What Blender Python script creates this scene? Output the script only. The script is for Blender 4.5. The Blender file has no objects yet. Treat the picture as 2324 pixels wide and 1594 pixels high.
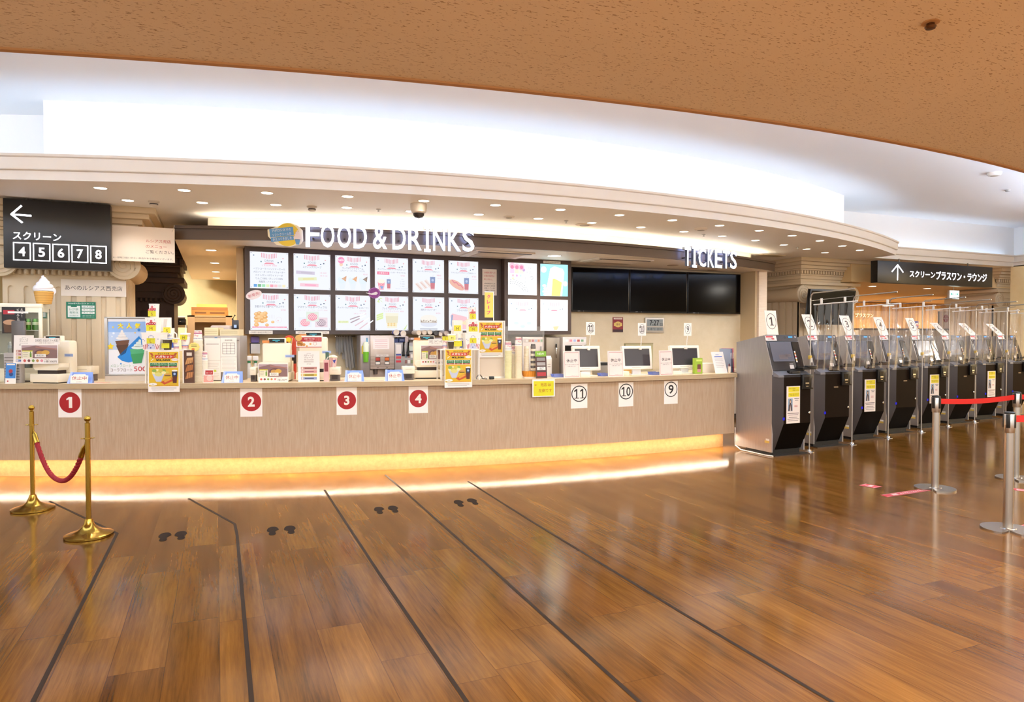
import bpy, bmesh, math, random
import numpy as np
from mathutils import Vector, Matrix
random.seed(7)
SC = bpy.context.scene
COL = SC.collection

# ------------------------------------------------------------------ camera, world, exposure
TH, PITCH, F, H = math.radians(23.4), math.radians(1.257), 1549.0, 1.55
cd = bpy.data.cameras.new('camera'); cam = bpy.data.objects.new('camera', cd); COL.objects.link(cam)
cam.location = (0, 0, H); cam.rotation_euler = (math.pi/2 - PITCH, 0, -TH)
cd.sensor_width = 36; cd.lens = F*36/2324; cd.clip_start = .05; cd.clip_end = 100
SC.camera = cam
wd = bpy.data.worlds.new('world'); SC.world = wd; wd.use_nodes = True
wd.node_tree.nodes['Background'].inputs[0].default_value = (1, .95, .88, 1)
wd.node_tree.nodes['Background'].inputs[1].default_value = .82
SC.view_settings.view_transform = 'Standard'; SC.view_settings.look = 'None'
SC.view_settings.exposure = .78; SC.view_settings.gamma = 1; SC.view_settings.use_curve_mapping = False
WARM = (1, .9, .77); COOL = (.86, .93, 1)
def area(name, loc, size, energy, color, rot=(0, 0, 0), spread=180):
    l = bpy.data.lights.new(name, 'AREA'); l.shape = 'DISK'; l.size = size; l.energy = energy; l.color = color; l.spread = math.radians(spread)
    o = bpy.data.objects.new(name, l); COL.objects.link(o); o.location = loc; o.rotation_euler = rot
    return o
# the hall's own ceiling lamps, in the low ceiling behind the photographer
for i, (x, y) in enumerate([(-3, -.6), (-.6, -.2), (2.2, -.6), (5.2, .4), (8.2, .2), (-1.5, -3), (2, -3), (6, -2.5), (15.6, 2.6), (15.9, 5.0)]):
    area('hall_ceiling_lamp', (x, y, 3.12), .5, 122, (1, .95, .86))

SC.cycles.transparent_max_bounces = 32
# ------------------------------------------------------------------ pixel -> place
ct, st, cp, sp = math.cos(TH), math.sin(TH), math.cos(PITCH), math.sin(PITCH)
def ray(px, py):
    u, w = px - 1162, 797 - py
    fw = F*cp + w*sp
    return (u*ct + fw*st, -u*st + fw*ct, w*cp - F*sp)
def atz(px, py, z=0.0):
    r = ray(px, py); k = (z - H)/r[2]; return Vector((r[0]*k, r[1]*k, z))
def aty(px, py, y):
    r = ray(px, py); k = y/r[1]; return Vector((r[0]*k, y, H + r[2]*k))
def atx(px, py, x):
    r = ray(px, py); k = x/r[0]; return Vector((x, r[1]*k, H + r[2]*k))
def fitc(samples, z, deg=2):
    P = [atz(a, b, z) for a, b in samples]
    return np.polyfit([p.x for p in P], [p.y for p in P], deg)
def yv(c, x): return float(np.polyval(c, x))
def slope(c, x): return float(np.polyval(np.polyder(c), x))
def hit(c, px, back=0.0):
    """the place where picture column px meets curve c moved 'back' along its normal"""
    r = [q/F for q in ray(px, 763)]
    lo, hi = .5, 40.0
    f = lambda k: r[1]*k - yv(c, r[0]*k) - back*math.hypot(1, slope(c, r[0]*k))
    k = 2.0
    while f(k) < 0 and k < 40: k += .05
    lo, hi = k - .05, k
    for _ in range(40):
        mid = (lo + hi)/2
        if f(mid) < 0: lo = mid
        else: hi = mid
    return Vector((r[0]*hi, r[1]*hi, 0))
def depth(p): return p[0]*st + p[1]*ct
def offs(c, x0, x1, n, off):
    """points along curve c moved off metres away from the viewer"""
    out = []
    for i in range(n + 1):
        x = x0 + (x1 - x0)*i/n; m = slope(c, x); l = math.hypot(1, m)
        out.append((x - m/l*off, yv(c, x) + off/l))
    return out

# ------------------------------------------------------------------ materials
def lin(h):
    h = h.lstrip('#'); o = []
    for i in (0, 2, 4):
        c = int(h[i:i+2], 16)/255
        o.append(c/12.92 if c <= .04045 else ((c + .055)/1.055)**2.4)
    return (*o, 1)
_m = {}
def M(hexc, rough=.5, metal=0.0, spec=.5, coat=0.0):
    k = (hexc, rough, metal, spec, coat)
    if k not in _m:
        m = bpy.data.materials.new('paint_' + hexc.strip('#')); m.use_nodes = True
        b = m.node_tree.nodes['Principled BSDF']
        b.inputs['Base Color'].default_value = lin(hexc); b.inputs['Roughness'].default_value = rough
        b.inputs['Metallic'].default_value = metal; b.inputs['Specular IOR Level'].default_value = spec
        b.inputs['Coat Weight'].default_value = coat; b.inputs['Coat Roughness'].default_value = .08
        _m[k] = m
    return _m[k]
def EM(hexc, s=1.0):
    k = ('E', hexc, s)
    if k not in _m:
        m = bpy.data.materials.new('glow_' + hexc.strip('#')); m.use_nodes = True
        n = m.node_tree; n.nodes.clear()
        e = n.nodes.new('ShaderNodeEmission'); o = n.nodes.new('ShaderNodeOutputMaterial')
        e.inputs[0].default_value = lin(hexc); e.inputs[1].default_value = s
        n.links.new(e.outputs[0], o.inputs[0]); _m[k] = m
    return _m[k]
def GLASS(name, tint='#ffffff', mix=.12, rough=.03, ior=1.45):
    k = ('G', name)
    if k not in _m:
        m = bpy.data.materials.new(name); m.use_nodes = True; n = m.node_tree; n.nodes.clear()
        t = n.nodes.new('ShaderNodeBsdfTransparent'); g = n.nodes.new('ShaderNodeBsdfGlossy'); x = n.nodes.new('ShaderNodeMixShader'); o = n.nodes.new('ShaderNodeOutputMaterial')
        lw = n.nodes.new('ShaderNodeLayerWeight'); fr = n.nodes.new('ShaderNodeMath'); fr.operation = 'POWER'; fr.inputs[1].default_value = 5; n.links.new(lw.outputs['Facing'], fr.inputs[0])
        ad = n.nodes.new('ShaderNodeMath'); ad.operation = 'ADD'; ad.inputs[1].default_value = mix + ((ior - 1)/(ior + 1))**2; ad.use_clamp = True
        t.inputs[0].default_value = lin(tint); g.inputs['Roughness'].default_value = rough; g.inputs[0].default_value = (1, 1, 1, 1)
        n.links.new(fr.outputs[0], ad.inputs[0]); n.links.new(ad.outputs[0], x.inputs[0])
        n.links.new(t.outputs[0], x.inputs[1]); n.links.new(g.outputs[0], x.inputs[2]); n.links.new(x.outputs[0], o.inputs[0]); _m[k] = m
    return _m[k]
class NG:
    """small node-graph helper"""
    def __init__(s, name, rough=.5):
        s.mat = bpy.data.materials.new(name); s.mat.use_nodes = True; s.t = s.mat.node_tree; s.b = s.t.nodes['Principled BSDF']
        s.b.inputs['Roughness'].default_value = rough
        s.co = s.t.nodes.new('ShaderNodeTexCoord').outputs['Object']
    def n(s, typ, ins={}, **kw):
        d = s.t.nodes.new(typ)
        for k, v in kw.items(): setattr(d, k, v)
        for k, v in ins.items():
            if hasattr(v, 'is_output') or isinstance(v, bpy.types.NodeSocket): s.t.links.new(v, d.inputs[k])
            else: d.inputs[k].default_value = v
        return d
    def math(s, op, a, b=0.0, clamp=False): return s.n('ShaderNodeMath', {0: a, 1: b}, operation=op, use_clamp=clamp).outputs[0]
    def map(s, scale, vec=None): return s.n('ShaderNodeMapping', {'Vector': vec or s.co, 'Scale': scale}).outputs[0]
    def noise(s, vec, scale, detail=3, rough=.55): return s.n('ShaderNodeTexNoise', {'Vector': vec, 'Scale': scale, 'Detail': detail, 'Roughness': rough}).outputs[0]
    def ramp(s, fac, stops):
        r = s.n('ShaderNodeValToRGB', {'Fac': fac}); e = r.color_ramp.elements
        e[0].position, e[0].color = stops[0][0], lin(stops[0][1]); e[1].position, e[1].color = stops[-1][0], lin(stops[-1][1])
        for p, c in stops[1:-1]:
            q = e.new(p); q.color = lin(c)
        return r.outputs[0]
    def mix(s, fac, a, b, mode='MIX'):
        d = s.n('ShaderNodeMix', data_type='RGBA', blend_type=mode)
        for i, v in ((0, fac), (6, a), (7, b)):
            if isinstance(v, bpy.types.NodeSocket): s.t.links.new(v, d.inputs[i])
            else: d.inputs[i].default_value = lin(v) if isinstance(v, str) else v
        return d.outputs[2]
    def col(s, c): s.t.links.new(c, s.b.inputs['Base Color']); return s
    def bump(s, h, st=.2, dist=.01):
        d = s.n('ShaderNodeBump', {'Height': h, 'Strength': st, 'Distance': dist}); s.t.links.new(d.outputs[0], s.b.inputs['Normal']); return s

def wood_floor():
    g = NG('oak_plank_floor')
    xyz = g.n('ShaderNodeSeparateXYZ', {0: g.co})
    x, y = xyz.outputs[0], xyz.outputs[1]
    px = g.math('DIVIDE', x, .235); ix = g.math('FLOOR', px); fx = g.math('FRACT', px)
    rx = g.n('ShaderNodeTexWhiteNoise', {'W': ix}, noise_dimensions='1D').outputs[0]
    py = g.math('ADD', g.math('DIVIDE', y, 1.45), g.math('MULTIPLY', rx, 7.3)); iy = g.math('FLOOR', py); fy = g.math('FRACT', py)
    cell = g.n('ShaderNodeCombineXYZ', {0: ix, 1: iy}).outputs[0]
    rnd = g.n('ShaderNodeTexWhiteNoise', {'Vector': cell}, noise_dimensions='3D')
    off = g.n('ShaderNodeVectorMath', {0: rnd.outputs[1], 1: (40, 40, 40)}, operation='MULTIPLY').outputs[0]
    vec = g.n('ShaderNodeVectorMath', {0: g.co, 1: off}, operation='ADD').outputs[0]
    n1 = g.noise(g.map((5, .55, 1), vec), 1.6, 4, .6)
    n2 = g.noise(g.map((95, 3.0, 1), vec), 2, 4, .65)
    w = g.n('ShaderNodeTexWave', {'Vector': g.map((4.5, .35, 1), vec), 'Scale': 2.2, 'Distortion': 11, 'Detail': 3, 'Detail Scale': 1.6}).outputs[0 + 1]
    f = g.math('ADD', g.math('MULTIPLY', n1, .66), g.math('ADD', g.math('MULTIPLY', w, .05), g.math('MULTIPLY', n2, .26)))
    base = g.ramp(f, [(.3, '#493113'), (.44, '#6d4b1f'), (.56, '#7e5926'), (.7, '#926b34')])
    tint = g.ramp(rnd.outputs[0], [(0, '#d6c2aa'), (.35, '#eddcc4'), (.7, '#fff2dc'), (1, '#e2caac')])
    c = g.mix(1.0, base, tint, 'MULTIPLY')
    e1 = g.math('LESS_THAN', g.math('MINIMUM', fx, g.math('SUBTRACT', 1.0, fx)), .008)
    e2 = g.math('LESS_THAN', g.math('MINIMUM', fy, g.math('SUBTRACT', 1.0, fy)), .0013)
    c = g.mix(g.math('MULTIPLY', g.math('MAXIMUM', e1, e2), .55), c, '#3a1e0c')
    g.col(c)
    r = g.math('ADD', .06, g.math('MULTIPLY', g.noise(g.map((1.2, .8, 1)), 1.2, 3), .16))
    g.t.links.new(r, g.b.inputs['Roughness'])
    g.b.inputs['Specular IOR Level'].default_value = .22
    g.bump(g.math('ADD', g.math('MULTIPLY', n2, .5), g.noise(g.map((6, 1.2, 1)), 1.5, 2)), .035, .004)
    return g.mat
def laminate(name, c0, c1, sc=(26, 26, .6), rough=.45):
    g = NG(name, rough)
    n = g.noise(g.map(sc), 4, 4, .65)
    g.col(g.ramp(n, [(.35, c0), (.65, c1)]))
    return g.mat
def acoustic():
    g = NG('rock_wool_ceiling', .9)
    n = g.noise(g.map((26, 84, 30)), 1.35, 2, .5)
    k = g.math('LESS_THAN', n, .355)
    big = g.noise(g.co, .8, 2)
    c = g.mix(k, g.ramp(big, [(.3, '#efe0c4'), (.7, '#f4e6cc')]), '#bba07c')
    g.col(c); g.bump(g.math('MULTIPLY', k, -1.0), .5, .01)
    return g.mat

# ------------------------------------------------------------------ mesh builder
_txt = {}
def text_mesh(s, bold=0.0):
    k = (s, bold)
    if k not in _txt:
        c = bpy.data.curves.new('lettering', 'FONT'); c.body = s; c.resolution_u = 3; c.offset = bold
        o = bpy.data.objects.new('lettering', c); COL.objects.link(o); bpy.context.view_layer.update()
        me = bpy.data.meshes.new_from_object(o.evaluated_get(bpy.context.evaluated_depsgraph_get()))
        V = [tuple(v.co) for v in me.vertices]; Fc = [tuple(p.vertices) for p in me.polygons]
        bpy.data.objects.remove(o); bpy.data.curves.remove(c); bpy.data.meshes.remove(me)
        xs = [v[0] for v in V] or [0]; ys = [v[1] for v in V] or [0]
        _txt[k] = (V, Fc, min(xs), max(xs), min(ys), max(ys))
    return _txt[k]
class MB:
    def __init__(s): s.v, s.f, s.mi, s.mats, s.T = [], [], [], [], None
    def idx(s, m):
        if m not in s.mats: s.mats.append(m)
        return s.mats.index(m)
    def add(s, V, Fc, m):
        b = len(s.v)
        s.v += [tuple(s.T @ Vector(v)) if s.T else tuple(v) for v in V]
        s.f += [tuple(b + i for i in f) for f in Fc]; s.mi += [s.idx(m)]*len(Fc); return s
    def box(s, x0, x1, y0, y1, z0, z1, m, bev=0.0):
        if bev:
            bm = bmesh.new(); bmesh.ops.create_cube(bm, size=1)
            for v in bm.verts: v.co = ((x0+x1)/2 + v.co.x*(x1-x0), (y0+y1)/2 + v.co.y*(y1-y0), (z0+z1)/2 + v.co.z*(z1-z0))
            bmesh.ops.bevel(bm, geom=bm.edges[:], offset=bev, segments=2, profile=.5, affect='EDGES')
            bm.verts.index_update(); s.add([v.co[:] for v in bm.verts], [[v.index for v in f.verts] for f in bm.faces], m); bm.free(); return s
        V = [(x, y, z) for z in (z0, z1) for y in (y0, y1) for x in (x0, x1)]
        return s.add(V, [(0, 2, 3, 1), (4, 5, 7, 6), (0, 1, 5, 4), (2, 6, 7, 3), (0, 4, 6, 2), (1, 3, 7, 5)], m)
    def prism(s, P, a, b, m, ax='y'):
        """polygon P in the plane across axis ax, extruded from a to b"""
        n = len(P)
        mk = {'y': lambda p, t: (p[0], t, p[1]), 'z': lambda p, t: (p[0], p[1], t), 'x': lambda p, t: (t, p[0], p[1])}[ax]
        V = [mk(p, a) for p in P] + [mk(p, b) for p in P]
        return s.add(V, [tuple(range(n)), tuple(range(2*n-1, n-1, -1))] + [(i, i+n, (i+1) % n + n, (i+1) % n) for i in range(n)], m)
    def lathe(s, prof, m, seg=20, c=(0, 0), sx=1, sy=1):
        V, Fc = [], []
        for r, z in prof:
            for i in range(seg):
                a = 2*math.pi*i/seg; V.append((c[0] + r*sx*math.cos(a), c[1] + r*sy*math.sin(a), z))
        for j in range(len(prof)-1):
            for i in range(seg):
                k = (i+1) % seg; Fc.append((j*seg+i, j*seg+k, (j+1)*seg+k, (j+1)*seg+i))
        if prof[0][0] > 1e-6: Fc.append(tuple(range(seg-1, -1, -1)))
        if prof[-1][0] > 1e-6: Fc.append(tuple((len(prof)-1)*seg + i for i in range(seg)))
        return s.add(V, Fc, m)
    def tube(s, P, r, m, seg=8, cap=True):
        P = [Vector(p) for p in P]; V, Fc = [], []
        for i, p in enumerate(P):
            d = ((P[i+1]-p).normalized() if i+1 < len(P) else Vector()) + ((p-P[i-1]).normalized() if i else Vector())
            d.normalize()
            u = d.cross(Vector((0, 0, 1)) if abs(d.z) < .95 else Vector((1, 0, 0))).normalized(); w = d.cross(u)
            rr = r[i] if isinstance(r, (list, tuple)) else r
            for k in range(seg):
                a = 2*math.pi*k/seg; V.append(p + u*rr*math.cos(a) + w*rr*math.sin(a))
        for j in range(len(P)-1):
            for k in range(seg):
                q = (k+1) % seg; Fc.append((j*seg+k, j*seg+q, (j+1)*seg+q, (j+1)*seg+k))
        if cap: Fc += [tuple(range(seg-1, -1, -1)), tuple((len(P)-1)*seg+k for k in range(seg))]
        return s.add([tuple(v) for v in V], Fc, m)
    def strip(s, A, B, m):
        """quads between two 3-D polylines"""
        n = len(A); return s.add(list(A)+list(B), [(i, i+1, n+i+1, n+i) for i in range(n-1)], m)
    def sweep(s, c, x0, x1, n, prof, m, caps=True):
        """profile [(off, z)] swept along curve c"""
        L = [[(x, y, z) for x, y in offs(c, x0, x1, n, o)] for o, z in prof]
        for a, b in zip(L, L[1:]): s.strip(a, b, m)
        if caps:
            s.add([l[0] for l in L], [tuple(range(len(L)))], m); s.add([l[-1] for l in L], [tuple(range(len(L)-1, -1, -1))], m)
        return s
    # flat printing on the side that faces the viewer; k is the print layer
    def rect(s, x, z, w, h, m, k=1, y=0.0, rot=0.0):
        yy = y - .0007*k; C, S = math.cos(rot), math.sin(rot)
        return s.add([(x + a*w/2*C - b*h/2*S, yy, z + a*w/2*S + b*h/2*C) for a, b in ((-1, -1), (1, -1), (1, 1), (-1, 1))], [(0, 1, 2, 3)], m)
    def disc(s, x, z, r, m, k=1, y=0.0, rz=None, seg=24, a0=0, a1=360):
        yy = y - .0007*k; rz = rz or r; full = abs(a1-a0) >= 360
        P = [(x + r*math.cos(math.radians(a0+(a1-a0)*i/seg)), yy, z + rz*math.sin(math.radians(a0+(a1-a0)*i/seg))) for i in range(seg + (0 if full else 1))]
        return s.add(P, [tuple(range(len(P)))], m)
    def poly(s, P, m, k=1, y=0.0): return s.add([(p[0], y - .0007*k, p[1]) for p in P], [tuple(range(len(P)))], m)
    def ring(s, x, z, r, t, m, k=1, y=0.0, rz=None, seg=32):
        rz = rz or r; yy = y - .0007*k
        A = [(x + (r-q)*math.cos(2*math.pi*i/seg), yy, z + (rz-q)*math.sin(2*math.pi*i/seg)) for q in (0, t) for i in range(seg)]
        return s.add(A, [(i, (i+1) % seg, seg+(i+1) % seg, seg+i) for i in range(seg)], m)
    def line(s, P, w, m, k=1, y=0.0):
        for (a, b), (c, d) in zip(P, P[1:]):
            l = math.hypot(c-a, d-b); s.rect((a+c)/2, (b+d)/2, l + w*.5, w, m, k, y, math.atan2(d-b, c-a))
        return s
    def text(s, t, x, z, h, m, k=2, y=0.0, w=None, al='c', bold=0.0, rot=0.0, shear=0.0, thick=0.0):
        """lettering of height h, centred on (x, z) or starting / ending there; w sets the overall width"""
        V, Fc, x0, x1, y0, y1 = text_mesh(t, bold)
        sc = h/max(y1-y0, .05); sx = (w/(x1-x0)) if w else sc
        ox = {'c': (x0+x1)/2, 'l': x0, 'r': x1}[al]; oy = (y0+y1)/2; C, S = math.cos(rot), math.sin(rot); yy = y - .0007*k
        P = []
        for a, b, _ in V:
            p, q = (a-ox)*sx, (b-oy)*sc; p += q*shear; P.append((x + p*C - q*S, yy, z + p*S + q*C))
        s.add(P, Fc, m)
        if thick:
            cnt = {}
            for f in Fc:
                for i in range(len(f)):
                    e = (f[i], f[(i+1) % len(f)]); cnt[tuple(sorted(e))] = cnt.get(tuple(sorted(e)), 0) + 1
            E = [e for e, c in cnt.items() if c == 1]
            return P, E
        return s
    def one(s, x, z, h, m, k=2, y=0.0, t=.2, foot=False):
        """a figure one with its flag, and a foot where the sign has one"""
        q = h*t/2; s.rect(x + q*.4, z, q*2, h, m, k, y)
        s.poly([(x - q*.6, z + h/2), (x - q*.6 - h*.22, z + h*.33), (x - q*.6 - h*.22, z + h*.2), (x - q*.6, z + h*.28)], m, k, y)
        if foot: s.rect(x + q*.4, z - h*.46, h*.56, h*.085, m, k + 1, y)
        return s
    def build(s, name, parent=None, label=None, cat=None, group=None, kind=None, loc=None, rz=0.0, auto=35):
        me = bpy.data.meshes.new(name); me.from_pydata(s.v, [], s.f)
        for m in s.mats: me.materials.append(m)
        me.polygons.foreach_set('material_index', s.mi)
        me.polygons.foreach_set('use_smooth', [True]*len(s.f)); me.update()
        me.set_sharp_from_angle(angle=math.radians(auto))
        o = bpy.data.objects.new(name, me); COL.objects.link(o)
        if parent: o.parent = parent
        if loc is not None: o.location = loc
        if rz: o.rotation_euler = (0, 0, rz)
        return tag(o, label, cat, group, kind)
def tag(o, label=None, cat=None, group=None, kind=None):
    for k, v in (('label', label), ('category', cat), ('group', group), ('kind', kind)):
        if v: o[k] = v
    return o
def thing(name, label, cat, loc=(0, 0, 0), rz=0.0, group=None):
    o = bpy.data.objects.new(name, None); COL.objects.link(o); o.location = loc; o.rotation_euler = (0, 0, rz); o.empty_display_size = .05
    return tag(o, label, cat, group)
def dup(root, loc, rz=0.0, label=None, group=None, skip=()):
    r = root.copy(); COL.objects.link(r); r.location = loc; r.rotation_euler = (0, 0, rz)
    if label: r['label'] = label
    if group: r['group'] = group
    for ch in list(root.children):
        if ch.name.split('.')[0] in skip: continue
        c = ch.copy(); COL.objects.link(c); c.parent = r
        for g in ch.children:
            d = g.copy(); COL.objects.link(d); d.parent = c
    return r
# ------------------------------------------------------------------ the setting
ZS, ZR, ZC0, ZC1 = 3.15, 4.1, 2.80, 2.98      # soffit, raised ceiling, canopy underside and top
HC = 1.04                                      # worktop height
WHITE = M('#e9e4dc', .7); CREAM = M('#dccbac', .75); PLASTER = M('#e6d6bd', .8); TRIMW = M('#e3dfda', .6)
BROWN = M('#4a3a2e', .45); BLACK = M('#0c0b0b', .3); STONE = M('#d8c3a1', .75)
K_counter = fitc([(0, 871), (340, 872), (700, 869), (800, 867), (1160, 861.5), (1480, 853), (1668, 848.5)], HC)
K_cornice = fitc([(0, 408), (430, 416), (1000, 445.5), (1500, 486), (1800, 522), (2030, 578)], ZS, 3)
K_canopy = fitc([(400, 545.5), (540, 543.7), (860, 550), (1140, 564), (1320, 574), (1758, 615.7)], ZC0, 2)
K_near = fitc([(0, 112), (430, 137), (860, 175.5), (1162, 206), (1550, 246), (1900, 302), (2100, 335), (2324, 389)], ZS, 3)
c1 = atz(2035, 579, ZS)
XE = c1.x                                      # right end of the curved cornice
Y2 = 9.9                                       # cornice and sign line beside it
XR = 16.9                                      # right-hand wall

MB().add([(-9, -5, 0), (30, -5, 0), (30, 20, 0), (-9, 20, 0)], [(0, 1, 2, 3)], wood_floor()).build('floor', kind='structure')
# low ceiling over the hall, its curved edge towards the recess
b = MB(); ac = acoustic(); A = offs(K_near, -9, 16, 60, 0)
b.strip([(x, y, ZS) for x, y in A], [(x, -5, ZS) for x, y in A], ac)
b.build('ceiling', kind='structure')
b = MB(); b.sweep(K_near, -9, 16, 60, [(-.03, ZS - .0), (-.03, ZS - .012), (.012, ZS - .012), (.012, ZS + .03), (-.1, ZS + .03), (-.1, ZS + .06), (-.5, ZS + .06), (-.5, ZR)], M('#c99a66', .8))
b.build('trim_1', kind='structure')
# raised white ceiling and its curved back wall
RW = M('#f2f2f2', .9)
MB().add([(-9, -2, ZR), (22, -2, ZR), (22, 16, ZR), (-9, 16, ZR)], [(0, 3, 2, 1)], RW).build('ceiling_recess', kind='structure')
xl = hit(K_cornice, 75, .42).x; xr = hit(K_cornice, 1920, .42).x
W = offs(K_cornice, -9, xl, 10, .95) + [p for p in offs(K_cornice, xl, xr, 50, .42)] + [(xr + .02, yv(K_cornice, xr) + 1.5), (XR + .4, yv(K_cornice, xr) + 1.5), (XR + .4, -2)]
b = MB(); b.strip([(x, y, ZS + .02) for x, y in W], [(x, y, ZR) for x, y in W], RW); b.build('wall_recess', kind='structure')
# curved cornice around the soffit, then its straight run
prof = [(.0, ZS), (.0, ZS + .093), (-.03, ZS + .1), (-.034, ZS + .108), (-.034, ZS + .222), (-.055, ZS + .232), (-.06, ZS + .256), (.02, ZS + .256), (.02, ZS + .1), (.02, ZS)]
b = MB(); b.sweep(K_cornice, -9, XE, 90, prof, TRIMW); b.build('trim_2', kind='structure')
b = MB()
for x0, x1, y in ((XE - 1.2, XR, Y2),):
    L = [[(x0, y + o, z), (x1 + o, y + o, z), (x1 + o, -4, z)] for o, z in prof]
    for p, q in zip(L, L[1:]): b.strip(p, q, TRIMW)
b.build('trim_3', kind='structure')
# soffit over the counter
b = MB(); A = offs(K_cornice, -9, XE, 90, 0); g = NG('soffit_plaster', .6); g.col(g.ramp(g.noise(g.co, .6), [(.3, '#f8f2ea'), (.7, '#fbf6f0')]))
b.strip([(x, y, ZS) for x, y in A], [(x, 18, ZS) for x, y in A], g.mat)
b.add([(XE, Y2, ZS), (30, Y2, ZS), (30, 18, ZS), (XE, 18, ZS)], [(0, 3, 2, 1)], g.mat)
b.build('ceiling_soffit', kind='structure')
SOFF = g.mat
# cool strip lamps lying in the trough behind the cornice
def cove(curve, x0, x1, n, o0, o1, z, mat, name, label):
    b = MB(); b.strip([(x, y, z) for x, y in offs(curve, x0, x1, n, o0)], [(x, y, z) for x, y in offs(curve, x0, x1, n, o1)], mat)
    return b
b = cove(K_cornice, -8, XE - .3, 60, .06, .14, ZS + .1, EM('#bcdafd', 4.0), '', '')
b.box(XE, XR, Y2 + .06, Y2 + .14, ZS + .09, ZS + .1, EM('#bcdafd', 4.0))
b.build('cove_light_strip', label='cool white strip lamp in the trough behind the curved white cornice', cat='strip light')

b = MB(); b.strip([(x, y, ZS + .12) for x, y in offs(K_near, -8, 15, 60, -.32)], [(x, y, ZS + .12) for x, y in offs(K_near, -8, 15, 60, -.2)], EM('#abd0fd', 70))  # unseen strip added to brighten the near side of the recess and the cornice
b.build('cove_light_strip', label='added unseen fill strip above the curved edge of the low tan ceiling', cat='strip light')

# canopy over the counter
xa, xb = atz(398, 547, ZC0).x, hit(K_canopy, 1757).x
KBACK = 12.0
xk = -.5
A = offs(K_canopy, xa, xb, 60, 0)
b = MB(); cb = M('#54402f', .4)
fprof = [(.03, ZC0), (0, ZC0 + .002), (0, ZC0 + .135), (-.025, ZC0 + .14), (-.025, ZC1), (.05, ZC1), (.05, ZC1 - .04)]
b.sweep(K_canopy, xa, xb, 60, fprof, cb, caps=False)
pl = [(xa + .03, A[0][1]), (xa + .03, 16.6)]; pr = [(A[-1][0], A[-1][1]), (A[-1][0], 11.0)]
for P, sg in ((pl, -1), (pr, 1)):
    for (o0, z0), (o1, z1) in zip(fprof, fprof[1:]):
        b.strip([(x - sg*o0, y, z0) for x, y in P], [(x - sg*o1, y, z1) for x, y in P], cb)
cp_top = [(x, y + .04) for x, y in A]
b.strip([(x, y, ZC1 - .04) for x, y in cp_top], [(x, 14, ZC1 - .04) for x, y in cp_top], cb)
can = b.build('canopy_fascia', kind='structure')
b = MB(); un = M('#eadccb', .55)
b.strip([(x, y + .02, ZC0) for x, y in A], [(x, 16.6, ZC0) for x, y in A], un); b.build('ceiling_canopy', kind='structure')
# cream wall above the canopy, lit by the strip hidden on it
x0, x1 = hit(K_canopy, 449, .42).x, hit(K_canopy, 1712, .42).x
Wc = [(x0, 16)] + offs(K_canopy, x0, x1, 50, .42) + [(x1, 16)]
b = MB(); b.strip([(x, y, ZC1 - .05) for x, y in Wc], [(x, y, ZS) for x, y in Wc], M('#f6eeda', .8)); b.build('wall_above_canopy', kind='structure')
b = cove(K_canopy, x0 + .05, x1 - .05, 50, .12, .17, ZC1 - .02, EM('#fff1d8', 17), '', '')
b.build('cove_light_strip', label='warm strip lamp lying on the brown canopy below the cream wall', cat='strip light')

# walls behind the counter
YW = 10.65
b = MB(); wl = laminate('cream_wall', '#d9c49c', '#dfcba6', (1, 1, 1), .6)
b.box(.3, 9.6, YW, YW + .12, 0, ZC0, wl)
b.build('wall_back', kind='structure')
b = MB(); pil = laminate('pale_laminate', '#dcc5ab', '#e6d2ba', (1, 1, 22), .5)
b.box(9.55, 9.68, 10.25, 11.2, 0, ZC0, M('#cfb58c', .6)); b.box(9.6, 9.80, 10.2, 10.36, 0, ZC0, pil); b.build('column_counter_end', kind='structure')
b = MB(); kw = laminate('kitchen_wall', '#c3b890', '#cdc29b', (.6, .6, .6), .35)
b.box(-6, 2.0, 17.0, 17.1, 0, ZS, kw); b.box(-6, -5.9, 9, 17, 0, ZS, kw)
b.build('wall_kitchen', kind='structure')
b = MB(); b.box(.42, .5, 10.6, 17, 0, ZC0, M('#e0bd8c', .6)); b.build('wall_kitchen_side', kind='structure')
b = MB(); b.box(aty(537, 650, 10.45).x, .36, 10.45, 10.6, 0, ZC0, M('#e0bd8c', .6)); b.build('column_menu_side', kind='structure')
b = MB(); b.box(-2.6, -2.55, 16.9, 17.0, 0, 2.2, M('#d9d2b0', .4)); b.box(-3.4, -2.6, 16.92, 17.0, 0, 2.15, M('#6d7a74', .5)); b.build('door_1', kind='structure')

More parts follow.
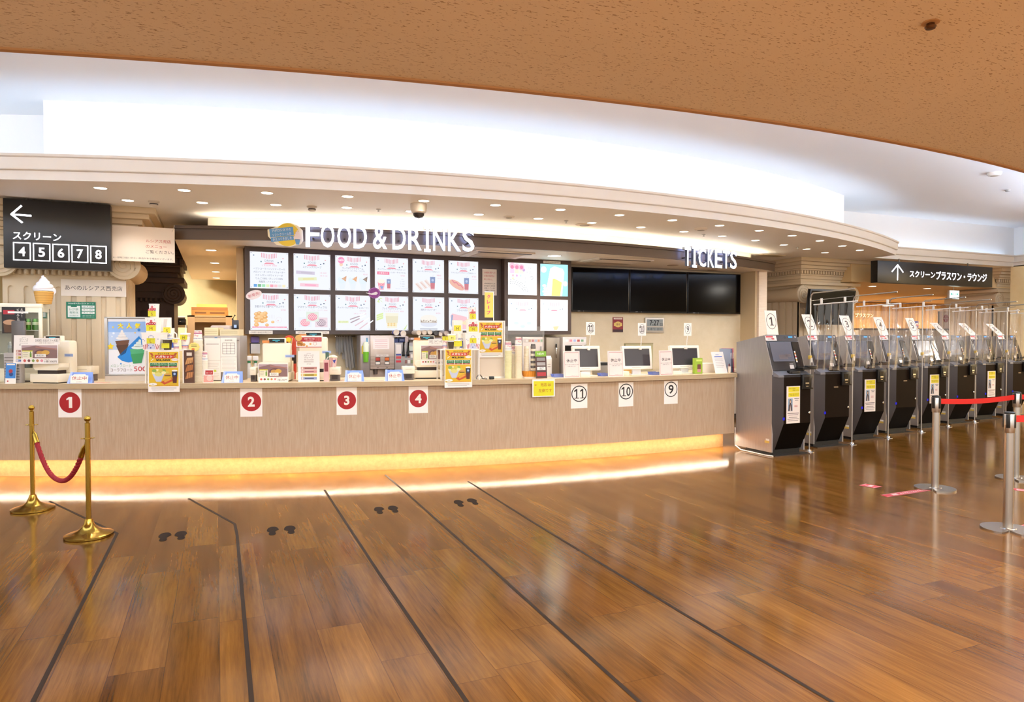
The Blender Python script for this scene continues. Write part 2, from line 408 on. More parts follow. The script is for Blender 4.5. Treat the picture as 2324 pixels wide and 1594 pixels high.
# fluted columns with scrolled capitals
def column(name, x0, x1, y0, y1, mat, ztop, vol_z, vr, flutes, side_flutes=8, rows=True, fl=.055):
    b = MB(); d = .05
    zc = vol_z - vr
    # shaft drawn as alternating ribs and recessed grooves with rounded heads
    b.box(x0 + .02, x1 - .02, y0 + .026, y1, 0, zc + .1, mat)
    pitch = (x1 - x0)/flutes
    b.box(x0, x1, y0, y0 + .06, zc - .1, zc + .1, mat)
    for i in range(flutes + 1):
        c = x0 + i*pitch; a0, a1 = max(x0, c - pitch/2 + fl/2), min(x1, c + pitch/2 - fl/2)
        b.box(a0, a1, y0, y0 + .06, 0, zc - .1, mat)
    for i in range(flutes):
        c = x0 + (i + .5)*pitch; r = fl/2
        arc = [(c - r*math.cos(math.pi*k/8), zc - .1 - r + r*math.sin(math.pi*k/8)) for k in range(9)]
        b.prism(arc[:5] + [(c - r, zc - .1)], y0, y0 + .06, mat)
        b.prism([(c + r, zc - .1)] + arc[4:], y0, y0 + .06, mat)
    n = side_flutes; ps = (y1 - y0)/n
    for xs0, xs1 in ((x0, x0 + .05), (x1 - .05, x1)):
        for i in range(n): b.box(xs0, xs1, y0 + i*ps + .02, y0 + (i+1)*ps - .02, 0, zc + .05, mat)
    # egg band and volutes
    b.box(x0 - .03, x1 + .03, y0 - .04, y1, zc + .1, zc + .2, mat)
    for i in range(int((x1-x0)/.07)):
        b.lathe([(0, zc + .03), (.024, zc + .045), (.026, zc + .08), (.018, zc + .1)], mat, 8, (x0 + .04 + i*.07, y0 - .03))
    b.box(x0, x1, y0 - .08, y1, zc + .2, vol_z + vr, mat)
    for cx, s in ((x0, -1), (x1, 1)):
        # bolster roll running back, with a spiral scroll on the face
        L = y1 - y0 + .1
        ring = [(cx + vr*math.cos(2*math.pi*k/28), vol_z + vr*math.sin(2*math.pi*k/28)) for k in range(28)]
        b.prism(ring, y0 - .12, y0 - .06, mat)
        R2 = .86; prev = None
        for t in range(9):
            yy = y0 - .06 + L*t/8; q = vr*(R2 - .13*math.sin(math.pi*t/8))
            cur = [(cx + q*math.cos(2*math.pi*k/20), yy, vol_z + q*math.sin(2*math.pi*k/20)) for k in range(20)]
            if prev: b.strip(prev + prev[:1], cur + cur[:1], mat)
            prev = cur
        sp_ = []
        for k in range(70):
            a = s*k*.28 + (math.pi/2); r = vr*.9*(1 - k/74)
            sp_.append((cx + r*math.cos(a)*1.0, y0 - .12, vol_z + r*math.sin(a)))
        b.tube(sp_, .011 if vr > .14 else .009, mat, 6)
        b.lathe([(0, 0), (vr*.14, 0)], mat, 10)
    # abacus, architrave, dentils, cornice
    z = vol_z + vr
    hgt = ztop - z
    for o, f0, f1 in ((.16, 0, .12), (.06, .12, .24), (.1, .24, .36), (.13, .36, .40), (.1, .40, .56), (.17, .56, .62), (.22, .62, .74), (.3, .74, .86), (.38, .86, 1.0)):
        b.box(x0 - o, x1 + o, y0 - o - .02, y1, z + hgt*f0, z + hgt*f1, mat, .006)
    dz0, dz1 = z + hgt*.43, z + hgt*.55
    m = int((x1-x0+.3)/.075)
    for i in range(m): b.box(x0 - .13 + i*.075, x0 - .13 + i*.075 + .045, y0 - .17, y0 - .1, dz0, dz1, mat)
    for i in range(int((y1-y0)/.075)):
        b.box(x0 - .16, x0 - .08, y0 - .1 + i*.075, y0 - .055 + i*.075, dz0, dz1, mat)
        b.box(x1 + .08, x1 + .16, y0 - .1 + i*.075, y0 - .055 + i*.075, dz0, dz1, mat)
    return b.build(name, kind='structure')
yl = 9.98
vx0, vx1 = aty(2, 600, yl).x, aty(283, 605, yl).x
cz = aty(283, 603, yl).z
column('column_left', vx0 + .0, vx1 + .0, yl + .05, 11.2, STONE, ZS, cz, .185, 8, fl=.06)
dk = M('#3a2617', .6)
pk = aty(395, 668, 12.6)
column('column_kitchen', pk.x - 1.5, pk.x, 12.6, 13.8, dk, ZS, pk.z, .17, 8)
yr = 10.75
v2 = aty(1815, 668, yr)
column('column_right', v2.x, aty(1925, 672, yr).x, yr, 12.3, STONE, ZS, v2.z, .19, 7)
v3 = aty(2265, 680, 10.42)
column('column_far', v3.x, v3.x + 1.0, 10.5, 11.6, STONE, ZS, v3.z, .17, 6)

# passage under the hanging sign
ZH = 2.70
b = MB(); g2 = M('#e3c48f', .6)
b.box(aty(1932, 640, 10.4).x, 29, 10.4, 17, ZH, ZS, g2); b.build('ceiling_passage', kind='structure')
b = MB(); b.box(XR, XR + .15, -4, 9.96, 0, ZS + .02, laminate('warm_wall', '#eed49c', '#f5dfad', (.5, .5, .5), .7)); b.build('wall_right', kind='structure')
b = MB(); b.box(9.7, 29, 17, 17.1, 0, ZS, M('#d6a95c', .6)); b.build('wall_passage', kind='structure')

for x in (15.5, 19.5, 23.0): area('passage_fill_lamp', (x, 14.6, ZH - .02), .35, 120, (1, .9, .68))  # unseen fill lamps added to brighten the passage and its curtain
area('kitchen_fill_lamp', (-1.2, 15.6, ZS - .02), .4, 90, (1, .9, .72))  # unseen fill lamp added to lift the dark kitchen back wall
# ------------------------------------------------------------------ ceiling fittings
SILV = M('#c9c7c3', .3, 1.0); STEEL = M('#b9b4ad', .28, 1.0); CHROME = M('#dddddd', .12, 1.0); PAPER = M('#f3ece4', .7); INK = M('#1d1a19', .6); RED = M('#b3121d', .5)
def downlight(loc, label, r=.062, energy=21, group='downlights in the soffit', color=WARM, lamp=True):
    t = thing('downlight', label, 'light', loc, 0, group)
    b = MB(); b.lathe([(r, -.001), (r + .014, -.006), (r + .016, -.001)], M('#e8e2d8', .4), 24); b.build('trim_ring', t)
    b = MB(); b.lathe([(0, -.002), (r, -.002)], EM('#fff0d6', 6), 24); b.build('lamp_lens', t)
    if lamp:
        l = bpy.data.lights.get('downlight_beam_%d' % energy)
        if not l:
            l = bpy.data.lights.new('downlight_beam_%d' % energy, 'SPOT'); l.energy = energy; l.color = color; l.spot_size = math.radians(125); l.spot_blend = .8; l.shadow_soft_size = .05
        o = bpy.data.objects.new('beam', l); COL.objects.link(o); o.parent = t; o.location = (0, 0, -.02)
    return t
ORD = ['first', 'second', 'third', 'fourth', 'fifth', 'sixth', 'seventh', 'eighth', 'ninth', 'tenth', 'eleventh', 'twelfth', 'thirteenth', 'fourteenth', 'fifteenth', 'sixteenth']
row1 = [(228, 427), (418, 432), (606, 438), (789, 446), (962, 456), (1124.5, 465.7), (1272, 476), (1406, 488.4), (1526, 500), (1633, 512), (1723, 523.4), (1797.6, 535), (1860.5, 546.6), (1911.6, 558.4), (1951.4, 568)]
row2 = [(290, 455), (459, 460), (626, 465), (787, 471.5), (932, 480), (1086.6, 487), (1221.5, 496.4), (1343, 506), (1454.4, 516), (1552, 526), (1639, 536), (1714.7, 545.7), (1778.6, 556), (1830.7, 565.5), (1872, 573.6)]
for i, p in enumerate(row1): downlight(atz(*p, ZS), 'round soffit downlight in the front row along the cornice, %s from the left' % ORD[i])
for i, p in enumerate(row2): downlight(atz(*p, ZS), 'round soffit downlight in the back row behind the front row, %s from the left' % ORD[i], energy=17)
for i, p in enumerate([(479, 568), (487, 597), (490, 617), (491, 631)]):
    downlight(atz(*p, ZC0), ['downlight in the canopy underside nearest its brown edge, left of the menu board', 'second downlight from the brown edge in the canopy left of the menu board', 'third downlight from the brown edge in the canopy left of the menu board', 'deepest downlight in the canopy left of the menu board'][i], .07, 95, 'downlights under the canopy')
t = downlight(atz(1258, 581, ZC0), 'large downlight in the canopy underside above the beer picture screen', .1, 60, 'downlights under the canopy')
for p, s in (((1980, 650), 'left'), ((2104, 655), 'right')): downlight(atz(*p, ZH), 'square-looking downlight in the passage ceiling, %s one under the screen direction sign' % s, .08, 90, 'downlights in the passage')
def disc_fitting(name, loc, label, cat, r, h, col, holes=False):
    b = MB(); b.lathe([(r, 0), (r, -h*.4), (r*.8, -h), (0, -h)], col, 24)
    if holes: b.lathe([(r*.55, -h - .001), (r*.5, -h - .006), (0, -h - .006)], M('#b9aea0', .6), 20)
    return b.build(name, label=label, cat=cat, loc=loc)
disc_fitting('ceiling_speaker', atz(1326.6, 510, ZS), 'large round white speaker grille in the soffit above the ticket screens', 'speaker', .13, .012, M('#e9d9c0', .5), True)
disc_fitting('ceiling_speaker', atz(1590.7, 519, ZS), 'round pale speaker in the soffit just above the tickets sign', 'speaker', .1, .025, M('#efe6d8', .5), True)
disc_fitting('ceiling_speaker', atz(1155, 492, ZS), 'small round speaker in the soffit right of the food and drinks sign', 'speaker', .075, .015, M('#efe6d8', .5), True)
for p, s in (((349, 457), 'beside the ionic column top'), ((708, 469), 'above the letter F of the food sign')):
    b = MB(); b.lathe([(.062, 0), (.062, -.012), (.04, -.02), (.045, -.05), (.03, -.058), (0, -.058)], M('#d9cdbd', .5), 20); b.lathe([(.046, -.03), (.047, -.04)], INK, 20)
    b.build('smoke_detector', label='small round smoke detector on the soffit ' + s, cat='smoke detector', loc=atz(*p, ZS))
for p, s in (((859, 475), 'left of the dome camera'), ((1285, 501), 'above the gap between the two bright signs'), ((1597, 532), 'just over the tickets letters'), ((1810, 561), 'near the right end of the soffit')):
    b = MB(); b.lathe([(.03, 0), (.03, -.008), (.012, -.012), (.01, -.035), (.02, -.038), (0, -.04)], STEEL, 14)
    b.build('sprinkler', label='tiny steel sprinkler head in the soffit ' + s, cat='sprinkler', loc=atz(*p, ZS))
p = atz(2257, 392, ZR); disc_fitting('smoke_detector', p, 'flat white smoke detector on the bright raised ceiling at the right', 'smoke detector', .1, .05, M('#e8e4df', .5), True)
p = atz(2287, 431, ZR); disc_fitting('sprinkler', p, 'tiny fitting on the raised ceiling below the white smoke detector', 'sprinkler', .04, .03, M('#b5b0a8', .5))
p = atz(2112, 50, ZS); b = MB(); b.lathe([(.04, 0), (.042, -.006), (.02, -.008)], M('#c79a66', .5), 18); b.lathe([(.018, -.004), (.02, -.02), (.028, -.024), (.022, -.034), (0, -.036)], M('#6b4a2c', .35, .8), 16)
b.build('sprinkler', label='brown sprinkler head in the low tan ceiling above the ticket machines', cat='sprinkler', loc=p)
t = thing('dome_camera', 'white security dome camera hanging from the soffit above the ampersand', 'security camera', atz(950, 463, ZS))
b = MB(); b.lathe([(.1, 0), (.1, -.05), (.09, -.1), (.07, -.115)], M('#ddd2c4', .45), 24); b.build('housing', t)
b = MB(); b.lathe([(.07, -.11), (.066, -.14), (.045, -.165), (0, -.175)], M('#2a2320', .12), 24); b.build('dome', t)
def cassette(p, label, w=1.0, d=.6):
    t = thing('air_conditioner', label, 'air conditioner', p)
    b = MB(); m = M('#e2d5c4', .5); b.box(-w/2, w/2, -d/2, d/2, -.02, -.001, m, .006); b.build('panel', t)
    b = MB(); b.box(-w/2 + .12, w/2 - .12, -d/2 + .1, d/2 - .1, -.026, -.0195, M('#b8a894', .6))
    for i in range(9): b.box(-w/2 + .13, w/2 - .13, -d/2 + .115 + i*.042, -d/2 + .13 + i*.042, -.03, -.026, m)
    b.build('grille', t)
    b = MB(); b.box(-w/2 + .05, w/2 - .05, -d/2 + .03, -d/2 + .07, -.028, -.019, M('#5c5148', .5)); b.build('air_flap', t)
cassette(atz(1128, 577, ZC0), 'ceiling air conditioner in the canopy underside above the menu board', .95, .75)
cassette(atz(1395, 592, ZC0), 'ceiling air conditioner in the canopy underside above the black screens', 1.05, .75)
for p, s in (((1527, 602), 'left of'), ((1574, 609), 'under the left half of'), ((1617, 613), 'under the right half of')):
    disc_fitting('ceiling_speaker', atz(*p, ZC0), 'flat round brownish plate in the canopy underside %s the tickets letters' % s, 'speaker', .1, .01, M('#b49a80', .5))
b = MB(); v = atz(1748, 579.5, ZS); b.box(-.3, .3, -.12, .12, -.012, 0, M('#d6c3a6', .5), .003)
for i in range(6): b.box(-.27, .27, -.1 + i*.035, -.085 + i*.035, -.014, -.011, M('#8d7858', .6))
b.build('ceiling_vent', label='rectangular louvred vent in the soffit right of the tickets sign', cat='vent', loc=v)
for (px, py) in ((866, 435), (1012, 441), (1161, 452)): pass

# ------------------------------------------------------------------ the counter
cx0, cx1 = hit(K_counter, -260).x, hit(K_counter, 1674).x
ct_ = thing('service_counter', 'long curved wood-look service counter with glowing foot strip', 'counter', (0, 0, 0))
lam = laminate('counter_laminate', '#ac9072', '#bca488', (34, 34, 1.1), .5)
topm = laminate('worktop_laminate', '#d9c29c', '#e6d2b0', (3, 3, 3), .35); edgem = laminate('worktop_edge', '#b39a76', '#bda582', (1, 1, 20), .45)
b = MB(); b.sweep(K_counter, cx0, cx1, 80, [(0, HC - .055), (0, HC)], edgem, False); b.sweep(K_counter, cx0, cx1, 80, [(0, HC), (.9, HC), (.9, HC - .055), (0, HC - .055)], topm, False)
b.build('worktop', ct_)
b = MB(); b.sweep(K_counter, cx0, cx1, 80, [(.05, HC - .054), (.05, .215), (.085, .215), (.085, HC - .054)], lam); b.build('front_panel', ct_)
b = MB(); b.sweep(K_counter, cx0, cx1, 80, [(.25, .23), (.25, 0), (.8, 0), (.8, HC - .06), (.27, HC - .06), (.27, .23)], laminate('foot_laminate', '#94714a', '#a37f56', (5, 5, 5), .5)); b.build('toe_kick', ct_)
b = MB(); b.sweep(K_counter, cx0, cx1, 80, [(.085, .236), (.26, .236)], lam, False); b.build('soffit_board', ct_)
b = MB(); b.sweep(K_counter, cx0 + .02, cx1 - .02, 80, [(.11, .2345), (.135, .2245)], EM('#ffeed6', 80), False); b.sweep(K_counter, cx0 + .02, cx1 - .02, 80, [(.222, .2345), (.236, .2345)], EM('#ffeed6', 10), False); b.build('light_strip', ct_)  # second, weaker strip added to make the toe kick brighter at its top

def onpanel(px, off=.0475):
    p = hit(K_counter, px, off); return p, math.atan(slope(K_counter, p.x))
def zpx(px, py, p):
    """height seen at row py at the depth of place p"""
    r = ray(px, py); return H + r[2]*p[1]/r[1]
def span(pa, pb, off): return (hit(K_counter, pb, off) - hit(K_counter, pa, off)).length
def sheet(pxa, pxb, ya, yb, paper, name='number_sheet', top=None):
    c = (pxa + pxb)/2; p, rz = onpanel(c); w = span(pxa, pxb, .0475); z1 = zpx(c, ya, p) if top is None else top; z0 = zpx(c, yb, p)
    b = MB(); b.box(-w/2, w/2, 0, .001, 0, z1 - z0, paper)
    return b, w, z1 - z0, Vector((p.x, p.y, z0)), rz
for n, xa_, xb_, yb, cy in ((1, 130, 183, 948, 914), (2, 544, 594, 946, 912), (3, 763, 809.5, 942, 909), (4, 927, 971, 938, 905)):
    b, w, h, loc, rz = sheet(xa_, xb_, 880, yb, PAPER, top=HC - .056)
    zc = zpx((xa_+xb_)/2, cy, loc) - loc.z; r = w*.455
    b.disc(0, zc, r, M('#a50d14', .6), 1, seg=40); (b.one(0, zc, r*1.05, M('#efe4d8', .7), 2, t=.3) if n == 1 else b.text(str(n), 0, zc, r*1.05, M('#efe4d8', .7), 2, bold=.035))
    b.build('number_sheet', label='white sheet with a red disc and white numeral %d on the counter front' % n, cat='sign', group='red number sheets on the counter front', loc=loc, rz=rz)
for n, xa_, xb_, yb, cy, hh in ((11, 1296, 1333.5, 927, 894, 37), (10, 1404.5, 1438, 923, 889, 36), (9, 1508, 1539, 917, 884, 35)):
    b, w, h, loc, rz = sheet(xa_, xb_, 868, yb, PAPER, top=HC - .075)
    zc = zpx((xa_+xb_)/2, cy, loc) - loc.z; r = w*.47; rzz = hh/2*depth(loc)/F
    b.ring(0, zc, r, .012, INK, 1, rz=rzz, seg=40); hd = rzz*1.15
    if n == 9: b.text('9', 0, zc, hd, INK, 2, w=r*.8, bold=.015)
    else:
        b.one(-r*.36, zc, hd, INK, 2, t=.15, foot=True)
        if n == 11: b.one(r*.4, zc, hd, INK, 2, t=.15, foot=True)
        else: b.text('0', r*.34, zc, hd, INK, 2, w=r*.6, bold=.015)
    b.build('number_sheet', label='white sheet with an outlined black %d on the ticket counter front' % n, cat='sign', group='black number sheets on the counter front', loc=loc, rz=rz)
p, rz = onpanel(1234, -.004); w = span(1209, 1260, -.004); z1, z0 = HC - .005, zpx(1234, 901, p)
b = MB(); b.box(-w/2, w/2, 0, .0015, 0, z1 - z0, PAPER); h = z1 - z0
b.rect(0, h/2 - .005, w*.9, h*.84, M('#d9d21a', .6), 1); ri = M('#b0301c', .6)
b.text('売店 は', .025, h*.68, .038, ri, 2); b.text('左側です', .02, h*.36, .04, ri, 2); b.line([(-w*.4, h*.68), (-w*.3, h*.68)], .006, ri, 2); b.line([(-w*.36, h*.72), (-w*.41, h*.68), (-w*.36, h*.64)], .003, ri, 2)
b.build('paper_notice', label='yellow notice with red writing and an arrow hanging from the worktop edge', cat='notice', loc=(p.x, p.y, z0), rz=rz)

# ------------------------------------------------------------------ menu boards and screens
YB = 10.2; YB2 = 10.08
PW = '#e9edf8'; S1 = .66
def em(c, s=S1):      # lit film prints pale: a quarter of white in every ink
    v = [int(c.lstrip('#')[i:i+2], 16) for i in (0, 2, 4)] if len(c) == 7 else [119]*3
    return EM('#%02x%02x%02x' % tuple(int(q + (245 - q)*.24) for q in v), s)
def xz(px, py, y): q = aty(px, py, y); return q.x, q.z
bx0, bx1 = xz(556, 650, YB)[0], xz(1145, 650, YB2)[0] - .004; bz0 = 1.575
tb = thing('menu_board', 'long dark brown menu board holding twelve lit menu panels', 'menu board', ((bx0+bx1)/2, YB, bz0))
T0 = Matrix.Translation(-Vector(tb.location))
b = MB(); b.T = T0; b.box(bx0, bx1, YB, YB + .4, bz0, ZC0 - .004, M('#453429', .45)); b.build('board', tb)
def awning(b, x, z, w, txt, s=S1):
    rd = em('#e2879b', s)
    for i in range(10): b.rect(x - w/2 + w*(i + .3)/10, z - w*.12 + w*.02*abs(i - 4.5), w*.045, w*.3, rd, 2)
    b.text(txt, x, z - w*.38, w*.13, em('#7d8494', s), 2)
    b.poly([(x - w*.36, z - w*.62), (x - w*.2, z - w*.5), (x + w*.2, z - w*.5), (x + w*.36, z - w*.62), (x + w*.2, z - w*.6), (x - w*.2, z - w*.6)], em('#e77f92', s), 2)
    for dx, dz, c in ((-.95, -.05, '#5d7390'), (.85, -.2, '#e39aa0'), (-.5, -.45, '#4f7a80'), (.55, -.48, '#4a6480'), (.75, -.42, '#33405c')): b.disc(x + w*dx, z + w*dz, w*.045, em(c, s), 2, seg=10)
def bun(b, x, z, r, c, k=3):
    b.disc(x, z, r, em(c), k, rz=r*.82, seg=16); b.disc(x - r*.2, z + r*.2, r*.45, em('#f3c887'), k + 1, rz=r*.3, seg=12)
def cola(b, x, z, h, s=S1):
    b.poly([(x - h*.2, z + h*.5), (x + h*.2, z + h*.5), (x + h*.15, z - h*.5), (x - h*.15, z - h*.5)], em('#c2606a', s), 3); b.poly([(x - h*.2, z + h*.5), (x + h*.2, z + h*.5), (x + h*.19, z + h*.05), (x - h*.19, z + h*.05)], em('#6b7fae', s), 4)
    b.rect(x, z - h*.45, h*.3, h*.12, em('#e9c3c6', s), 4); b.line([(x + .004, z + h*.5), (x + .01, z + h*.66)], .004, em('#b8bfd4', s), 4)
    b.disc(x, z + h*.25, h*.1, em('#aab9de', s), 5, seg=10)
DK = '#4a5160'; PK = '#e59aa6'
def screen(i, px0, px1, pt, pb, y, paint, label, white=PW, s=S1, parent=None, name='menu_panel', corner=True):
    x0, z1 = xz(px0, pt, y); x1 = xz(px1, pt, y)[0]; z0 = xz(px0, pb, y)[1]
    b = MB(); cx, cz, w, h = (x0+x1)/2, (z0+z1)/2, x1-x0, z1-z0
    b.T = Matrix.Translation(-Vector(parent.location)) if parent else None
    b.box(x0, x1, y - .012, y, z0, z1, M('#b9b3b0', .3)); 
    b2 = b; b2.rect(cx, cz, w*.985, h*.985, em(white, s), 1, y - .012)
    class P:  # printing shifted to this panel, in units of its width
        pass
    q = MB(); q.T = Matrix.Translation(Vector((cx, y - .0125, cz))); paint(q, w, h)
    if corner:
        for a in (-1, 1):
            for c in (-1, 1): q.disc(a*w*.465, c*h*.465, .006, M('#777', .4) if False else em('#6a6f80', s), 3, seg=8)
    base = len(b.v); T = b.T
    b.v += [tuple((T @ Vector(v)) if T else v) for v in q.v]; b.f += [tuple(base + i for i in f) for f in q.f]; b.mi += [b.idx(q.mats[m]) for m in q.mi]
    o = b.build(name, parent)
    if label: o['label'] = label
    return o
def s_drink(b, w, h):
    awning(b, 0, h*.42, w*.42, 'DRINK'); b.text('S  ¥350/M  ¥400', 0, h*.13, h*.042, em(PK), 2)
    for k, t in enumerate(['ペプシコーラ / ジンジャーエール', 'メロンソーダ / ホワイトウォーター', 'C C レモン / ホワイトソーダ', 'りんご100% / オレンジ100%', '烏龍茶 / アイスティー']): b.text(t, 0, h*(.04 - k*.088), h*.056, em(DK), 2, w=w*(.82 if k < 2 else .7 if k < 4 else .55))
    for k, c in enumerate(['#4a90d8', '#5fa573', '#8ed6a0', '#d9e7a8', '#ef8ea0', '#f3b6be', '#d8d8d8', '#f0e3b0']): b.rect(-w*.36 + k*w*.105, -h*.42, w*.085, h*.075, em(c), 2)
def s_crepe(b, w, h):
    awning(b, 0, h*.42, w*.42, 'FOOD'); b.text('スティッククレープ', 0, h*.13, h*.06, em(DK), 2, w=w*.5)
    for k, (c, c2) in enumerate([('#c4b8cf', '#8f8798'), ('#dbe3b0', '#b2a86a'), ('#efbccb', '#d6718f')]):
        b.rect(-w*.18 + k*w*.05, -h*.03 - k*h*.17, w*.5, h*.09, em(c), 2, rot=(-.03, .05, -.02)[k]); b.rect(-w*.15 + k*w*.05, -h*.03 - k*h*.17, w*.3, h*.04, em(c2, .95), 3, rot=(-.03, .05, -.02)[k])
    b.text('1本 ¥400', w*.3, -h*.02, h*.045, em(PK), 2); b.text('3本 ¥1100', w*.31, -h*.1, h*.045, em(PK), 2)
def s_waffle(b, w, h):
    awning(b, .02, h*.42, w*.42, 'FOOD'); b.text('ワッフルソフトクリーム', 0, h*.14, h*.058, em(DK), 2, w=w*.6); b.text('(プレーン・メープル・ココア)', 0, h*.065, h*.05, em(DK), 2, w=w*.68); b.text('¥550', w*.36, -h*.02, h*.045, em(PK), 2)
    b.disc(-w*.33, h*.36, w*.095, em('#ef7fae'), 2); b.text('NEW', -w*.33, h*.36, w*.05, em('#ffffff'), 3, bold=.02); b.disc(-w*.33, h*.24, w*.05, em('#f5c7a8'), 1)
    for k, c in enumerate(['#c98458', '#d98a4e', '#6a5147']):
        x = -w*.3 + k*w*.3
        b.poly([(x - w*.11, -h*.22), (x + w*.11, -h*.22), (x + w*.06, -h*.46), (x - w*.06, -h*.46)], em('#dfe9f4'), 2); b.disc(x - w*.02, -h*.2, w*.11, em('#d9e8fb'), 3, rz=h*.1); b.poly([(x - w*.02, -h*.16), (x + w*.12, -h*.08), (x + w*.1, -h*.24)], em(c), 4); b.poly([(x - w*.07, -h*.14), (x, -h*.04), (x + w*.03, -h*.15)], em('#e6effc'), 5)
        for q in range(3): b.line([(x + w*.01 + q*w*.03, -h*.12), (x + w*.04 + q*w*.03, -h*.2)], .003, em('#f1d2b0'), 5)
def s_popset(b, w, h):
    awning(b, 0, h*.42, w*.42, 'FOOD'); b.text('ポップコーン(M)+ドリンク(M)セット', 0, h*.15, h*.05, em(DK), 2, w=w*.84); b.text('(しお・キャラメル)', w*.2, h*.065, h*.05, em(DK), 2, w=w*.45); b.text('¥780', w*.33, -h*.02, h*.045, em(PK), 2)
    b.rect(-w*.25, h*.04, w*.36, h*.09, em('#ea5f86'), 2); b.text('お買得のせ', -w*.25, h*.04, h*.05, em('#ffffff'), 3, w=w*.28)
    b.poly([(-w*.42, -h*.22), (-w*.2, -h*.22), (-w*.24, -h*.45), (-w*.38, -h*.45)], em('#f2a5b4'), 2); b.disc(-w*.31, -h*.2, w*.11, em('#f4edd8'), 3, rz=h*.06); b.text('POP', -w*.31, -h*.3, h*.07, em('#e0506a'), 4); b.poly([(-w*.36, -h*.34), (-w*.24, -h*.34), (-w*.29, -h*.44)], em('#6f93cf'), 4)
    cola(b, -w*.09, -h*.28, h*.3)
    for k in range(5): b.text(('単品', 'S  ¥400', 'M  ¥450', 'L  ¥600', '※アルコールはありません')[k], w*.32, -h*(.12 + k*.07), h*.03, em('#a9adb8'), 2)
def s_churset(b, w, h):
    awning(b, 0, h*.42, w*.42, 'FOOD'); b.text('ホットサンド+ドリンク(M)セット', 0, h*.13, h*.055, em(DK), 2, w=w*.7); b.text('¥800', w*.33, h*.03, h*.05, em(PK), 2); b.text('※単品 ¥550', w*.36, -h*.06, h*.028, em(PK), 2)
    for k in range(3):
        x, z = -w*.3 + k*w*.14, -h*.3 + k*h*.05
        b.poly([(x - w*.13, z + h*.06), (x - w*.04, z + h*.1), (x + w*.14, z - h*.1), (x + w*.04, z - h*.15)], em('#ead9d2'), 2); b.line([(x - w*.08, z + h*.05), (x + w*.08, z - h*.1)], .012, em('#d3aca6'), 3)
    cola(b, w*.13, -h*.22, h*.4)
def s_dogset(b, w, h):
    awning(b, 0, h*.42, w*.42, 'FOOD'); b.text('アメリカンドッグ+ドリンク(M)セット', 0, h*.13, h*.055, em(DK), 2, w=w*.82); b.text('¥700', w*.35, h*.03, h*.05, em(PK), 2); b.text('※単品 ¥450', w*.36, -h*.05, h*.028, em(PK), 2)
    P = [(-w*.22 + w*.28*math.cos(a)*math.cos(-.5) - h*.11*math.sin(a)*math.sin(-.5), -h*.24 + w*.28*math.cos(a)*math.sin(-.5) + h*.11*math.sin(a)*math.cos(-.5)) for a in [2*math.pi*i/24 for i in range(24)]]
    b.poly(P, em('#e6a48f'), 2); b.line([(-w*.38, -h*.1), (-w*.3, -h*.18), (-w*.24, -h*.16), (-w*.16, -h*.25), (-w*.1, -h*.24), (-w*.02, -h*.33)], .014, em('#d4647c'), 3); b.line([(-w*.5, -h*.07), (-w*.42, -h*.12)], .008, em('#f0d7a6'), 2)
    cola(b, w*.1, -h*.22, h*.4)
def s_castella(b, w, h):
    awning(b, .02, h*.42, w*.42, 'FOOD'); b.text('京都すずなり屋ベビーカステラ', 0, h*.14, h*.065, em(DK), 2, w=w*.76); b.text('¥700', w*.36, h*.05, h*.045, em(PK), 2)
    for k in range(13): bun(b, -w*.3 + (k % 4)*w*.075 - w*.04, -h*.07 - (k//4)*h*.095 + (k % 2)*.012, w*.065, ('#eaa75c', '#dd9448', '#f0b570')[k % 3], 2 + (k % 3)*2)
    bun(b, -w*.07, -h*.36, w*.05, '#e9a75e'); bun(b, w*.08, -h*.28, w*.045, '#ecb06c'); b.ring(w*.24, -h*.22, w*.08, .004, em('#e5d2d4'), 2); b.disc(w*.22, -h*.24, w*.02, em('#e7b7bd'), 2)
    for k in range(6): b.line([(-w*.08 + k*w*.04, -h*.08), (-w*.08 + k*w*.04, -h*.18)], .003, em('#d8cfd6'), 2)
    b.rect(0, -h*.42, w*.9, h*.035, em('#ea7f9c'), 2); b.text('ふんわりもちもち ひとくちカステラ 京都のやさしい甘さ', 0, -h*.42, h*.022, em('#ffffff'), 3, w=w*.8)
def s_belg(b, w, h):
    awning(b, 0, h*.42, w*.42, 'FOOD'); b.text('マネケン ベルギーワッフル', 0, h*.14, h*.068, em(DK), 2, w=w*.8); b.text('(プレーン・メープル・ココア) ¥200', 0, h*.055, h*.045, em('#dcaab2'), 2, w=w*.82)
    for x, z, c, bg in ((-w*.2, -h*.28, '#ec7f95', '#dfe4ef'), (w*.24, -h*.28, '#9a7b8e', '#e3c9d4'), (0, -h*.12, '#e9748c', '#d5e2d4')):
        b.rect(x, z, w*.34, h*.27, em(bg), 2 if z < -h*.2 else 5)
        k0 = 3 if z < -h*.2 else 6
        b.disc(x, z - h*.01, w*.13, em(c), k0, rz=h*.1)
        for q in range(-2, 3): b.line([(x + q*w*.05 - w*.05, z - h*.08), (x + q*w*.05 + w*.05, z + h*.07)], .004, em('#f6e6e9'), k0 + 1); b.line([(x + q*w*.05 + w*.05, z - h*.08), (x + q*w*.05 - w*.05, z + h*.07)], .004, em('#f6e6e9'), k0 + 1)
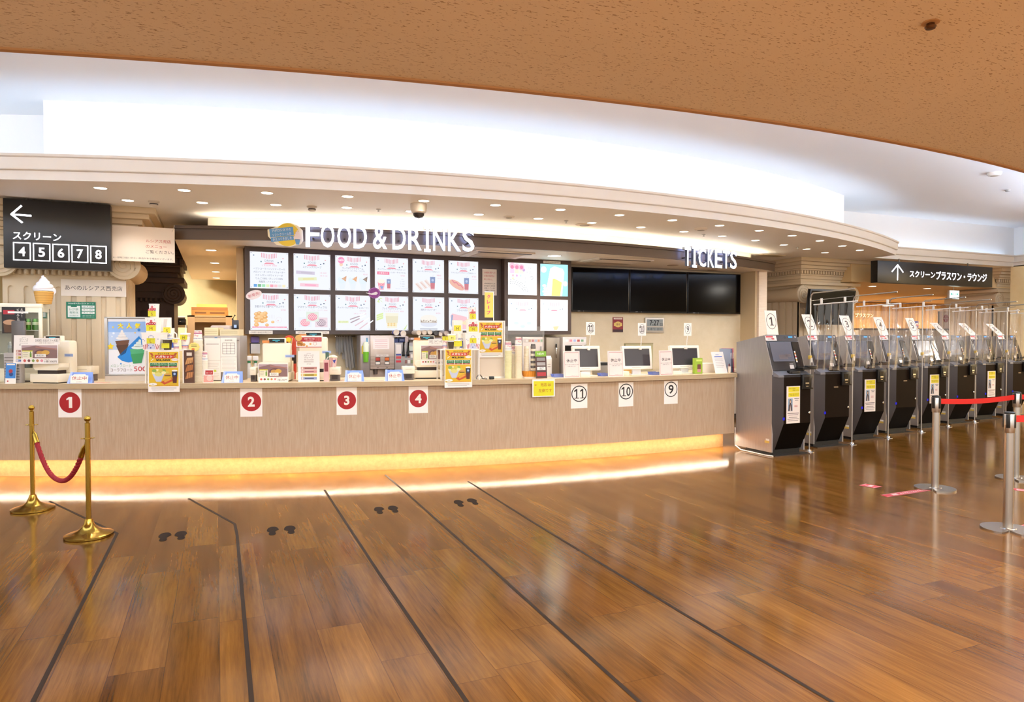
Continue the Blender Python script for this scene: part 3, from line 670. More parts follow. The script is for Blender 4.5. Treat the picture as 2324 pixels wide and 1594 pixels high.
def s_churro(b, w, h):
    awning(b, 0, h*.42, w*.42, 'FOOD'); b.text('チュリトス(シナモン・チョコレート)', 0, h*.14, h*.058, em(DK), 2, w=w*.88); b.text('1本 ¥500', w*.28, h*.06, h*.045, em(PK), 2); b.text('3本セット ¥1400', w*.2, -h*.02, h*.045, em(PK), 2)
    for k, (x, z, c) in enumerate(((w*.05, -h*.14, '#a48d95'), (w*.06, -h*.22, '#a48d95'), (w*.18, -h*.29, '#dcb7c1'), (w*.3, -h*.37, '#dcb7c1'))): b.rect(x, z, w*.3, h*.032, em(c), 2, rot=.35 + .1*k); b.rect(x + w*.2, z + h*.1, w*.2, h*.03, em('#e4e6f2', 1), 2, rot=.35 + .1*k)
    b.rect(-w*.28, -h*.26, w*.3, h*.07, em('#dfe8b4'), 2); b.text('あったか!', -w*.28, -h*.26, h*.05, em('#a9b55a'), 3)
def s_prem(b, w, h):
    awning(b, .01, h*.42, w*.42, 'FOOD'); b.text('プレミアムポップコーン', 0, h*.14, h*.058, em(DK), 2, w=w*.58); b.text('リッチキャラメル  ¥850', w*.06, h*.06, h*.05, em(PK), 2, w=w*.6)
    b.poly([(-w*.2, h*.01), (w*.2, h*.01), (w*.15, -h*.43), (-w*.15, -h*.43)], em('#eee9cf'), 2); b.poly([(-w*.19, -h*.08), (w*.19, -h*.08), (w*.17, -h*.28), (-w*.17, -h*.28)], em('#e0d8b4'), 3)
    for k in range(12): b.disc(-w*.11 + (k % 6)*w*.045, -h*.3 - (k//6)*h*.05, w*.028, em(('#e6c078', '#f2dca6')[k % 2]), 4, seg=8)
    for k in range(3): b.poly([(-w*.46, -h*(.05 + .06*k)), (-w*.26, h*(.02 - .06*k)), (-w*.26, -h*(.03 + .06*k)), (-w*.46, -h*(.1 + .06*k))], em('#cfe48a'), 2)
    for a, c in ((-.45, .48), (-.32, .45), (-.3, .34), (-.42, .33)): b.poly([(w*-.38, h*.41), (w*(a - .02), h*c), (w*(a + .05), h*(c - .04))], em('#cfe690'), 2)
    b.poly([(w*.48, -h*.3), (w*.34, -h*.47), (w*.4, -h*.47)], em('#c4dd86'), 2)
def s_burger(b, w, h):
    awning(b, 0, h*.42, w*.42, 'FOOD'); b.text('焼肉ライスバーガー', 0, h*.12, h*.06, em(DK), 2, w=w*.5); b.text('¥450', w*.3, h*.02, h*.05, em(PK), 2)
    b.disc(0, -h*.3, w*.26, em('#d5d9e8'), 2, rz=h*.09); b.rect(0, -h*.22, w*.52, h*.09, em('#b7a597'), 3); b.disc(0, -h*.14, w*.26, em('#efe9de'), 4, rz=h*.11)
    for k in range(14): b.disc(-w*.23 + k*w*.036, -h*.23 + (k % 3)*.008, w*.022, em(('#8f7a6c', '#d8cbbd')[k % 2]), 5, seg=8)
    b.rect(0, -h*.45, w*.55, h*.02, em('#7d8290'), 2)
def s_fries(b, w, h):
    awning(b, 0, h*.42, w*.42, 'FOOD'); b.text('フライドポテト', -w*.02, h*.12, h*.06, em(DK), 2, w=w*.42); b.text('¥350', w*.33, h*.02, h*.05, em(PK), 2)
    b.poly([(-w*.45, -h*.05), (-w*.38, h*.02), (w*.1, -h*.08), (w*.16, -h*.45), (-w*.35, -h*.47)], em('#f0b6c0'), 2); b.poly([(-w*.41, -h*.02), (-w*.36, -h*.02), (-w*.4, -h*.4), (-w*.44, -h*.3)], em('#7b92ba'), 3)
    for k in range(9): b.rect(w*(.05 + .035*k), -h*(.2 + .03*(k % 4)), w*.3, h*.025, em('#f4dfa4'), 3, rot=.5 - .12*k)
tops = [(566.4, 654.2, 570.4), (665.5, 749.6, 575.5), (760, 839.6, 580.5), (850, 925.9, 584.5), (935.5, 1007.4, 588.7), (1017, 1084.9, 592.8)]
zt1, zt0 = xz(566.4, 570.4, YB)[1], xz(567, 654.5, YB)[1]; zb1, zb0 = xz(567.5, 665, YB)[1], xz(567.5, 749.5, YB)[1]
P1 = [s_drink, s_crepe, s_waffle, s_popset, s_churset, s_dogset]; P2 = [s_castella, s_belg, s_churro, s_prem, s_burger, s_fries]
N1 = ['drink list', 'stick crepe', 'waffle soft cream', 'popcorn and drink set', 'hot sandwich set', 'american dog set']; N2 = ['baby castella', 'belgian waffle', 'churros', 'premium popcorn', 'rice burger', 'french fries']
def rowpx(z, px, y):   # picture row of height z on plane y
    lo, hi = 300, 900
    for _ in range(40):
        m = (lo+hi)/2
        if aty(px, m, y).z > z: lo = m
        else: hi = m
    return lo
for (a, c, _), f1, f2, n1, n2 in zip(tops, P1, P2, N1, N2):
    screen(0, a, c, rowpx(zt1, a, YB), rowpx(zt0, a, YB), YB, f1, 'lit white %s menu panel' % n1, parent=tb)
    screen(0, a + .8, c + .4, rowpx(zb1, a, YB), rowpx(zb0, a, YB), YB, f2, 'lit white %s menu panel' % n2, parent=tb)
def tape_strip(pxa, pxb, pya, pyb, y, txt, label):
    x0, z1 = xz(pxa, pya, y); x1, z0 = xz(pxb, pyb, y)
    b = MB(); b.box(-(x1-x0)/2, (x1-x0)/2, 0, .002, 0, z1-z0, M('#e6dccd', .6)); b.text(txt, 0, (z1-z0)/2, (z1-z0)*.5, M('#6b625c', .6), 1, w=(x1-x0)*.88)
    return b.build('paper_strip', label=label, cat='notice', loc=((x0+x1)/2, y - .004, z0))
tape_strip(565, 619, 750.5, 758.5, YB, '※写真は調理例です 実際の商品と異なる場合がございます', 'narrow paper strip with small print under the castella menu panel')
tape_strip(671, 747, 752, 758, YB, '※表示価格は全て税込です 数に限りがございます', 'narrow paper strip under the belgian waffle menu panel, partly behind the till')
# second lit board
c0, c1x = xz(1145, 650, YB2)[0], xz(1296.5, 650, YB2)[0]
t2 = thing('menu_board', 'square dark brown board with four bright screens left of the black televisions', 'menu board', ((c0+c1x)/2, YB2, bz0))
b = MB(); b.T = Matrix.Translation(-Vector(t2.location)); b.box(c0, c1x, YB2, YB2 + .5, bz0, ZC0 - .004, M('#4a382c', .45)); b.build('board', t2)
S2 = 1.1
def q_sweets(b, w, h):
    for k, (c, d) in enumerate((('#d9b6e6', '#b48acb'), ('#f3ddb8', '#e0b98a'), ('#d6e3c4', '#a8c48c'))): b.rect(-w*.36 + k*w*.16, h*.24, w*.15, h*.15, em(c, S2*.75), 2); b.disc(-w*.36 + k*w*.16, h*.4 - k*.01, w*.1, em('#eaa9bf', S2*.75), 3); b.disc(-w*.36 + k*w*.16, h*.36, w*.06, em('#d66a94', S2*.7), 4, seg=10)
    b.disc(w*.04, h*.28, w*.05, em('#b78cc4', S2*.7), 3)
    for k, c in enumerate(('#eca7b4', '#cf97c9', '#b9dcd8', '#f3e3a6')): b.disc(-w*.33 + (k % 3)*w*.13, h*(.1 - .09*(k//3)), w*.04, em(c, S2*.75), 2, seg=12)
    for k, t in enumerate(('ら', 'む', 'つ')): b.text(t, w*(.25 + .03*k), h*(.36 - k*.16), h*.1, em('#333a44', .8), 2)
    for k, t in enumerate(('鎌', '倉', '本', '舗')): b.text(t, w*(.14 - .02*k), h*(.22 - k*.1), h*.06, em('#4a5058', .8), 2)
    for r in range(3):
        for k in range(11):
            a = math.radians(100 - k*9 - r*2); b.disc(-w*.42 + w*(.34 + .07*r)*max(0, math.cos(a)) + k*w*.012, -h*.42 + h*(.28 + .06*r)*math.sin(a), w*.014, em('#555a66', .8), 2, seg=7)
    for k in range(3): b.rect(w*.22, -h*(.26 + .1*k), w*.35, h*.012, em('#d5d6dc', S2*.7), 2); b.rect(-w*.3, -h*(.34 + .05*k), w*.2, h*.01, em('#8d929c', .9), 2)
def q_beer(b, w, h):
    b.rect(0, 0, w*.985, h*.985, em('#63d3f0', 1.3), 2); b.disc(-w*.38, h*.32, w*.1, em('#d8f5fd', 1.4), 3); b.disc(w*.4, -h*.1, w*.08, em('#e2f7fc', 1.5), 3)
    b.poly([(-w*.32, -h*.46), (-w*.14, h*.36), (0, h*.43), (w*.3, h*.36), (w*.36, h*.26), (w*.28, -h*.49), (-w*.34, -h*.49)], em('#fdfdfb', 1.9), 4)
    b.poly([(-w*.3, -h*.49), (-w*.18, h*.0), (0, h*.06), (w*.28, -h*.06), (w*.22, -h*.49)], em('#f4e04a', 1.25), 5); b.poly([(-w*.28, -h*.48), (-w*.17, h*.02), (w*-.06, h*.03), (-w*.1, -h*.48)], em('#f8efb8', 1.5), 6)
    for k in range(4): b.disc(-w*.36 + (k % 2)*.02, -h*(.18 + k*.09), w*.07, em('#f2d3c0', 1.4), 7, rz=h*.04)
def q_float(b, w, h):
    awning(b, 0, h*.37, w*.4, 'DRINK', S2*.85); b.text('かき氷とフロート', 0, h*.13, h*.04, em('#d8dce2', S2*.7), 2); b.text('ブルーハワイ / いちご / レモン', 0, h*.06, h*.035, em('#d8dce2', S2*.7), 2)
    for x, z in ((-w*.22, -h*.26), (w*.22, -h*.26), (0, -h*.36)): b.disc(x, z + h*.1, w*.13, em('#fbf3ea', S2*.85), 2); b.disc(x, z, w*.09, em('#bfeaf3', S2*.8), 3, rz=h*.05)
def q_soft(b, w, h):
    awning(b, 0, h*.37, w*.4, 'DRINK', S2*.85); b.text('ソフトクリーム', 0, h*.12, h*.04, em('#e6e6e6', S2*.75), 2); b.poly([(-w*.05, -h*.36), (w*.18, -h*.34), (w*.1, -h*.47), (w*0, -h*.47)], em('#f2cf92', S2*.7), 2)
for (a, c), (r0, r1), f, n in (((1152.2, 1217.9), (595.6, 669.3), q_sweets, 'screen showing pink sweets and hand lettering'), ((1225.5, 1288.1), (598.6, 672), q_beer, 'screen showing a foaming beer on blue'), ((1152.2, 1217.9), (678.2, 751), q_float, 'bright white screen with faint blue floats'), ((1225.5, 1288.1), (679.5, 751.5), q_soft, 'bright white screen with a faint cone')):
    screen(0, a, c, r0, r1, YB2, f, n, '#fbfbfd', S2, t2, 'lit_screen', False)
tape_strip(1233, 1272, 592, 599.5, YB2, '20歳未満の飲酒は法律で禁止', 'small pale paper strip above the beer screen')
x0, z1 = xz(1094.5, 610.5, YB); x1, z0 = xz(1127, 671, YB)
b = MB(); w, h = x1-x0, z1-z0; b.box(-w/2, w/2, 0, .002, 0, h, M('#d9cbbb', .7))
for k, t in enumerate(('20歳未満への', 'お酒の販売は', '致しません。')): b.text(t, -w*.38, h*(.87 - k*.13), h*.075, M('#b8323a', .6), 1, al='l', w=w*(.78, .72, .6)[k])
for k, t in enumerate(('※年齢確認のため', '身分証のご提示を', 'お願いしています', 'ご理解とご協力を', 'お願いいたします')): b.text(t, -w*.38, h*(.45 - k*.09), h*.055, INK, 1, al='l', w=w*.78)
b.build('paper_notice', label='beige alcohol age notice with red and black writing right of the menu panels', cat='notice', loc=((x0+x1)/2, YB - .004, z0))
# badges stuck on the board
def badge(px, py, rpx, y, label, paint, rzpx=None):
    x, z = xz(px, py, y); s = y/ray(px, py)[1]; b = MB(); paint(b, rpx*s*1.1, (rzpx or rpx)*s); return b.build('promo_badge', label=label, cat='badge', loc=(x, y - .016, z))
def p_new(b, r, rz):
    P = [(r*math.cos(a)*math.cos(.35) - rz*math.sin(a)*math.sin(.35), r*math.cos(a)*math.sin(.35) + rz*math.sin(a)*math.cos(.35)) for a in [2*math.pi*i/32 for i in range(32)]]
    b.prism(P, 0, .003, M('#efe0dc', .5)); b.text('新発売!', 0, 0, rz*.75, M('#c0182a', .5), 1, w=r*1.45, rot=.35)
badge(576, 669.5, 16, YB, 'white tilted oval badge with red new-release writing on the menu board', p_new, 10)
def p_pur(b, r, rz):
    b.prism([(r*math.cos(2*math.pi*i/28), rz*math.sin(2*math.pi*i/28)) for i in range(28)], 0, .003, M('#8a2f7e', .5)); b.ring(0, 0, r*.86, .004, M('#c79ac0', .5), 1)
    b.poly([(-r*1.4, rz*.05), (-r*.5, -rz*.1), (r*.3, rz*.25), (r*.6, 0), (r*.3, -rz*.35), (-r*.4, -rz*.35), (-r*1.4, -rz*.05)], M('#e8dcd6', .5), 2)
badge(849, 665.5, 12.5, YB, 'round purple badge with a pale spoon between the menu panels', p_pur)

# hanging letters
def letters(name, txt, pxs, t0, t1, b0, b1, label, slab=()):
    mid = hit(K_canopy, (pxs[0][0] + pxs[-1][1])/2, -.07)
    t = thing(name, label, 'sign', (mid.x, mid.y, ZC0)); T0 = Matrix.Translation(-Vector(t.location)); n = len(txt)
    face, side = EM('#f4f7ff', 2.0), M('#8d98b4', .25, .7); glow = EM('#9fb8ff', 7)
    for i, (ch, (a, c)) in enumerate(zip(txt, pxs)):
        f = ((a+c)/2 - pxs[0][0])/(pxs[-1][1]-pxs[0][0]); p = hit(K_canopy, (a+c)/2, -.07); rz = math.atan(slope(K_canopy, p.x))
        pa, pc = hit(K_canopy, a, -.07), hit(K_canopy, c, -.07); w = (pc-pa).length
        z1, z0 = zpx((a+c)/2, t0 + (t1-t0)*f, p), zpx((a+c)/2, b0 + (b1-b0)*f, p); h = z1-z0
        b = MB(); m = Matrix.Translation(Vector((p.x, p.y, (z0+z1)/2))) @ Matrix.Rotation(rz, 4, 'Z'); b.T = T0 @ m
        P, E = b.text(ch, 0, 0, h, face, 1, -.05, w=w*(.42 if ch == 'I' else 1), bold=.012, thick=1)
        Q = [(x, .0, z) for x, y, z in P]; k = len(P)
        b.add(P + Q, [(e[0], e[1], e[1] + k, e[0] + k) for e in E], side)
        if ch == 'I':
            for s in (-1, 1): b.box(-w*.5, w*.5, -.05, 0, s*h/2 - .02 - (.0 if s > 0 else -.0), s*h/2 + .02, side); b.rect(0, s*h/2, w, .04, face, 1, -.05)
        o = b.build('letter', t)
        bb = MB(); bb.T = T0 @ m; V, Fc, *_ = text_mesh(ch, .012)
        bb.add(Q, Fc, glow); bb.build('halo_light', o)
        # brackets back to the fascia
        bb = MB(); bb.T = T0 @ m; bb.box(-.01, .01, .0, .075, max(z0 + .04, ZC0 + .02) - (z0+z1)/2, max(z0 + .06, ZC0 + .04) - (z0+z1)/2, M('#3a3029', .5)); bb.build('bracket', o)
letters('food_sign', 'FOOD&DRINKS', [(696.4, 727.4), (730, 761), (767.4, 798.3), (803.8, 833.8), (847.3, 879), (891, 921), (926.4, 956.4), (962, 976.5), (982, 1009), (1015.6, 1044.7), (1048, 1074.7)], 507.3, 523, 561.5, 572.8, 'lit white letters reading FOOD & DRINKS on the brown canopy edge')
letters('tickets_sign', 'TICKETS', [(1547.6, 1562), (1564.5, 1575), (1579, 1596), (1599.5, 1614), (1616, 1632), (1633.5, 1649), (1650.5, 1665)], 561, 572, 603.6, 611.5, 'lit white letters reading TICKETS at the right end of the canopy')
# cut-out promotion board left of the letters
p = hit(K_canopy, 650, -.03); rz = math.atan(slope(K_canopy, p.x)); s = depth(p)/F*1.04
b = MB(); ol = [(-38, 10), (-10, 20), (-6, 24), (10, 26), (26, 20), (36, 10), (37, -12), (32, -20), (10, -26), (-20, -22), (-30, -12), (-37, -4)]
b.prism([(x*s, z*s) for x, z in ol], 0, .006, M('#efe2c4', .6)); b.disc(4*s, 0, 25*s, M('#e3c53c', .55), 1)
for k, (z, w_) in enumerate(((10, 50), (1, 50), (-9, 48))): b.rect(-9*s + k*s, z*s, w_*s, 9.2*s, M('#5b97cc', .55), 2, rot=.12); b.text(('アポロシネマの', 'ソフトクリームが', 'かえってきました')[k], -9*s + k*s, z*s, 6*s, M('#f3eee6', .6), 3, w=40*s, rot=.12)
for q, r in ((0, 8.5), (6, 6.5), (11, 4.2), (15, 2)): b.disc(25*s, (-6 + q)*s, r*s, M('#ecd9cf', .6), 4 + (q > 3), rz=r*.62*s)
b.poly([(19*s, -9*s), (31*s, -9*s), (28*s, -21*s), (22*s, -21*s)], M('#6ea3cf', .55), 4)
b.build('promotion_board', label='yellow and blue cut-out promotion board with soft cream picture beside the food letters', cat='sign', loc=(p.x, p.y, zpx(650, 533, p)), rz=rz)

# black televisions over the ticket counter
YT = YW - .13
z1, z0 = xz(1297, 605.5, YT)[1], xz(1297, 707.5, YT)[1]
for i, (a, c) in enumerate(((1298, 1428), (1429, 1559.5), (1560.5, 1681))):
    x0, x1 = xz(a, 650, YT)[0], xz(c, 650, YT)[0]; w = x1-x0; h = z1-z0
    t = thing('television', 'switched-off black television on the cream wall, %s' % ('next to the lit menu screens', 'middle one of three above the clock', 'nearest to the wall end by the ticket machines')[i], 'television', ((x0+x1)/2, YT, z0), 0, 'black televisions over the ticket counter')
    b = MB(); b.box(-w/2, w/2, 0, .06, 0, h, BLACK, .006); b.build('housing', t)
    b = MB(); b.box(-w/2 + .018, w/2 - .018, -.002, .004, .03, h - .018, M('#080504', .12, 0, .1)); b.build('screen', t)
    b = MB(); b.rect(-w*.38, .014, .05, .006, M('#b8b8b8', .4), 1); b.disc(-w*.3, .014, .004, M('#e8e8e8', .4), 1, seg=8); b.build('maker_plate', t)
    b = MB(); b.box(-.3, .3, .06, .125, h*.3, h*.7, M('#2a2725', .5)); b.build('wall_bracket', t)

# ------------------------------------------------------------------ hanging direction signs
YS = 9.5
def sign_box(name, label, pxa, pxb, pya, pyb, y, dep, paint, lit):
    x0, z1 = xz(pxa, pya, y); x1 = xz(pxb, pya, y)[0]; z0 = xz(pxa, pyb, y)[1]
    t = thing(name, label, 'sign', ((x0+x1)/2, y, z0)); w, h = x1-x0, z1-z0
    b = MB(); b.box(-w/2, w/2, 0, dep, 0, h, M('#191614', .35), .004); b.build('housing', t)
    b = MB(); paint(b, w, h, 0); b.build('lit_arrow', t); b = MB(); paint(b, w, h, 1); b.build('lit_lettering', t)
    b = MB()
    for q in (-.3, .3): b.tube([(w*q, dep/2, h), (w*q, dep/2, ZS - z0 + .005)], .012, M('#6b625a', .4), 8)
    b.build('hanger', t); return t
LW = EM('#f6f3ff', 3.0)
def p_left(b, w, h, part):
    k = 2
    if part == 0: b.line([(-w*.42, h*.77), (-w*.25, h*.765)], .02, LW, k); b.line([(-w*.335, h*.9), (-w*.425, h*.77), (-w*.33, h*.66)], .02, LW, k); return
    b.text('スクリーン', -w*.415, h*.47, h*.115, LW, k, al='l', w=w*.44, bold=.006)
    for i, n in enumerate('45678'):
        x = -w*.335 + i*w*.1785; z = h*.24
        for dx, dz, ww, hh in ((0, .5, 1, 0), (0, -.5, 1, 0), (.5, 0, 0, 1), (-.5, 0, 0, 1)): b.rect(x + dx*w*.15, z + dz*h*.25, w*.16*ww or .011, h*.258*hh or .011, LW, k)
        b.text(n, x, z, h*.135, LW, k, w=w*.06, bold=.015)
sign_box('direction_sign', 'large black hanging sign with left arrow and lit screens 4 to 8', 6, 250, 449, 607, YS, .14, p_left, LW)
def p_right(b, w, h, part):
    k = 2
    if part == 0: b.line([(-w*.34, h*.15), (-w*.34, h*.8)], .026, LW, k); b.line([(-w*.385, h*.52), (-w*.34, h*.85), (-w*.295, h*.52)], .026, LW, k); return
    b.text('スクリーン', -w*.24, h*.47, h*.3, LW, k, al='l', w=w*.215, bold=.01); b.text('プラスワン・ラウンジ', -w*.015, h*.46, h*.4, LW, k, al='l', w=w*.46, bold=.012)
sign_box('direction_sign', 'wide black hanging sign with up arrow to the lounge over the passage', 1992, 2253, 591, 641, 9.78, .16, p_right, LW)
# paper menu banner tied between sign and canopy
yq = 9.7
x0, z1 = xz(251, 513, yq); x1, z0 = xz(397, 597, yq); w, h = x1-x0, z1-z0
t = thing('paper_banner', 'white shop menu banner with red writing tied right of the black sign', 'banner', ((x0+x1)/2, yq, z0))
b = MB(); b.box(-w/2, w/2, 0, .002, 0, h + .012, M('#ecdccb', .7)); r_ = M('#c0393c', .6)
b.text('ルシアス売店', w*.04, h*.62, h*.095, r_, 1, al='l', w=w*.4); b.text('のメニュー', w*.04, h*.46, h*.09, r_, 1, al='l', w=w*.33); b.text('ご覧ください。', w*.04, h*.3, h*.1, INK, 1, al='l', w=w*.44); b.text('※一部取り扱いのない商品がある場合がございます。', 0, h*.1, h*.055, INK, 1, w=w*.94)
b.build('sheet', t)
b = MB(); b.tube([(w*.46, 0, h*.93), (w*.485, -.01, h*1.02), (w*.5, -.03, h*1.11)], .004, M('#d8cbb8', .5), 6); b.tube([(-w*.47, .0, h*.95), (-w*.5, -.0, h*1.0)], .003, M('#d8cbb8', .5), 6); b.build('tie', t)
# shop name plate and green notice on the column
yc = 10.02
def plaque(pxa, pxb, pya, pyb, y, mat): 
    x0, z1 = xz(pxa, pya, y); x1 = xz(pxb, pya, y)[0]; z0 = xz(pxa, pyb, y)[1]
    b = MB(); b.box(-(x1-x0)/2, (x1-x0)/2, 0, .003, 0, z1-z0, mat); return b, x1-x0, z1-z0, ((x0+x1)/2, y, z0)
b, w, h, loc = plaque(138, 286, 633.5, 671.5, yc, M('#ecdfcd', .7)); b.text('あべのルシアス西売店', 0, h*.5, h*.3, INK, 1, w=w*.88)
b.build('name_plate', label='white shop name plate with black writing on the fluted column', cat='sign', loc=loc)
b, w, h, loc = plaque(150, 217, 685, 723, yc, M('#1d7d5d', .6)); wm = M('#e9efe6', .6); gm = M('#1d7d5d', .6)
b.text('2020年7月1日スタート', 0, h*.9, h*.1, wm, 1, w=w*.88); b.rect(-w*.24, h*.42, w*.42, h*.68, wm, 1); b.rect(-w*.24, h*.74, w*.2, h*.1, gm, 2)
b.text('レジ袋', -w*.24, h*.55, h*.14, gm, 2, w=w*.3); b.text('有料化', -w*.24, h*.36, h*.14, gm, 2, w=w*.3); b.text('のお知らせ', -w*.24, h*.18, h*.08, gm, 2, w=w*.3)
for k, t in enumerate(('小 ⇒ 5円', '中 ⇒ 10円', '大 ⇒ 15円')): b.rect(w*.24, h*(.72 - k*.185), w*.44, h*.14, wm, 1); b.text(t, w*.24, h*(.72 - k*.185), h*.08, INK, 2, w=w*.32)
for k in range(2): b.text('ご理解とご協力をお願いします', w*.24, h*(.18 - k*.08), h*.045, wm, 1, w=w*.42)
b.build('paper_notice', label='green shopping bag charge notice on the fluted column below the name plate', cat='notice', loc=loc)
# ------------------------------------------------------------------ things on and behind the counter
def oc(px, back, z=HC):
    p = hit(K_counter, px, back); return Vector((p.x, p.y, z)), math.atan(slope(K_counter, p.x)), depth(p)/F
def cw(a, c, back): return (hit(K_counter, c, back) - hit(K_counter, a, back)).length
def zc(px, py, back): return zpx(px, py, hit(K_counter, px, back))
IVORY = M('#ece0c8', .45); IVORY2 = M('#e3d5ba', .45); WHT = M('#f2ece2', .5); BLUE = M('#8fa9e6', .5); LGREY = M('#b9b2aa', .4, .2); ACR = GLASS('clear_acrylic', '#f7f5f2', .04, .03)
YEL = M('#dcd32a', .6); YEL2 = M('#ecdc6a', .6); DKB = M('#2f211b', .5); ORG = M('#d98a4a', .5)
def card(name, label, cat, pxa, pxb, pya, pyb, back, paint, mat=PAPER, group=None, lean=0.0, z0=None, th=.0015, rz=None):
    c = (pxa+pxb)/2; p, r, s = oc(c, back); w = cw(pxa, pxb, back); z1 = zc(c, pya, back); z0 = zc(c, pyb, back) if z0 is None else z0; h = z1 - z0
    b = MB(); b.T = Matrix.Rotation(-lean, 4, 'X'); b.box(-w/2, w/2, 0, th, 0, h, mat)
    if paint: paint(b, w, h)
    return b.build(name, label=label, cat=cat, group=group, loc=(p.x, p.y, z0), rz=r if rz is None else rz)
def lines(b, x, z, w, n, dz, m, th=.004, k=1):
    for i in range(n): b.rect(x + (-.04*w if i % 3 == 2 else 0), z - i*dz, w*(.86 if i % 3 == 2 else 1), th, m, k)

# closed signs: blue folded stand with white card
def closed_sign(px0, px1, py1, label, back=.06, tilt=0.0):
    p, r, s = oc((px0+px1)/2, back); w = cw(px0, px1, back); h = zc((px0+px1)/2, py1, back) - HC
    t = thing('closed_sign', label, 'sign', p, r + tilt, 'blue closed signs on the counter'); b = MB()
    b.add([(-w*.5, .0, 0), (w*.5, 0, 0), (w*.42, .07, h), (-w*.42, .07, h), (w*.36, .13, 0), (-w*.36, .13, 0)], [(0, 1, 2, 3), (1, 4, 2), (0, 3, 5), (4, 5, 3, 2), (0, 5, 4, 1)], M('#7f9bdc', .5))
    b.add([(-w*.5, -.004, 0), (-w*.4, -.004, 0), (-w*.36, .06, h*1.03), (-w*.46, .066, h*1.03)], [(0, 1, 2, 3)], M('#a9bdf0', .5)); b.build('stand', t)
    b = MB(); b.T = Matrix.Translation(Vector((0, -.012, .004))) @ Matrix.Rotation(-.16, 4, 'X'); P = [(-w*.35, 0), (w*.35, 0), (w*.35, h*.7), (w*.26, h*.72), (w*.22, h*.82), (-w*.22, h*.82), (-w*.26, h*.72), (-w*.35, h*.7)]
    b.prism(P, 0, .002, WHT); b.text('休止中', 0, h*.46, h*.36, M('#b5423a', .6), 1, w=w*.58); b.text('CLOSED', 0, h*.12, h*.09, M('#9a8f88', .6), 1); b.build('card', t)
closed_sign(152, 206, 846, 'blue closed sign beside the counter printer left of the big drink poster', tilt=.12)
closed_sign(501, 550, 844, 'blue closed sign left of the second till, before the taped documents')
closed_sign(781.5, 826.5, 842, 'blue closed sign above counter numeral 3')
closed_sign(873, 918, 840, 'blue closed sign left of the fourth till, by the ice cream machine')

# tills
def till(px, back, label, turn=0.0, tray=True, h0=.47, dpx=0):
    p, r, s = oc(px, back); t = thing('cash_register', label, 'cash register', p, r + turn, 'ivory tills on the counter')
    b = MB(); b.box(-.17, .17, 0, .36, .012, .1, IVORY, .008); b.box(-.15, .15, .02, .34, 0, .012, BLACK); b.build('cash_drawer', t)
    b = MB(); b.box(-.155, .155, .18, .3, .1, h0, IVORY, .022); b.box(-.1, .1, .16, .2, .1, .16, IVORY2, .01); b.build('main_unit', t)
    if tray: b = MB(); b.prism([(-.13, .14), (.13, .14), (.155, .17), (.155, .215), (-.155, .215), (-.155, .17)], .03, .17, IVORY); b.box(-.12, .12, .05, .17, .1, .14, DKB); b.build('keyboard_tray', t)
    b = MB(); b.box(-.09 + dpx, .1 + dpx, .19, .25, h0 - .002, h0 + .055, M('#efe8da', .4), .008); b.box(-.08 + dpx, .09 + dpx, .186, .2, h0 + .005, h0 + .048, BLACK); d = b.build('customer_display', t)
    b = MB(); b.rect(0 + dpx, h0 + .032, .08, .008, EM('#4fb8c8', .8), 1, .186); b.rect(.005 + dpx, h0 + .018, .03, .006, EM('#4fb8c8', .8), 1, .186); b.build('digits', d)
    b = MB(); b.box(-.15 + dpx, -.075 + dpx, .175, .185, h0 + .0, h0 + .03, ORG); b.build('orange_tag', d)
    b = MB(); b.box(.1, .2, .172, .178, h0*.62, h0*.62 + .03, M('#9fb2dc', .5)); b.rect(.14, h0*.62 + .015, .06, .006, M('#5f74a8', .5), 1, .172); b.build('blue_label', t)
    return t
till(98, .06, 'ivory till at the left end, below the soft cream replica', -.15, h0=.46, dpx=-.06)
till(619, .16, 'ivory till with plain back above counter numeral 2', h0=.43)
till(706, .18, 'ivory till with a red castella poster on its back', h0=.5)
till(972, .37, 'ivory till right of the ice cream machine, above counter numeral 4', .0, h0=.46)
def side_printer(pxa, pxb, pyt, back, label):
    p, r, s = oc((pxa+pxb)/2, back); w = cw(pxa, pxb, back); h = zc((pxa+pxb)/2, pyt, back) - HC
    t = thing('receipt_printer', label, 'printer', p, r, 'receipt printers beside the tills'); b = MB(); b.box(-w/2, w/2, 0, .16, h*.45, h, IVORY, .008); b.box(-w*.42, w*.42, .02, .15, 0, h*.45, M('#6f625a', .5)); b.build('housing', t)
    b = MB(); b.box(-w*.25, w*.25, -.012, .0, h*.15, h*.42, DKB); b.rect(0, h*.8, w*.5, .004, M('#b8aa94', .5), 1); b.build('paper_slot', t)
side_printer(166, 206, 832, .42, 'small receipt printer behind the leftmost closed sign')
side_printer(566, 580, 834, .2, 'small receipt printer at the left of the plain-backed till')
side_printer(746, 772, 834, .2, 'receipt printer right of the poster-backed till, carrying a popcorn tub')
side_printer(913, 941, 832, .22, 'receipt printer left of the till above counter numeral 4')

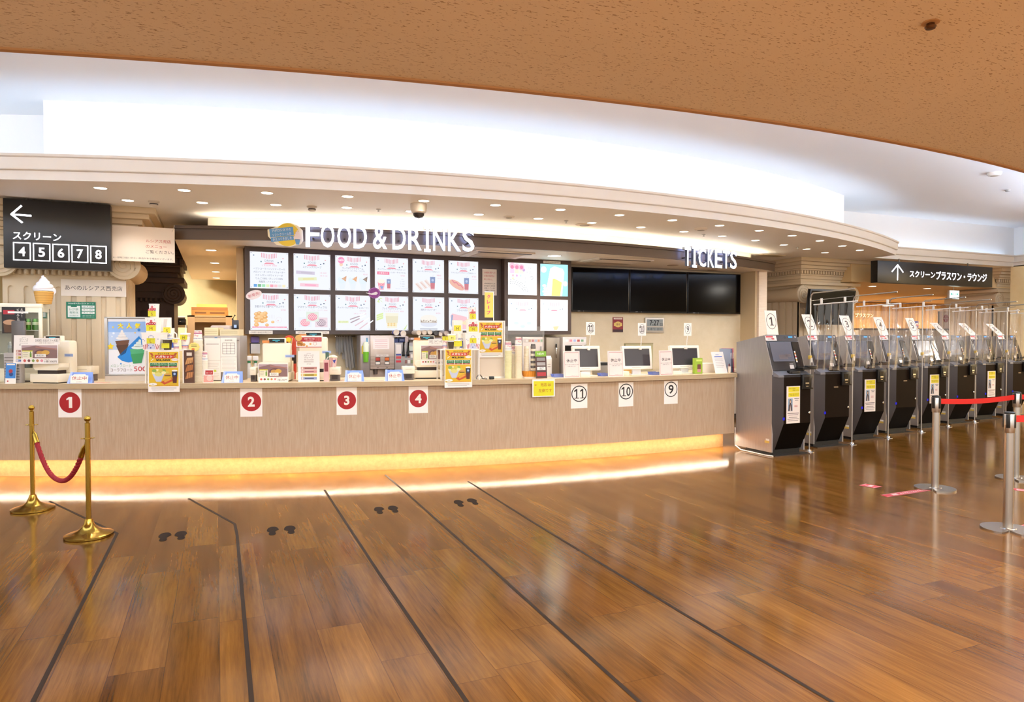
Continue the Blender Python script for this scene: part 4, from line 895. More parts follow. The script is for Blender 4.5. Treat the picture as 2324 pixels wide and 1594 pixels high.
# posters on the tills
def p_castella(b, w, h):
    b.rect(0, h*.62, w*.96, h*.66, M('#8a6a66', .5), 1); b.poly([(-w*.48, h*.8), (-w*.1, h*.94), (w*.48, h*.7), (w*.48, h*.94), (-w*.48, h*.94)], M('#b59a9a', .5), 2); b.poly([(-w*.1, h*.9), (w*.48, h*.78), (w*.48, h*.72), (-w*.1, h*.82)], M('#a8766a', .5), 3)
    b.disc(w*.06, h*.54, w*.2, M('#6d4a48', .5), 3, rz=h*.2); b.disc(w*.02, h*.56, w*.1, M('#c8964e', .5), 4, rz=h*.11); b.disc(w*.17, h*.58, w*.11, M('#d6a54a', .5), 5, rz=h*.12)
    b.rect(w*.03, h*.42, w*.3, h*.17, WHT, 6); b.text('売切れ', w*.03, h*.42, h*.12, INK, 7, w=w*.22)
    b.rect(-w*.32, h*.48, w*.28, h*.4, M('#e9e2c6', .5), 6); b.rect(-w*.32, h*.66, w*.28, h*.05, YEL, 7); b.rect(-w*.23, h*.44, w*.05, h*.2, M('#6f9a3a', .5), 7); b.rect(-w*.23, h*.58, w*.025, h*.1, M('#4f7a2a', .5), 7); lines(b, -w*.37, h*.58, w*.13, 3, h*.09, M('#7a6f60', .5), .003, 7)
    for i, c in enumerate(('#c9564e', '#7f4a4a', '#7f9a4a', '#c98a4e', '#e08a94')): b.disc(-w*.4 + i*w*.115, h*.16, w*.038, M(c, .5), 2, seg=14)
    b.text('1個 200円', w*.3, h*.12, h*.11, INK, 2, w=w*.32); b.text('じゃがバター', w*.2, h*.23, h*.05, INK, 2)
def p_crepe(b, w, h):
    b.text('Stick Crepe', 0, h*.92, h*.025, INK, 1); b.text('スティック', 0, h*.86, h*.055, INK, 1, w=w*.44); b.text('クレープ', 0, h*.79, h*.055, INK, 1, w=w*.42); b.text('冷凍・もちもち生地', 0, h*.72, h*.03, INK, 1); lines(b, 0, h*.67, w*.45, 2, h*.03, M('#6f655c', .6), .003)
    b.text('1本 ¥400', 0, h*.58, h*.035, INK, 1)
    for i, c in enumerate(('#c08a80', '#d39a94', '#cbb34e', '#8f9ac0')): b.rect(0, h*(.44 - i*.11), w*.74, h*.085, M(c, .5), 1); b.rect(w*.02, h*(.44 - i*.11), w*.42, h*.03, M(('#7a4a3f', '#8f5560', '#6f6020', '#4a4f70')[i], .5), 2); b.rect(-w*.3, h*(.44 - i*.11), w*.08, h*.06, M('#e6d2c4', .5), 2)
card('leaflet', 'white stick crepe leaflet leaning beside the leftmost till poster', 'leaflet', 29, 74, 761, 826, .075, p_crepe, lean=.06)
card('menu_card', 'potato and sold-out menu card on the leftmost till', 'menu card', 47, 131, 782, 826, .05, p_castella, group='sold-out menu cards on the tills')
def p_award(b, w, h): b.text('【祝賀】日本ギフト大賞', 0, h*.6, h*.42, M('#6f6258', .6), 1, w=w*.84); b.text('全国第一位に輝いた逸品をどうぞ', 0, h*.22, h*.18, M('#9a8d80', .6), 1, w=w*.6)
card('header_card', 'small white award card above the leftmost potato menu card', 'card', 76, 135, 767.5, 782, .052, p_award)
card('menu_card', 'potato and sold-out menu card standing before the plain-backed till', 'menu card', 585.5, 653.5, 825, 866, .1, p_castella, group='sold-out menu cards on the tills', z0=HC)
card('menu_card', 'potato and sold-out menu card on the till above counter numeral 4', 'menu card', 955, 1006, 783, 829, .36, p_castella, group='sold-out menu cards on the tills')
card('header_card', 'small white award card on top of the till above counter numeral 4', 'card', 972, 1006, 770, 783, .362, p_award)
def p_red(b, w, h):
    rd = M('#b5242e', .5); b.rect(0, h*.68, w, h*.36, rd, 1); b.rect(0, h*.03, w, h*.06, rd, 1); b.text('京都すずなり屋', w*.02, h*.72, h*.13, WHT, 2, w=w*.4); b.text('ベビーカステラ', w*.02, h*.57, h*.09, WHT, 2, w=w*.3)
    for i in range(5): b.rect(w*(.28 + .045*i), h*.68, w*.015, h*.24, M('#d98a80', .5), 2)
    b.disc(-w*.4, h*.8, w*.13, M('#dfae62', .5), 3, rz=h*.26)
    for i in range(5): b.disc(-w*.4 + (i % 3)*w*.1, h*(.24 + .15*(i//3)), w*.065, M(('#cf9146', '#b87a36')[i % 2], .5), 3, rz=h*.13)
    b.disc(w*.06, h*.3, w*.04, M('#d9a05a', .5), 3); b.disc(-w*.08, h*.12, w*.035, M('#d9a05a', .5), 3); b.ring(w*.24, h*.32, w*.07, .003, M('#c9908a', .5), 3)
card('poster', 'red and cream baby castella poster on the back of a till', 'poster', 672, 730, 762, 789, .172, p_red)
card('leaflet', 'white stick crepe leaflet standing before the poster-backed till', 'leaflet', 676, 725, 797, 861, .12, p_crepe, z0=HC)

# tubs, cups and tags
SN = M('#f1ece4', .5); RDD = M('#c9303a', .5); NAVY = M('#3a3f9a', .5)
def popcorn_print(b, w, z0, h, y, lit=True):
    """red balloon lettering, blue flag and striped foot on the face of a tub"""
    for i, (x, z, r) in enumerate([(-.3, .52, .15), (-.1, .6, .13), (0, .78, .12), (.1, .6, .13), (.3, .6, .12), (-.22, .4, .12), (-.02, .44, .13), (.18, .46, .12)]): b.disc(x*w, z0 + z*h, r*w, RDD, 1, y, seg=12); b.disc(x*w, z0 + z*h, r*w*.35, SN, 2, y, seg=8)
    b.poly([(.1*w, z0 + .36*h), (.42*w, z0 + .56*h), (.34*w, z0 + .3*h)], NAVY, 3, y)
    for x, z in ((-.3, .86), (.3, .88)): b.disc(x*w, z0 + z*h, .035*w, M('#3f7a7a', .5), 1, y, seg=6)
    for i in range(5): b.rect((-.36 + .18*i)*w, z0 + .1*h, .075*w, .18*h, RDD, 1, y)
def tagprint(b, x, z, w, h, y, letter, c=YEL, ic='#9a2f2a', sub='ポップコーン'):
    b.box(x - w/2, x + w/2, y - .002, y - .0005, z - h/2, z + h/2, c); b.text(letter, x, z - h*.1, h*.52, M(ic, .6), 2, y - .002); b.text(sub, x, z + h*.32, h*.15, M('#4a4a1a', .6), 2, y - .002, w=w*.76)
def tub(px0, px1, pyt, pyb, back, label, kind, letter, group=None, tagc=YEL, z0=None, name='popcorn_tub'):
    c = (px0+px1)/2; p, r, s = oc(c, back); w = cw(px0, px1, back); z0 = zc(c, pyb, back) if z0 is None else z0; h = zc(c, pyt, back) - z0
    t = thing(name, label, 'tub', (p.x, p.y, z0), r, group or 'sample popcorn tubs'); b = MB(); a, q = w/2, w*.42
    if kind == 'round':
        b.lathe([(q, 0), (a*.97, h*.93), (a, h*.94), (a, h), (a*.93, h), (a*.9, h*.9), (0, h*.88)], SN, 28)
    else:
        y0, y1 = -w*.42, w*.42
        b.add([(-q, y0, 0), (q, y0, 0), (q, y1, 0), (-q, y1, 0), (-a, y0, h), (a, y0, h), (a, y1, h), (-a, y1, h), (-a*.9, y0*.9, h*.9), (a*.9, y0*.9, h*.9), (a*.9, y1*.9, h*.9), (-a*.9, y1*.9, h*.9)], [(3, 2, 1, 0), (0, 1, 5, 4), (1, 2, 6, 5), (2, 3, 7, 6), (3, 0, 4, 7), (8, 9, 10, 11)], SN); b.box(-a*1.04, a*1.04, y0*1.04, y1*1.04, h*.95, h, SN)
    b.build('tub', t)
    b = MB(); yf = -w*.5 if kind == 'round' else -w*.425
    if kind == 'star':
        for i in range(10):
            if abs(i - 4.5) > .6: b.poly([((-.38 + .084*i)*w*1.05, h*(.42 - .03*abs(i-4.5))), ((-.345 + .084*i)*w*1.05, h*(.42 - .03*abs(i-4.5))), ((-.35 + .075*i + .015)*w, h*.03), ((-.38 + .075*i + .01)*w, h*.03)], RDD if i % 2 == 0 else M('#b9454e', .5), 1, yf)
        b.poly([(-.22*w, .03*h), (.22*w, .03*h), (.13*w, .42*h), (-.13*w, .42*h)], M('#c8cadb', .5), 2, yf)
        for x, z, q_ in ((-.02, .12, .06), (.1, .25, .04), (-.12, .26, .035), (-.4, .6, .035), (-.32, .52, .03), (.36, .62, .035), (0, .8, .03), (-.1, .74, .025), (.1, .74, .025)):
            P = [((x + q_*(1 if k % 2 == 0 else .42)*math.sin(k*math.pi/5))*w, z*h + q_*w*(1 if k % 2 == 0 else .42)*math.cos(k*math.pi/5)) for k in range(10)]; b.poly(P, NAVY, 3, yf)
        b.ring(0, h*.7, w*.14, .004, M('#9a9cc0', .5), 1, yf)
        b.build('star_print', t)
        b = MB(); tagprint(b, 0, h*.52, w*.42, h*.3, yf - .004, letter, tagc)
    else:
        popcorn_print(b, w*.92, h*.12, h*.84, yf); b.build('popcorn_print', t); b = MB(); tagprint(b, 0, h*.3, w*.78, h*.4, yf - .004, letter, tagc)
    b.build('size_tag', t); return t
def cup(px0, px1, pyt, pyb, back, label, style, tag_=None, straw=False, group='sample drink cups', z0=None, name='drink_cup'):
    c = (px0+px1)/2; p, r, s = oc(c, back); w = cw(px0, px1, back); z0 = zc(c, pyb, back) if z0 is None else z0; h = zc(c, pyt, back) - z0; a = w/2
    t = thing(name, label, 'cup', (p.x, p.y, z0), r, group)
    body = {'coffee': M('#4a3c28', .4), 'paper': SN, 'clear': M('#e9e2c0', .25), 'beer': SN, 'blue': M('#2f55b5', .4)}[style]
    b = MB(); b.lathe([(a*.72, 0), (a*.95, h*.9), (a*.95, h*.93)], body, 20)
    if style == 'paper':
        b2 = MB(); n = 10
        for row, (z, cc) in enumerate(((.12, RDD), (.82, RDD))):
            for i in range(n):
                an = math.pi + math.pi*(i + .5)/n; ra = a*(.72 + .23*z) + .0012
                V = [(ra*math.cos(an + d), ra*math.sin(an + d), h*(z + dz)) for d, dz in ((-.11, .1), (.11, .1), (0, -.08))]; b2.add(V, [(0, 2, 1)], cc)
        b2.lathe([(a*.72 + a*.25*.28, h*.24), (a*.72 + a*.245*.32, h*.28)], NAVY, 20); b2.text('Pop', 0, h*.55, h*.16, RDD, 1, -a*.92)
    b.build('cup_body', t)
    if style == 'paper': b2.build('zigzag_print', t)
    b = MB(); b.lathe([(a*.95, h*.9), (a*1.02, h*.91), (a*1.02, h*.96), (a*.9, h), (0, h)], WHT if style != 'clear' else M('#f2eedd', .3), 20); b.build('lid', t)
    if straw: b = MB(); b.tube([(0, 0, h), (.005, 0, h + .05), (.005 + (.02 if straw == 2 else 0), 0, h + .085)], .005, WHT, 8); b.build('straw', t)
    if tag_: b = MB(); tagprint(b, 0, h*tag_[1], w*tag_[2], w*tag_[2]*.66, -a*1.02, tag_[0], tag_[3] if len(tag_) > 3 else YEL, '#4a3a2a', 'ドリンク'); b.build('size_tag', t)
    return t
def beer(px0, px1, pyt, pyb, back, label, letter=None, z0=None, word='asahi'):
    c = (px0+px1)/2; p, r, s = oc(c, back); w = cw(px0, px1, back); z0 = zc(c, pyb, back) if z0 is None else z0; h = zc(c, pyt, back) - z0; a = w*.38
    t = thing('beer_mug', label, 'mug', (p.x, p.y, z0), r, 'sample beer mugs'); b = MB(); b.lathe([(a*.85, 0), (a, h), (a*.9, h), (a*.86, h*.9), (0, h*.88)], WHT, 22); b.lathe([(a*.87 + .001, h*.08), (a*.94 + .001, h*.52)], M('#2f55c0', .4), 22); b.text(word, 0, h*.66, h*.11, M('#2a3aa0', .5), 1, -a*1.0); b.build('mug_body', t)
    b = MB(); b.tube([(a*.9, 0, h*.82), (a*1.5, 0, h*.72), (a*1.6, 0, h*.45), (a*1.3, 0, h*.2), (a*.88, 0, h*.16)], .006, WHT, 8); b.build('handle', t)
    if letter: b = MB(); tagprint(b, -.01, h*.9, w*.6, w*.5, -a*1.03, letter, M('#e3d23a', .6), '#4a3a2a', 'ビール'); b.build('size_tag', t)
    return t
# acrylic display tables with hanging mega set posters
def p_mega(b, w, h):
    b.rect(0, h*.56, w*.94, h*.84, M('#dcb325', .55), 1); y1 = M('#c9741f', .55)
    for s in (-1, 1): b.poly([(s*w*.44, h*.95), (s*w*.36, h*.95), (s*w*.31, h*.88), (s*w*.36, h*.88), (s*w*.28, h*.8), (s*w*.42, h*.87), (s*w*.37, h*.87)], M('#b5542a', .55), 2)
    b.text('おひとりさま', 0, h*.935, h*.035, INK, 2, w=w*.36, bold=.02); b.rect(w*.02, h*.862, w*.6, h*.085, M('#c93a2e', .55), 2); b.text('メガセット', w*.02, h*.862, h*.06, WHT, 3, w=w*.54, bold=.03)
    b.text('¥2,500', -w*.02, h*.775, h*.055, INK, 3, w=w*.46, bold=.04); b.disc(w*.36, h*.79, w*.11, WHT, 3, rz=h*.035); b.text('最大2,400円お得', w*.36, h*.79, h*.016, RDD, 4, w=w*.18)
    b.line([(-w*.4, h*.76), (-w*.32, h*.81)], .006, WHT, 2)
    gr = M('#2f7d4a', .55); b.rect(0, h*.655, w*.88, h*.12, WHT, 2)
    for i in (-1, 0, 1): b.rect(i*w*.29, h*.668, w*.27, h*.08, gr, 3); b.text(('人気の', 'ポップコーン', 'お好きな')[i+1], i*w*.29, h*.69, h*.02, WHT, 4, w=w*.16); b.text(('フード1品', 'Lサイズ', 'ドリンク')[i+1], i*w*.29, h*.665, h*.022, WHT, 4, w=w*.2); b.rect(i*w*.29, h*.615, w*.27, h*.024, M('#b8342a', .55), 3); b.text('選べます', i*w*.29, h*.615, h*.014, WHT, 4)
    for i in range(9): b.disc(-w*.3 + (i % 5)*w*.1, h*(.47 + .05*(i//5)), w*.075, M(('#e9dfa0', '#cfc24a', '#8fae4a')[i % 3], .55), 3 + i % 2, rz=h*.04, seg=10)
    b.poly([(-w*.36, h*.44), (w*.02, h*.44), (-w*.08, h*.25), (-w*.24, h*.25)], M('#c3c8d8', .55), 5); b.disc(-w*.16, h*.43, w*.12, M('#d9d27a', .55), 6, rz=h*.05)
    b.poly([(-w*.1, h*.24), (w*.24, h*.36), (w*.3, h*.27), (w*.02, h*.18)], M('#c9552a', .55), 6); b.poly([(w*.0, h*.27), (w*.22, h*.35), (w*.26, h*.31), (w*.04, h*.23)], M('#e0a13a', .55), 7); b.disc(w*.13, h*.42, w*.1, M('#d09a4a', .55), 6, rz=h*.035); b.rect(w*.13, h*.395, w*.19, h*.018, M('#4a3020', .55), 7)
    b.poly([(w*.26, h*.5), (w*.44, h*.5), (w*.41, h*.22), (w*.29, h*.22)], M('#5a2418', .5), 6); b.poly([(w*.26, h*.5), (w*.44, h*.5), (w*.43, h*.38), (w*.27, h*.38)], M('#2c3348', .5), 7); b.disc(w*.35, h*.44, w*.04, M('#9fb5d8', .5), 8, seg=10); b.disc(w*.35, h*.52, w*.09, WHT, 6, rz=h*.02)
    b.disc(-w*.34, h*.19, w*.13, WHT, 7, rz=h*.035); b.text('(税込)', -w*.34, h*.19, h*.02, INK, 8); b.text('アルコールには 追加料金がかかります', w*.1, h*.155, h*.018, RDD, 7, w=w*.64)
    lines(b, 0, h*.1, w*.8, 3, h*.025, M('#8a7f76', .6), .003)
def display_table(pxa, pxb, pyt, back, dep, label, legs):
    c = (pxa+pxb)/2; p, r, s = oc(c, back); w = cw(pxa, pxb, back); h = zc(c, pyt, back) - HC
    t = thing('display_table', label, 'display stand', p, r, 'acrylic display tables on the counter'); b = MB(); b.box(-w/2, w/2, 0, dep, h - .012, h, M('#eee6da', .3), .003); b.build('shelf', t)
    for x in (-w/2 + .006, w/2 - .006):
        b = MB(); b.box(x - .006, x + .006, 0, .012, 0, h - .012, WHT); b.build('leg', t); b = MB(); b.box(x - .006, x + .006, dep - .012, dep, 0, h - .012, WHT); b.build('leg', t)
    b = MB(); b.box(-w/2 + .012, w/2 - .012, .003, .007, .0, h - .012, ACR); b.build('acrylic_front', t)
    return h + HC
SH1 = display_table(328, 416, 794.5, .05, .3, 'white and clear display table full of sample tubs, left part of the counter', 4)
card('poster', 'yellow mega set poster hanging over the worktop edge on the left', 'poster', 335, 406.5, 797, 890, -.006, p_mega, group='yellow mega set posters')
SH2 = display_table(1000, 1089, 793, .05, .3, 'white and clear display table of sample tubs above the yellow poster, middle of the counter', 4)
card('poster', 'yellow mega set poster hanging over the worktop edge right of counter numeral 4', 'poster', 1009, 1071.5, 792, 880, -.006, p_mega, group='yellow mega set posters')
p, r, s = oc(1115, .3); w = cw(1084, 1146, .3); h = zc(1115, 728, .3) - HC
t = thing('poster_stand', 'tall white box stand with a yellow poster on top, left of the paper cup stacks', 'display stand', p, r); b = MB(); b.box(-w/2, w/2, .0, .26, 0, h, M('#d9c8b2', .55)); b.build('cabinet', t)
b = MB(); b.box(-w/2, -w/2 + .012, -.012, 0, 0, h, WHT); b.box(w/2 - .012, w/2, -.012, 0, 0, h, WHT); b.box(-w/2 + .012, w/2 - .012, -.012, 0, 0, .02, WHT); b.box(-w/2 + .012, w/2 - .012, -.012, 0, h - .012, h, WHT); b.build('frame', t)
card('poster', 'yellow mega set poster on the tall white box stand', 'poster', 1086, 1142, 730.5, 811.5, .282, p_mega, group='yellow mega set posters')
# tubs on the left table
tub(329, 373, 755, 794.5, .14, 'large starred popcorn tub marked L on the left display table', 'star', 'L', z0=SH1)
zt1 = zc(351, 755, .14)
tub(335, 362, 722, 755, .15, 'popcorn tub marked M stacked in the middle of the left tower', 'sq', 'M', z0=zt1)
tub(339.5, 362, 690, 722, .15, 'small popcorn cup marked S on top of the left tower', 'round', 'S', z0=zc(351, 722, .15))
cup(369, 391, 769, 794, .08, 'dark coffee cup with white lid and green-yellow tag on the left table', 'coffee', (' ', .38, .8), z0=SH1)
cup(392.5, 407.5, 767, 794, .07, 'short paper cup with pale yellow tag on the left table', 'paper', ('S', .75, .8, YEL2), z0=SH1)
cup(410, 432, 756, 794, .17, 'paper cup marked M with a straight white straw on the left table', 'paper', ('M', .74, .75), True, z0=SH1)
beer(372, 399, 745, 776, .29, 'white and blue beer mug tagged S behind the coffee cup on the left table', 'S', z0=SH1)
def p_beerad(b, w, h): b.text('asahi', -w*.1, h*.3, h*.12, M('#2a3aa0', .5), 1); b.poly([(w*.02, h*.55), (w*.3, h*.6), (w*.26, h*.4), (w*.05, h*.4)], M('#ead27a', .5), 1); b.poly([(w*.2, h*.95), (w*.36, h*.95), (w*.24, h*.55), (w*.14, h*.55)], M('#d9cfc4', .5), 1)
card('menu_card', 'white beer picture panel standing behind the left popcorn tower', 'menu card', 336, 388, 721, 794.5, .34, p_beerad, th=.02, z0=SH1)
p, r, s = oc(440, .1); b = MB(); w = cw(427, 452, .1); P = [(w*.5*math.cos(a)*(1 + .06*math.cos(9*a)), w*.42*math.sin(a)*(1 + .06*math.cos(9*a))) for a in [2*math.pi*i/54 for i in range(54)]]
b.prism(P, 0, .002, M('#efdc7a', .6)); lines(b, 0, w*.2, w*.5, 2, w*.13, M('#6a5a2a', .6), .005); b.disc(-w*.08, -w*.2, w*.16, M('#d9793a', .6), 1, rz=w*.1); b.box(-.004, .004, .002, .006, -.26, 0, ACR)
b.build('price_tag', label='yellow cloud-shaped price tag by the tall white cup stack', cat='tag', loc=(p.x, p.y, zc(440, 788, .1)), rz=r)
def p_waf(b, w, h):
    b.rect(0, h*.5, w, h, M('#5a3a2c', .5), 1); b.rect(-.0, h*.88, w*.5, h*.1, M('#e0d2c0', .5), 2)
    for i in range(3): b.poly([(-w*.4, h*(.12 + .22*i)), (w*.3, h*(.18 + .22*i)), (w*.4, h*(.34 + .22*i)), (-w*.2, h*(.32 + .22*i))], M(('#c98a55', '#b9743f', '#d09a60')[i], .5), 2 + i)
    for i in range(4): b.line([(-w*.3 + i*w*.18, h*.12), (-w*.1 + i*w*.18, h*.7)], .004, M('#8a5228', .5), 6)
card('waffle_photo', 'tall waffle photo panel right of the left display table', 'poster', 417, 441, 795, 868, .06, p_waf, z0=HC)
# tubs on the middle table
tub(1052.5, 1088, 755.5, 793, .15, 'large starred popcorn tub marked L on the middle display table', 'star', 'L', z0=SH2)
z_ = zc(1070, 755.5, .15)
tub(1059, 1084, 727.5, 755.5, .15, 'popcorn tub marked M stacked on the middle display table', 'sq', 'M', z0=z_)
tub(1062, 1080, 698, 727.5, .15, 'small popcorn cup marked S on top of the middle tower', 'round', 'S', z0=zc(1070, 727.5, .15))
cup(1002, 1017, 764, 793, .1, 'small zigzag paper cup marked S on the middle table', 'paper', ('S', .85, .9), z0=SH2)
cup(1016, 1031, 774, 793, .06, 'dark coffee cup with white lid on the middle table', 'coffee', None, z0=SH2)
cup(1015, 1034, 758, 793, .2, 'pale cup tagged in yellow with a bent straw on the middle table', 'clear', ('M', .75, .8, YEL2), 2, z0=SH2)
cup(1031, 1045, 772, 793, .07, 'clear cup with a long green-yellow tag on the middle table', 'clear', ('  ', .6, 1.3), z0=SH2)
beer(1034, 1053, 757, 793, .27, 'white and blue beer mug on the middle table behind the clear cup', None, z0=SH2)
p, r, s = oc(1040, .35, SH2); b = MB(); w = cw(1028, 1048, .35); h = zc(1040, 727, .35) - SH2; b.box(-w/2, w/2, 0, .12, 0, h, M('#efe8dc', .4)); tagprint(b, -.01, h*.72, w*.8, h*.2, -.001, 'M', M('#e3d23a', .6), '#4a3a2a', 'ビール'); b.text('asahi', 0, h*.5, h*.1, M('#2a3aa0', .5), 1)
b.build('beer_box', label='white beer sample box tagged M behind the middle table cups', cat='box', loc=p, rz=r)
# crepe pennant
p, r, s = oc(1109, .4); zb, zt = zc(1109, 729, .4), zc(1109, 662, .4); t = thing('pennant', 'narrow yellow crepe pennant with pink lettering on a small white pole', 'pennant', (p.x, p.y, zb), r); w = cw(1098, 1116, .4); h = zt - zb
b = MB(); b.tube([(w*.62, 0, 0), (w*.62, 0, h)], .005, WHT, 8); b.tube([(-w*.5, 0, h*.985), (w*.66, 0, h*.985)], .004, WHT, 8); b.build('pole', t)
b = MB(); b.box(-w*.5, w*.56, -.001, .001, h*.12, h*.97, M('#f0c75a', .6))
for i, ch in enumerate('クレープ'): b.text('｜' if ch == 'ー' else ch, 0, h*(.83 - i*.18), h*.13, M('#e0457a', .6), 1, -.001, bold=.04) if ch != 'ー' else b.rect(0, h*(.83 - i*.18), .012, h*.11, M('#e0457a', .6), 1, -.001)
b.build('cloth', t)

# stacks of paper cups
def cup_stack(px0, px1, pyt, back, label, n, tint='#efe6d2', z0=HC):
    c = (px0+px1)/2; p, r, s = oc(c, back); w = cw(px0, px1, back); h = zc(c, pyt, back) - z0; a = w/2
    t = thing('cup_stack', label, 'cups', (p.x, p.y, z0), r, 'stacks of paper cups'); top = min(.11, h*.3); st = (h - top)/n
    b = MB(); m = M(tint, .55)
    for i in range(n): z = i*st; b.lathe([(a*.9, z), (a*.96, z + st*.55), (a, z + st*.6), (a, z + st*.92), (a*.9, z + st)], m, 20)
    b.build('stacked_rims', t); b = MB(); z = n*st; b.lathe([(a*.98, z), (a*.74, h), (0, h)], SN, 22)
    for row, zz in ((0, .2), (1, .78)):
        for i in range(9):
            an = math.pi + math.pi*(i + .5)/9; f = lambda q: a*(.98 - .24*q) + .001
            b.add([(f(zz)*math.cos(an - .13), f(zz)*math.sin(an - .13), z + top*zz), (f(zz)*math.cos(an + .13), f(zz)*math.sin(an + .13), z + top*zz), (f(zz + .17)*math.cos(an), f(zz + .17)*math.sin(an), z + top*(zz + (.17 if row else -.17)))], [(0, 1, 2)], RDD if row else NAVY)
    b.lathe([(a*(.98 - .24*.66) + .0012, z + top*.66), (a*(.98 - .24*.74) + .0012, z + top*.74)], M('#b03a78', .5), 22); b.text('Pop', 0, z + top*.45, top*.22, RDD, 1, -a*.92); b.build('top_cup', t)
cup_stack(439, 460, 750, .2, 'tall white paper cup stack beside the waffle photo', 34)
cup_stack(458, 471, 797, .12, 'short partly hidden paper cup stack right of the tall white one', 12)
cup_stack(1145.5, 1161.5, 775, .22, 'greenish-rimmed paper cup stack right of the tall poster stand', 20, '#e3dfb0')
cup_stack(1161, 1171, 784, .3, 'narrow paper cup stack half hidden between two others', 22)
cup_stack(1168.5, 1184.5, 765, .22, 'tallest paper cup stack, next to the orange basket', 34, '#f0e2c6')
p, r, s = oc(1203, .24); w = cw(1185, 1221, .24); t = thing('mesh_basket', 'orange mesh basket holding cup sleeves on the counter', 'basket', p, r); b = MB(); h = .085
b.lathe([(w*.42, .015), (w*.5, h), (w*.47, h), (w*.4, .02), (0, .02)], M('#e0962e', .5), 28, sy=.7)
for i in range(28): a = 2*math.pi*i/28; b.tube([(w*.43*math.cos(a), w*.43*.7*math.sin(a), .02), (w*.505*math.cos(a), w*.505*.7*math.sin(a), h)], .003, M('#c9781f', .5), 5)
b.build('basket', t)
b = MB(); b.lathe([(w*.44, 0), (w*.42, .016)], M('#e8dccb', .4), 24, sy=.7); b.build('foot', t)
for i, (dx, pyt, col) in enumerate(((-.045, 786, '#e8c9a0'), (.04, 781, '#6d6560'))):
    q = Vector((p.x + dx*math.cos(r), p.y + dx*math.sin(r), HC + .03)); h = zc(1203, pyt, .24) - HC - .03; b = MB()
    for k in range(12): z = h*k/13; b.lathe([(.03, z), (.033, z + h*.06), (.03, z + h*.075)], M(('#e9dcc0', col)[k % 2 if i else 0], .5), 16)
    b.lathe([(.031, h*12/13), (.026, h), (0, h)], M('#5d5854' if i else '#e6d8c0', .4), 16); b.build('sleeve_stack', label=('pale', 'dark striped')[i] + ' stack of cup sleeves standing in the orange basket', cat='cups', loc=q)
def p_pop(b, w, h):
    b.rect(0, h*.5, w, h, M('#4a2a22', .5), 1); b.rect(0, h*.9, w, h*.2, M('#7fb22e', .5), 2); b.text('NEW', 0, h*.9, h*.08, WHT, 3)
    for i, c in enumerate(('#8a8480', '#a59d98', '#e9e4de')): b.rect(0, h*(.7 - .17*i), w*.76, h*.12, M(c, .5), 2)
    b.text('107', 0, h*.36, h*.1, INK, 3); b.rect(0, h*.15, w*.8, h*.14, M('#a8262a', .5), 2)
card('price_card', 'green and dark brown price card leaning right of the orange basket', 'price card', 1217, 1242, 797, 857, .1, p_pop, M('#3a2620', .5), th=.006, lean=.12, z0=HC)
p, r, s = oc(1246, .35); b = MB(); w = cw(1239, 1252, .35); h = zc(1246, 808, .35) - HC; b.box(-w/2, w/2, 0, .07, 0, h*.85, WHT); b.prism([(-w/2, h*.85), (w/2, h*.85), (w/2 - .004, h), (-w/2 + .004, h)], .03, .036, WHT); b.prism([(0, h*.85), (.07, h*.85), (.036, h), (.03, h)], -w/2, w/2, WHT, 'x'); lines(b, 0, h*.6, w*.5, 2, h*.12, M('#8a8078', .6), .006)
b.build('milk_carton', label='white gable-top carton behind the green price card', cat='carton', loc=p, rz=r)

# ------------------------------------------------------------------ left end of the counter
fz = zc(40, 690, .5); p = hit(K_counter, 96, .46); fw, fd = .62, .4
t = thing('display_fridge', 'white glass-door drink fridge at the left end of the counter', 'fridge', (p.x, p.y, HC), 0.0); fh = fz - HC
FW = M('#e9e3cb', .4)
b = MB(); b.box(-fw, 0, 0, fd, fh - .05, fh, FW, .01); b.box(-fw, 0, 0, fd, 0, .1, FW, .006); b.box(-fw, -fw + .03, 0, fd, .1, fh - .05, FW); b.box(-fw, 0, fd - .03, fd, .1, fh - .05, M('#c9c6b4', .5)); b.box(-.035, 0, 0, .04, .1, fh - .05, FW, .004); b.box(-.02, 0, fd - .05, fd, .1, fh - .05, FW); b.box(-.02, 0, .04, fd - .05, fh - .09, fh - .05, FW); b.box(-.02, 0, .04, fd - .05, .1, .16, FW); b.build('body', t)
b = MB(); b.box(-fw + .03, -.035, .002, .03, .1, .15, FW); b.box(-fw + .03, -.035, .002, .03, fh - .1, fh - .05, FW); b.box(-fw + .03, -.035, .012, .016, .15, fh - .1, GLASS('fridge_glass', '#fbfcfa', .0)); d = b.build('door', t)
b = MB(); b.box(-.045, -.03, -.012, .0, fh*.35, fh*.55, M('#d9d3bd', .4), .004); b.build('handle', d)
b = MB(); b.box(-.012, -.008, .05, fd - .06, .16, fh - .09, GLASS('fridge_glass2', '#eceeea', .02)); sw = b.build('side_window', t)
b = MB(); b.box(0.001, .012, .06, .1, fh*.48, fh*.58, WHT, .004); b.build('latch', sw)
shz = [.1, fh*.36, fh*.66]
for z in shz[1:]: b = MB(); b.box(-fw + .03, -.022, .035, fd - .035, z - .008, z, M('#d3d3c8', .3)); b.build('shelf', t)
x0, x1 = aty(4, 700, p.y).x - p.x, aty(57, 700, p.y).x - p.x; z1, z0 = aty(30, 697, p.y).z - HC, aty(30, 757, p.y).z - HC
b = MB(); w, h = x1-x0, z1-z0; b.box(x0, x1, -.004, -.001, z0, z1, M('#17110f', .4)); cx = (x0+x1)/2
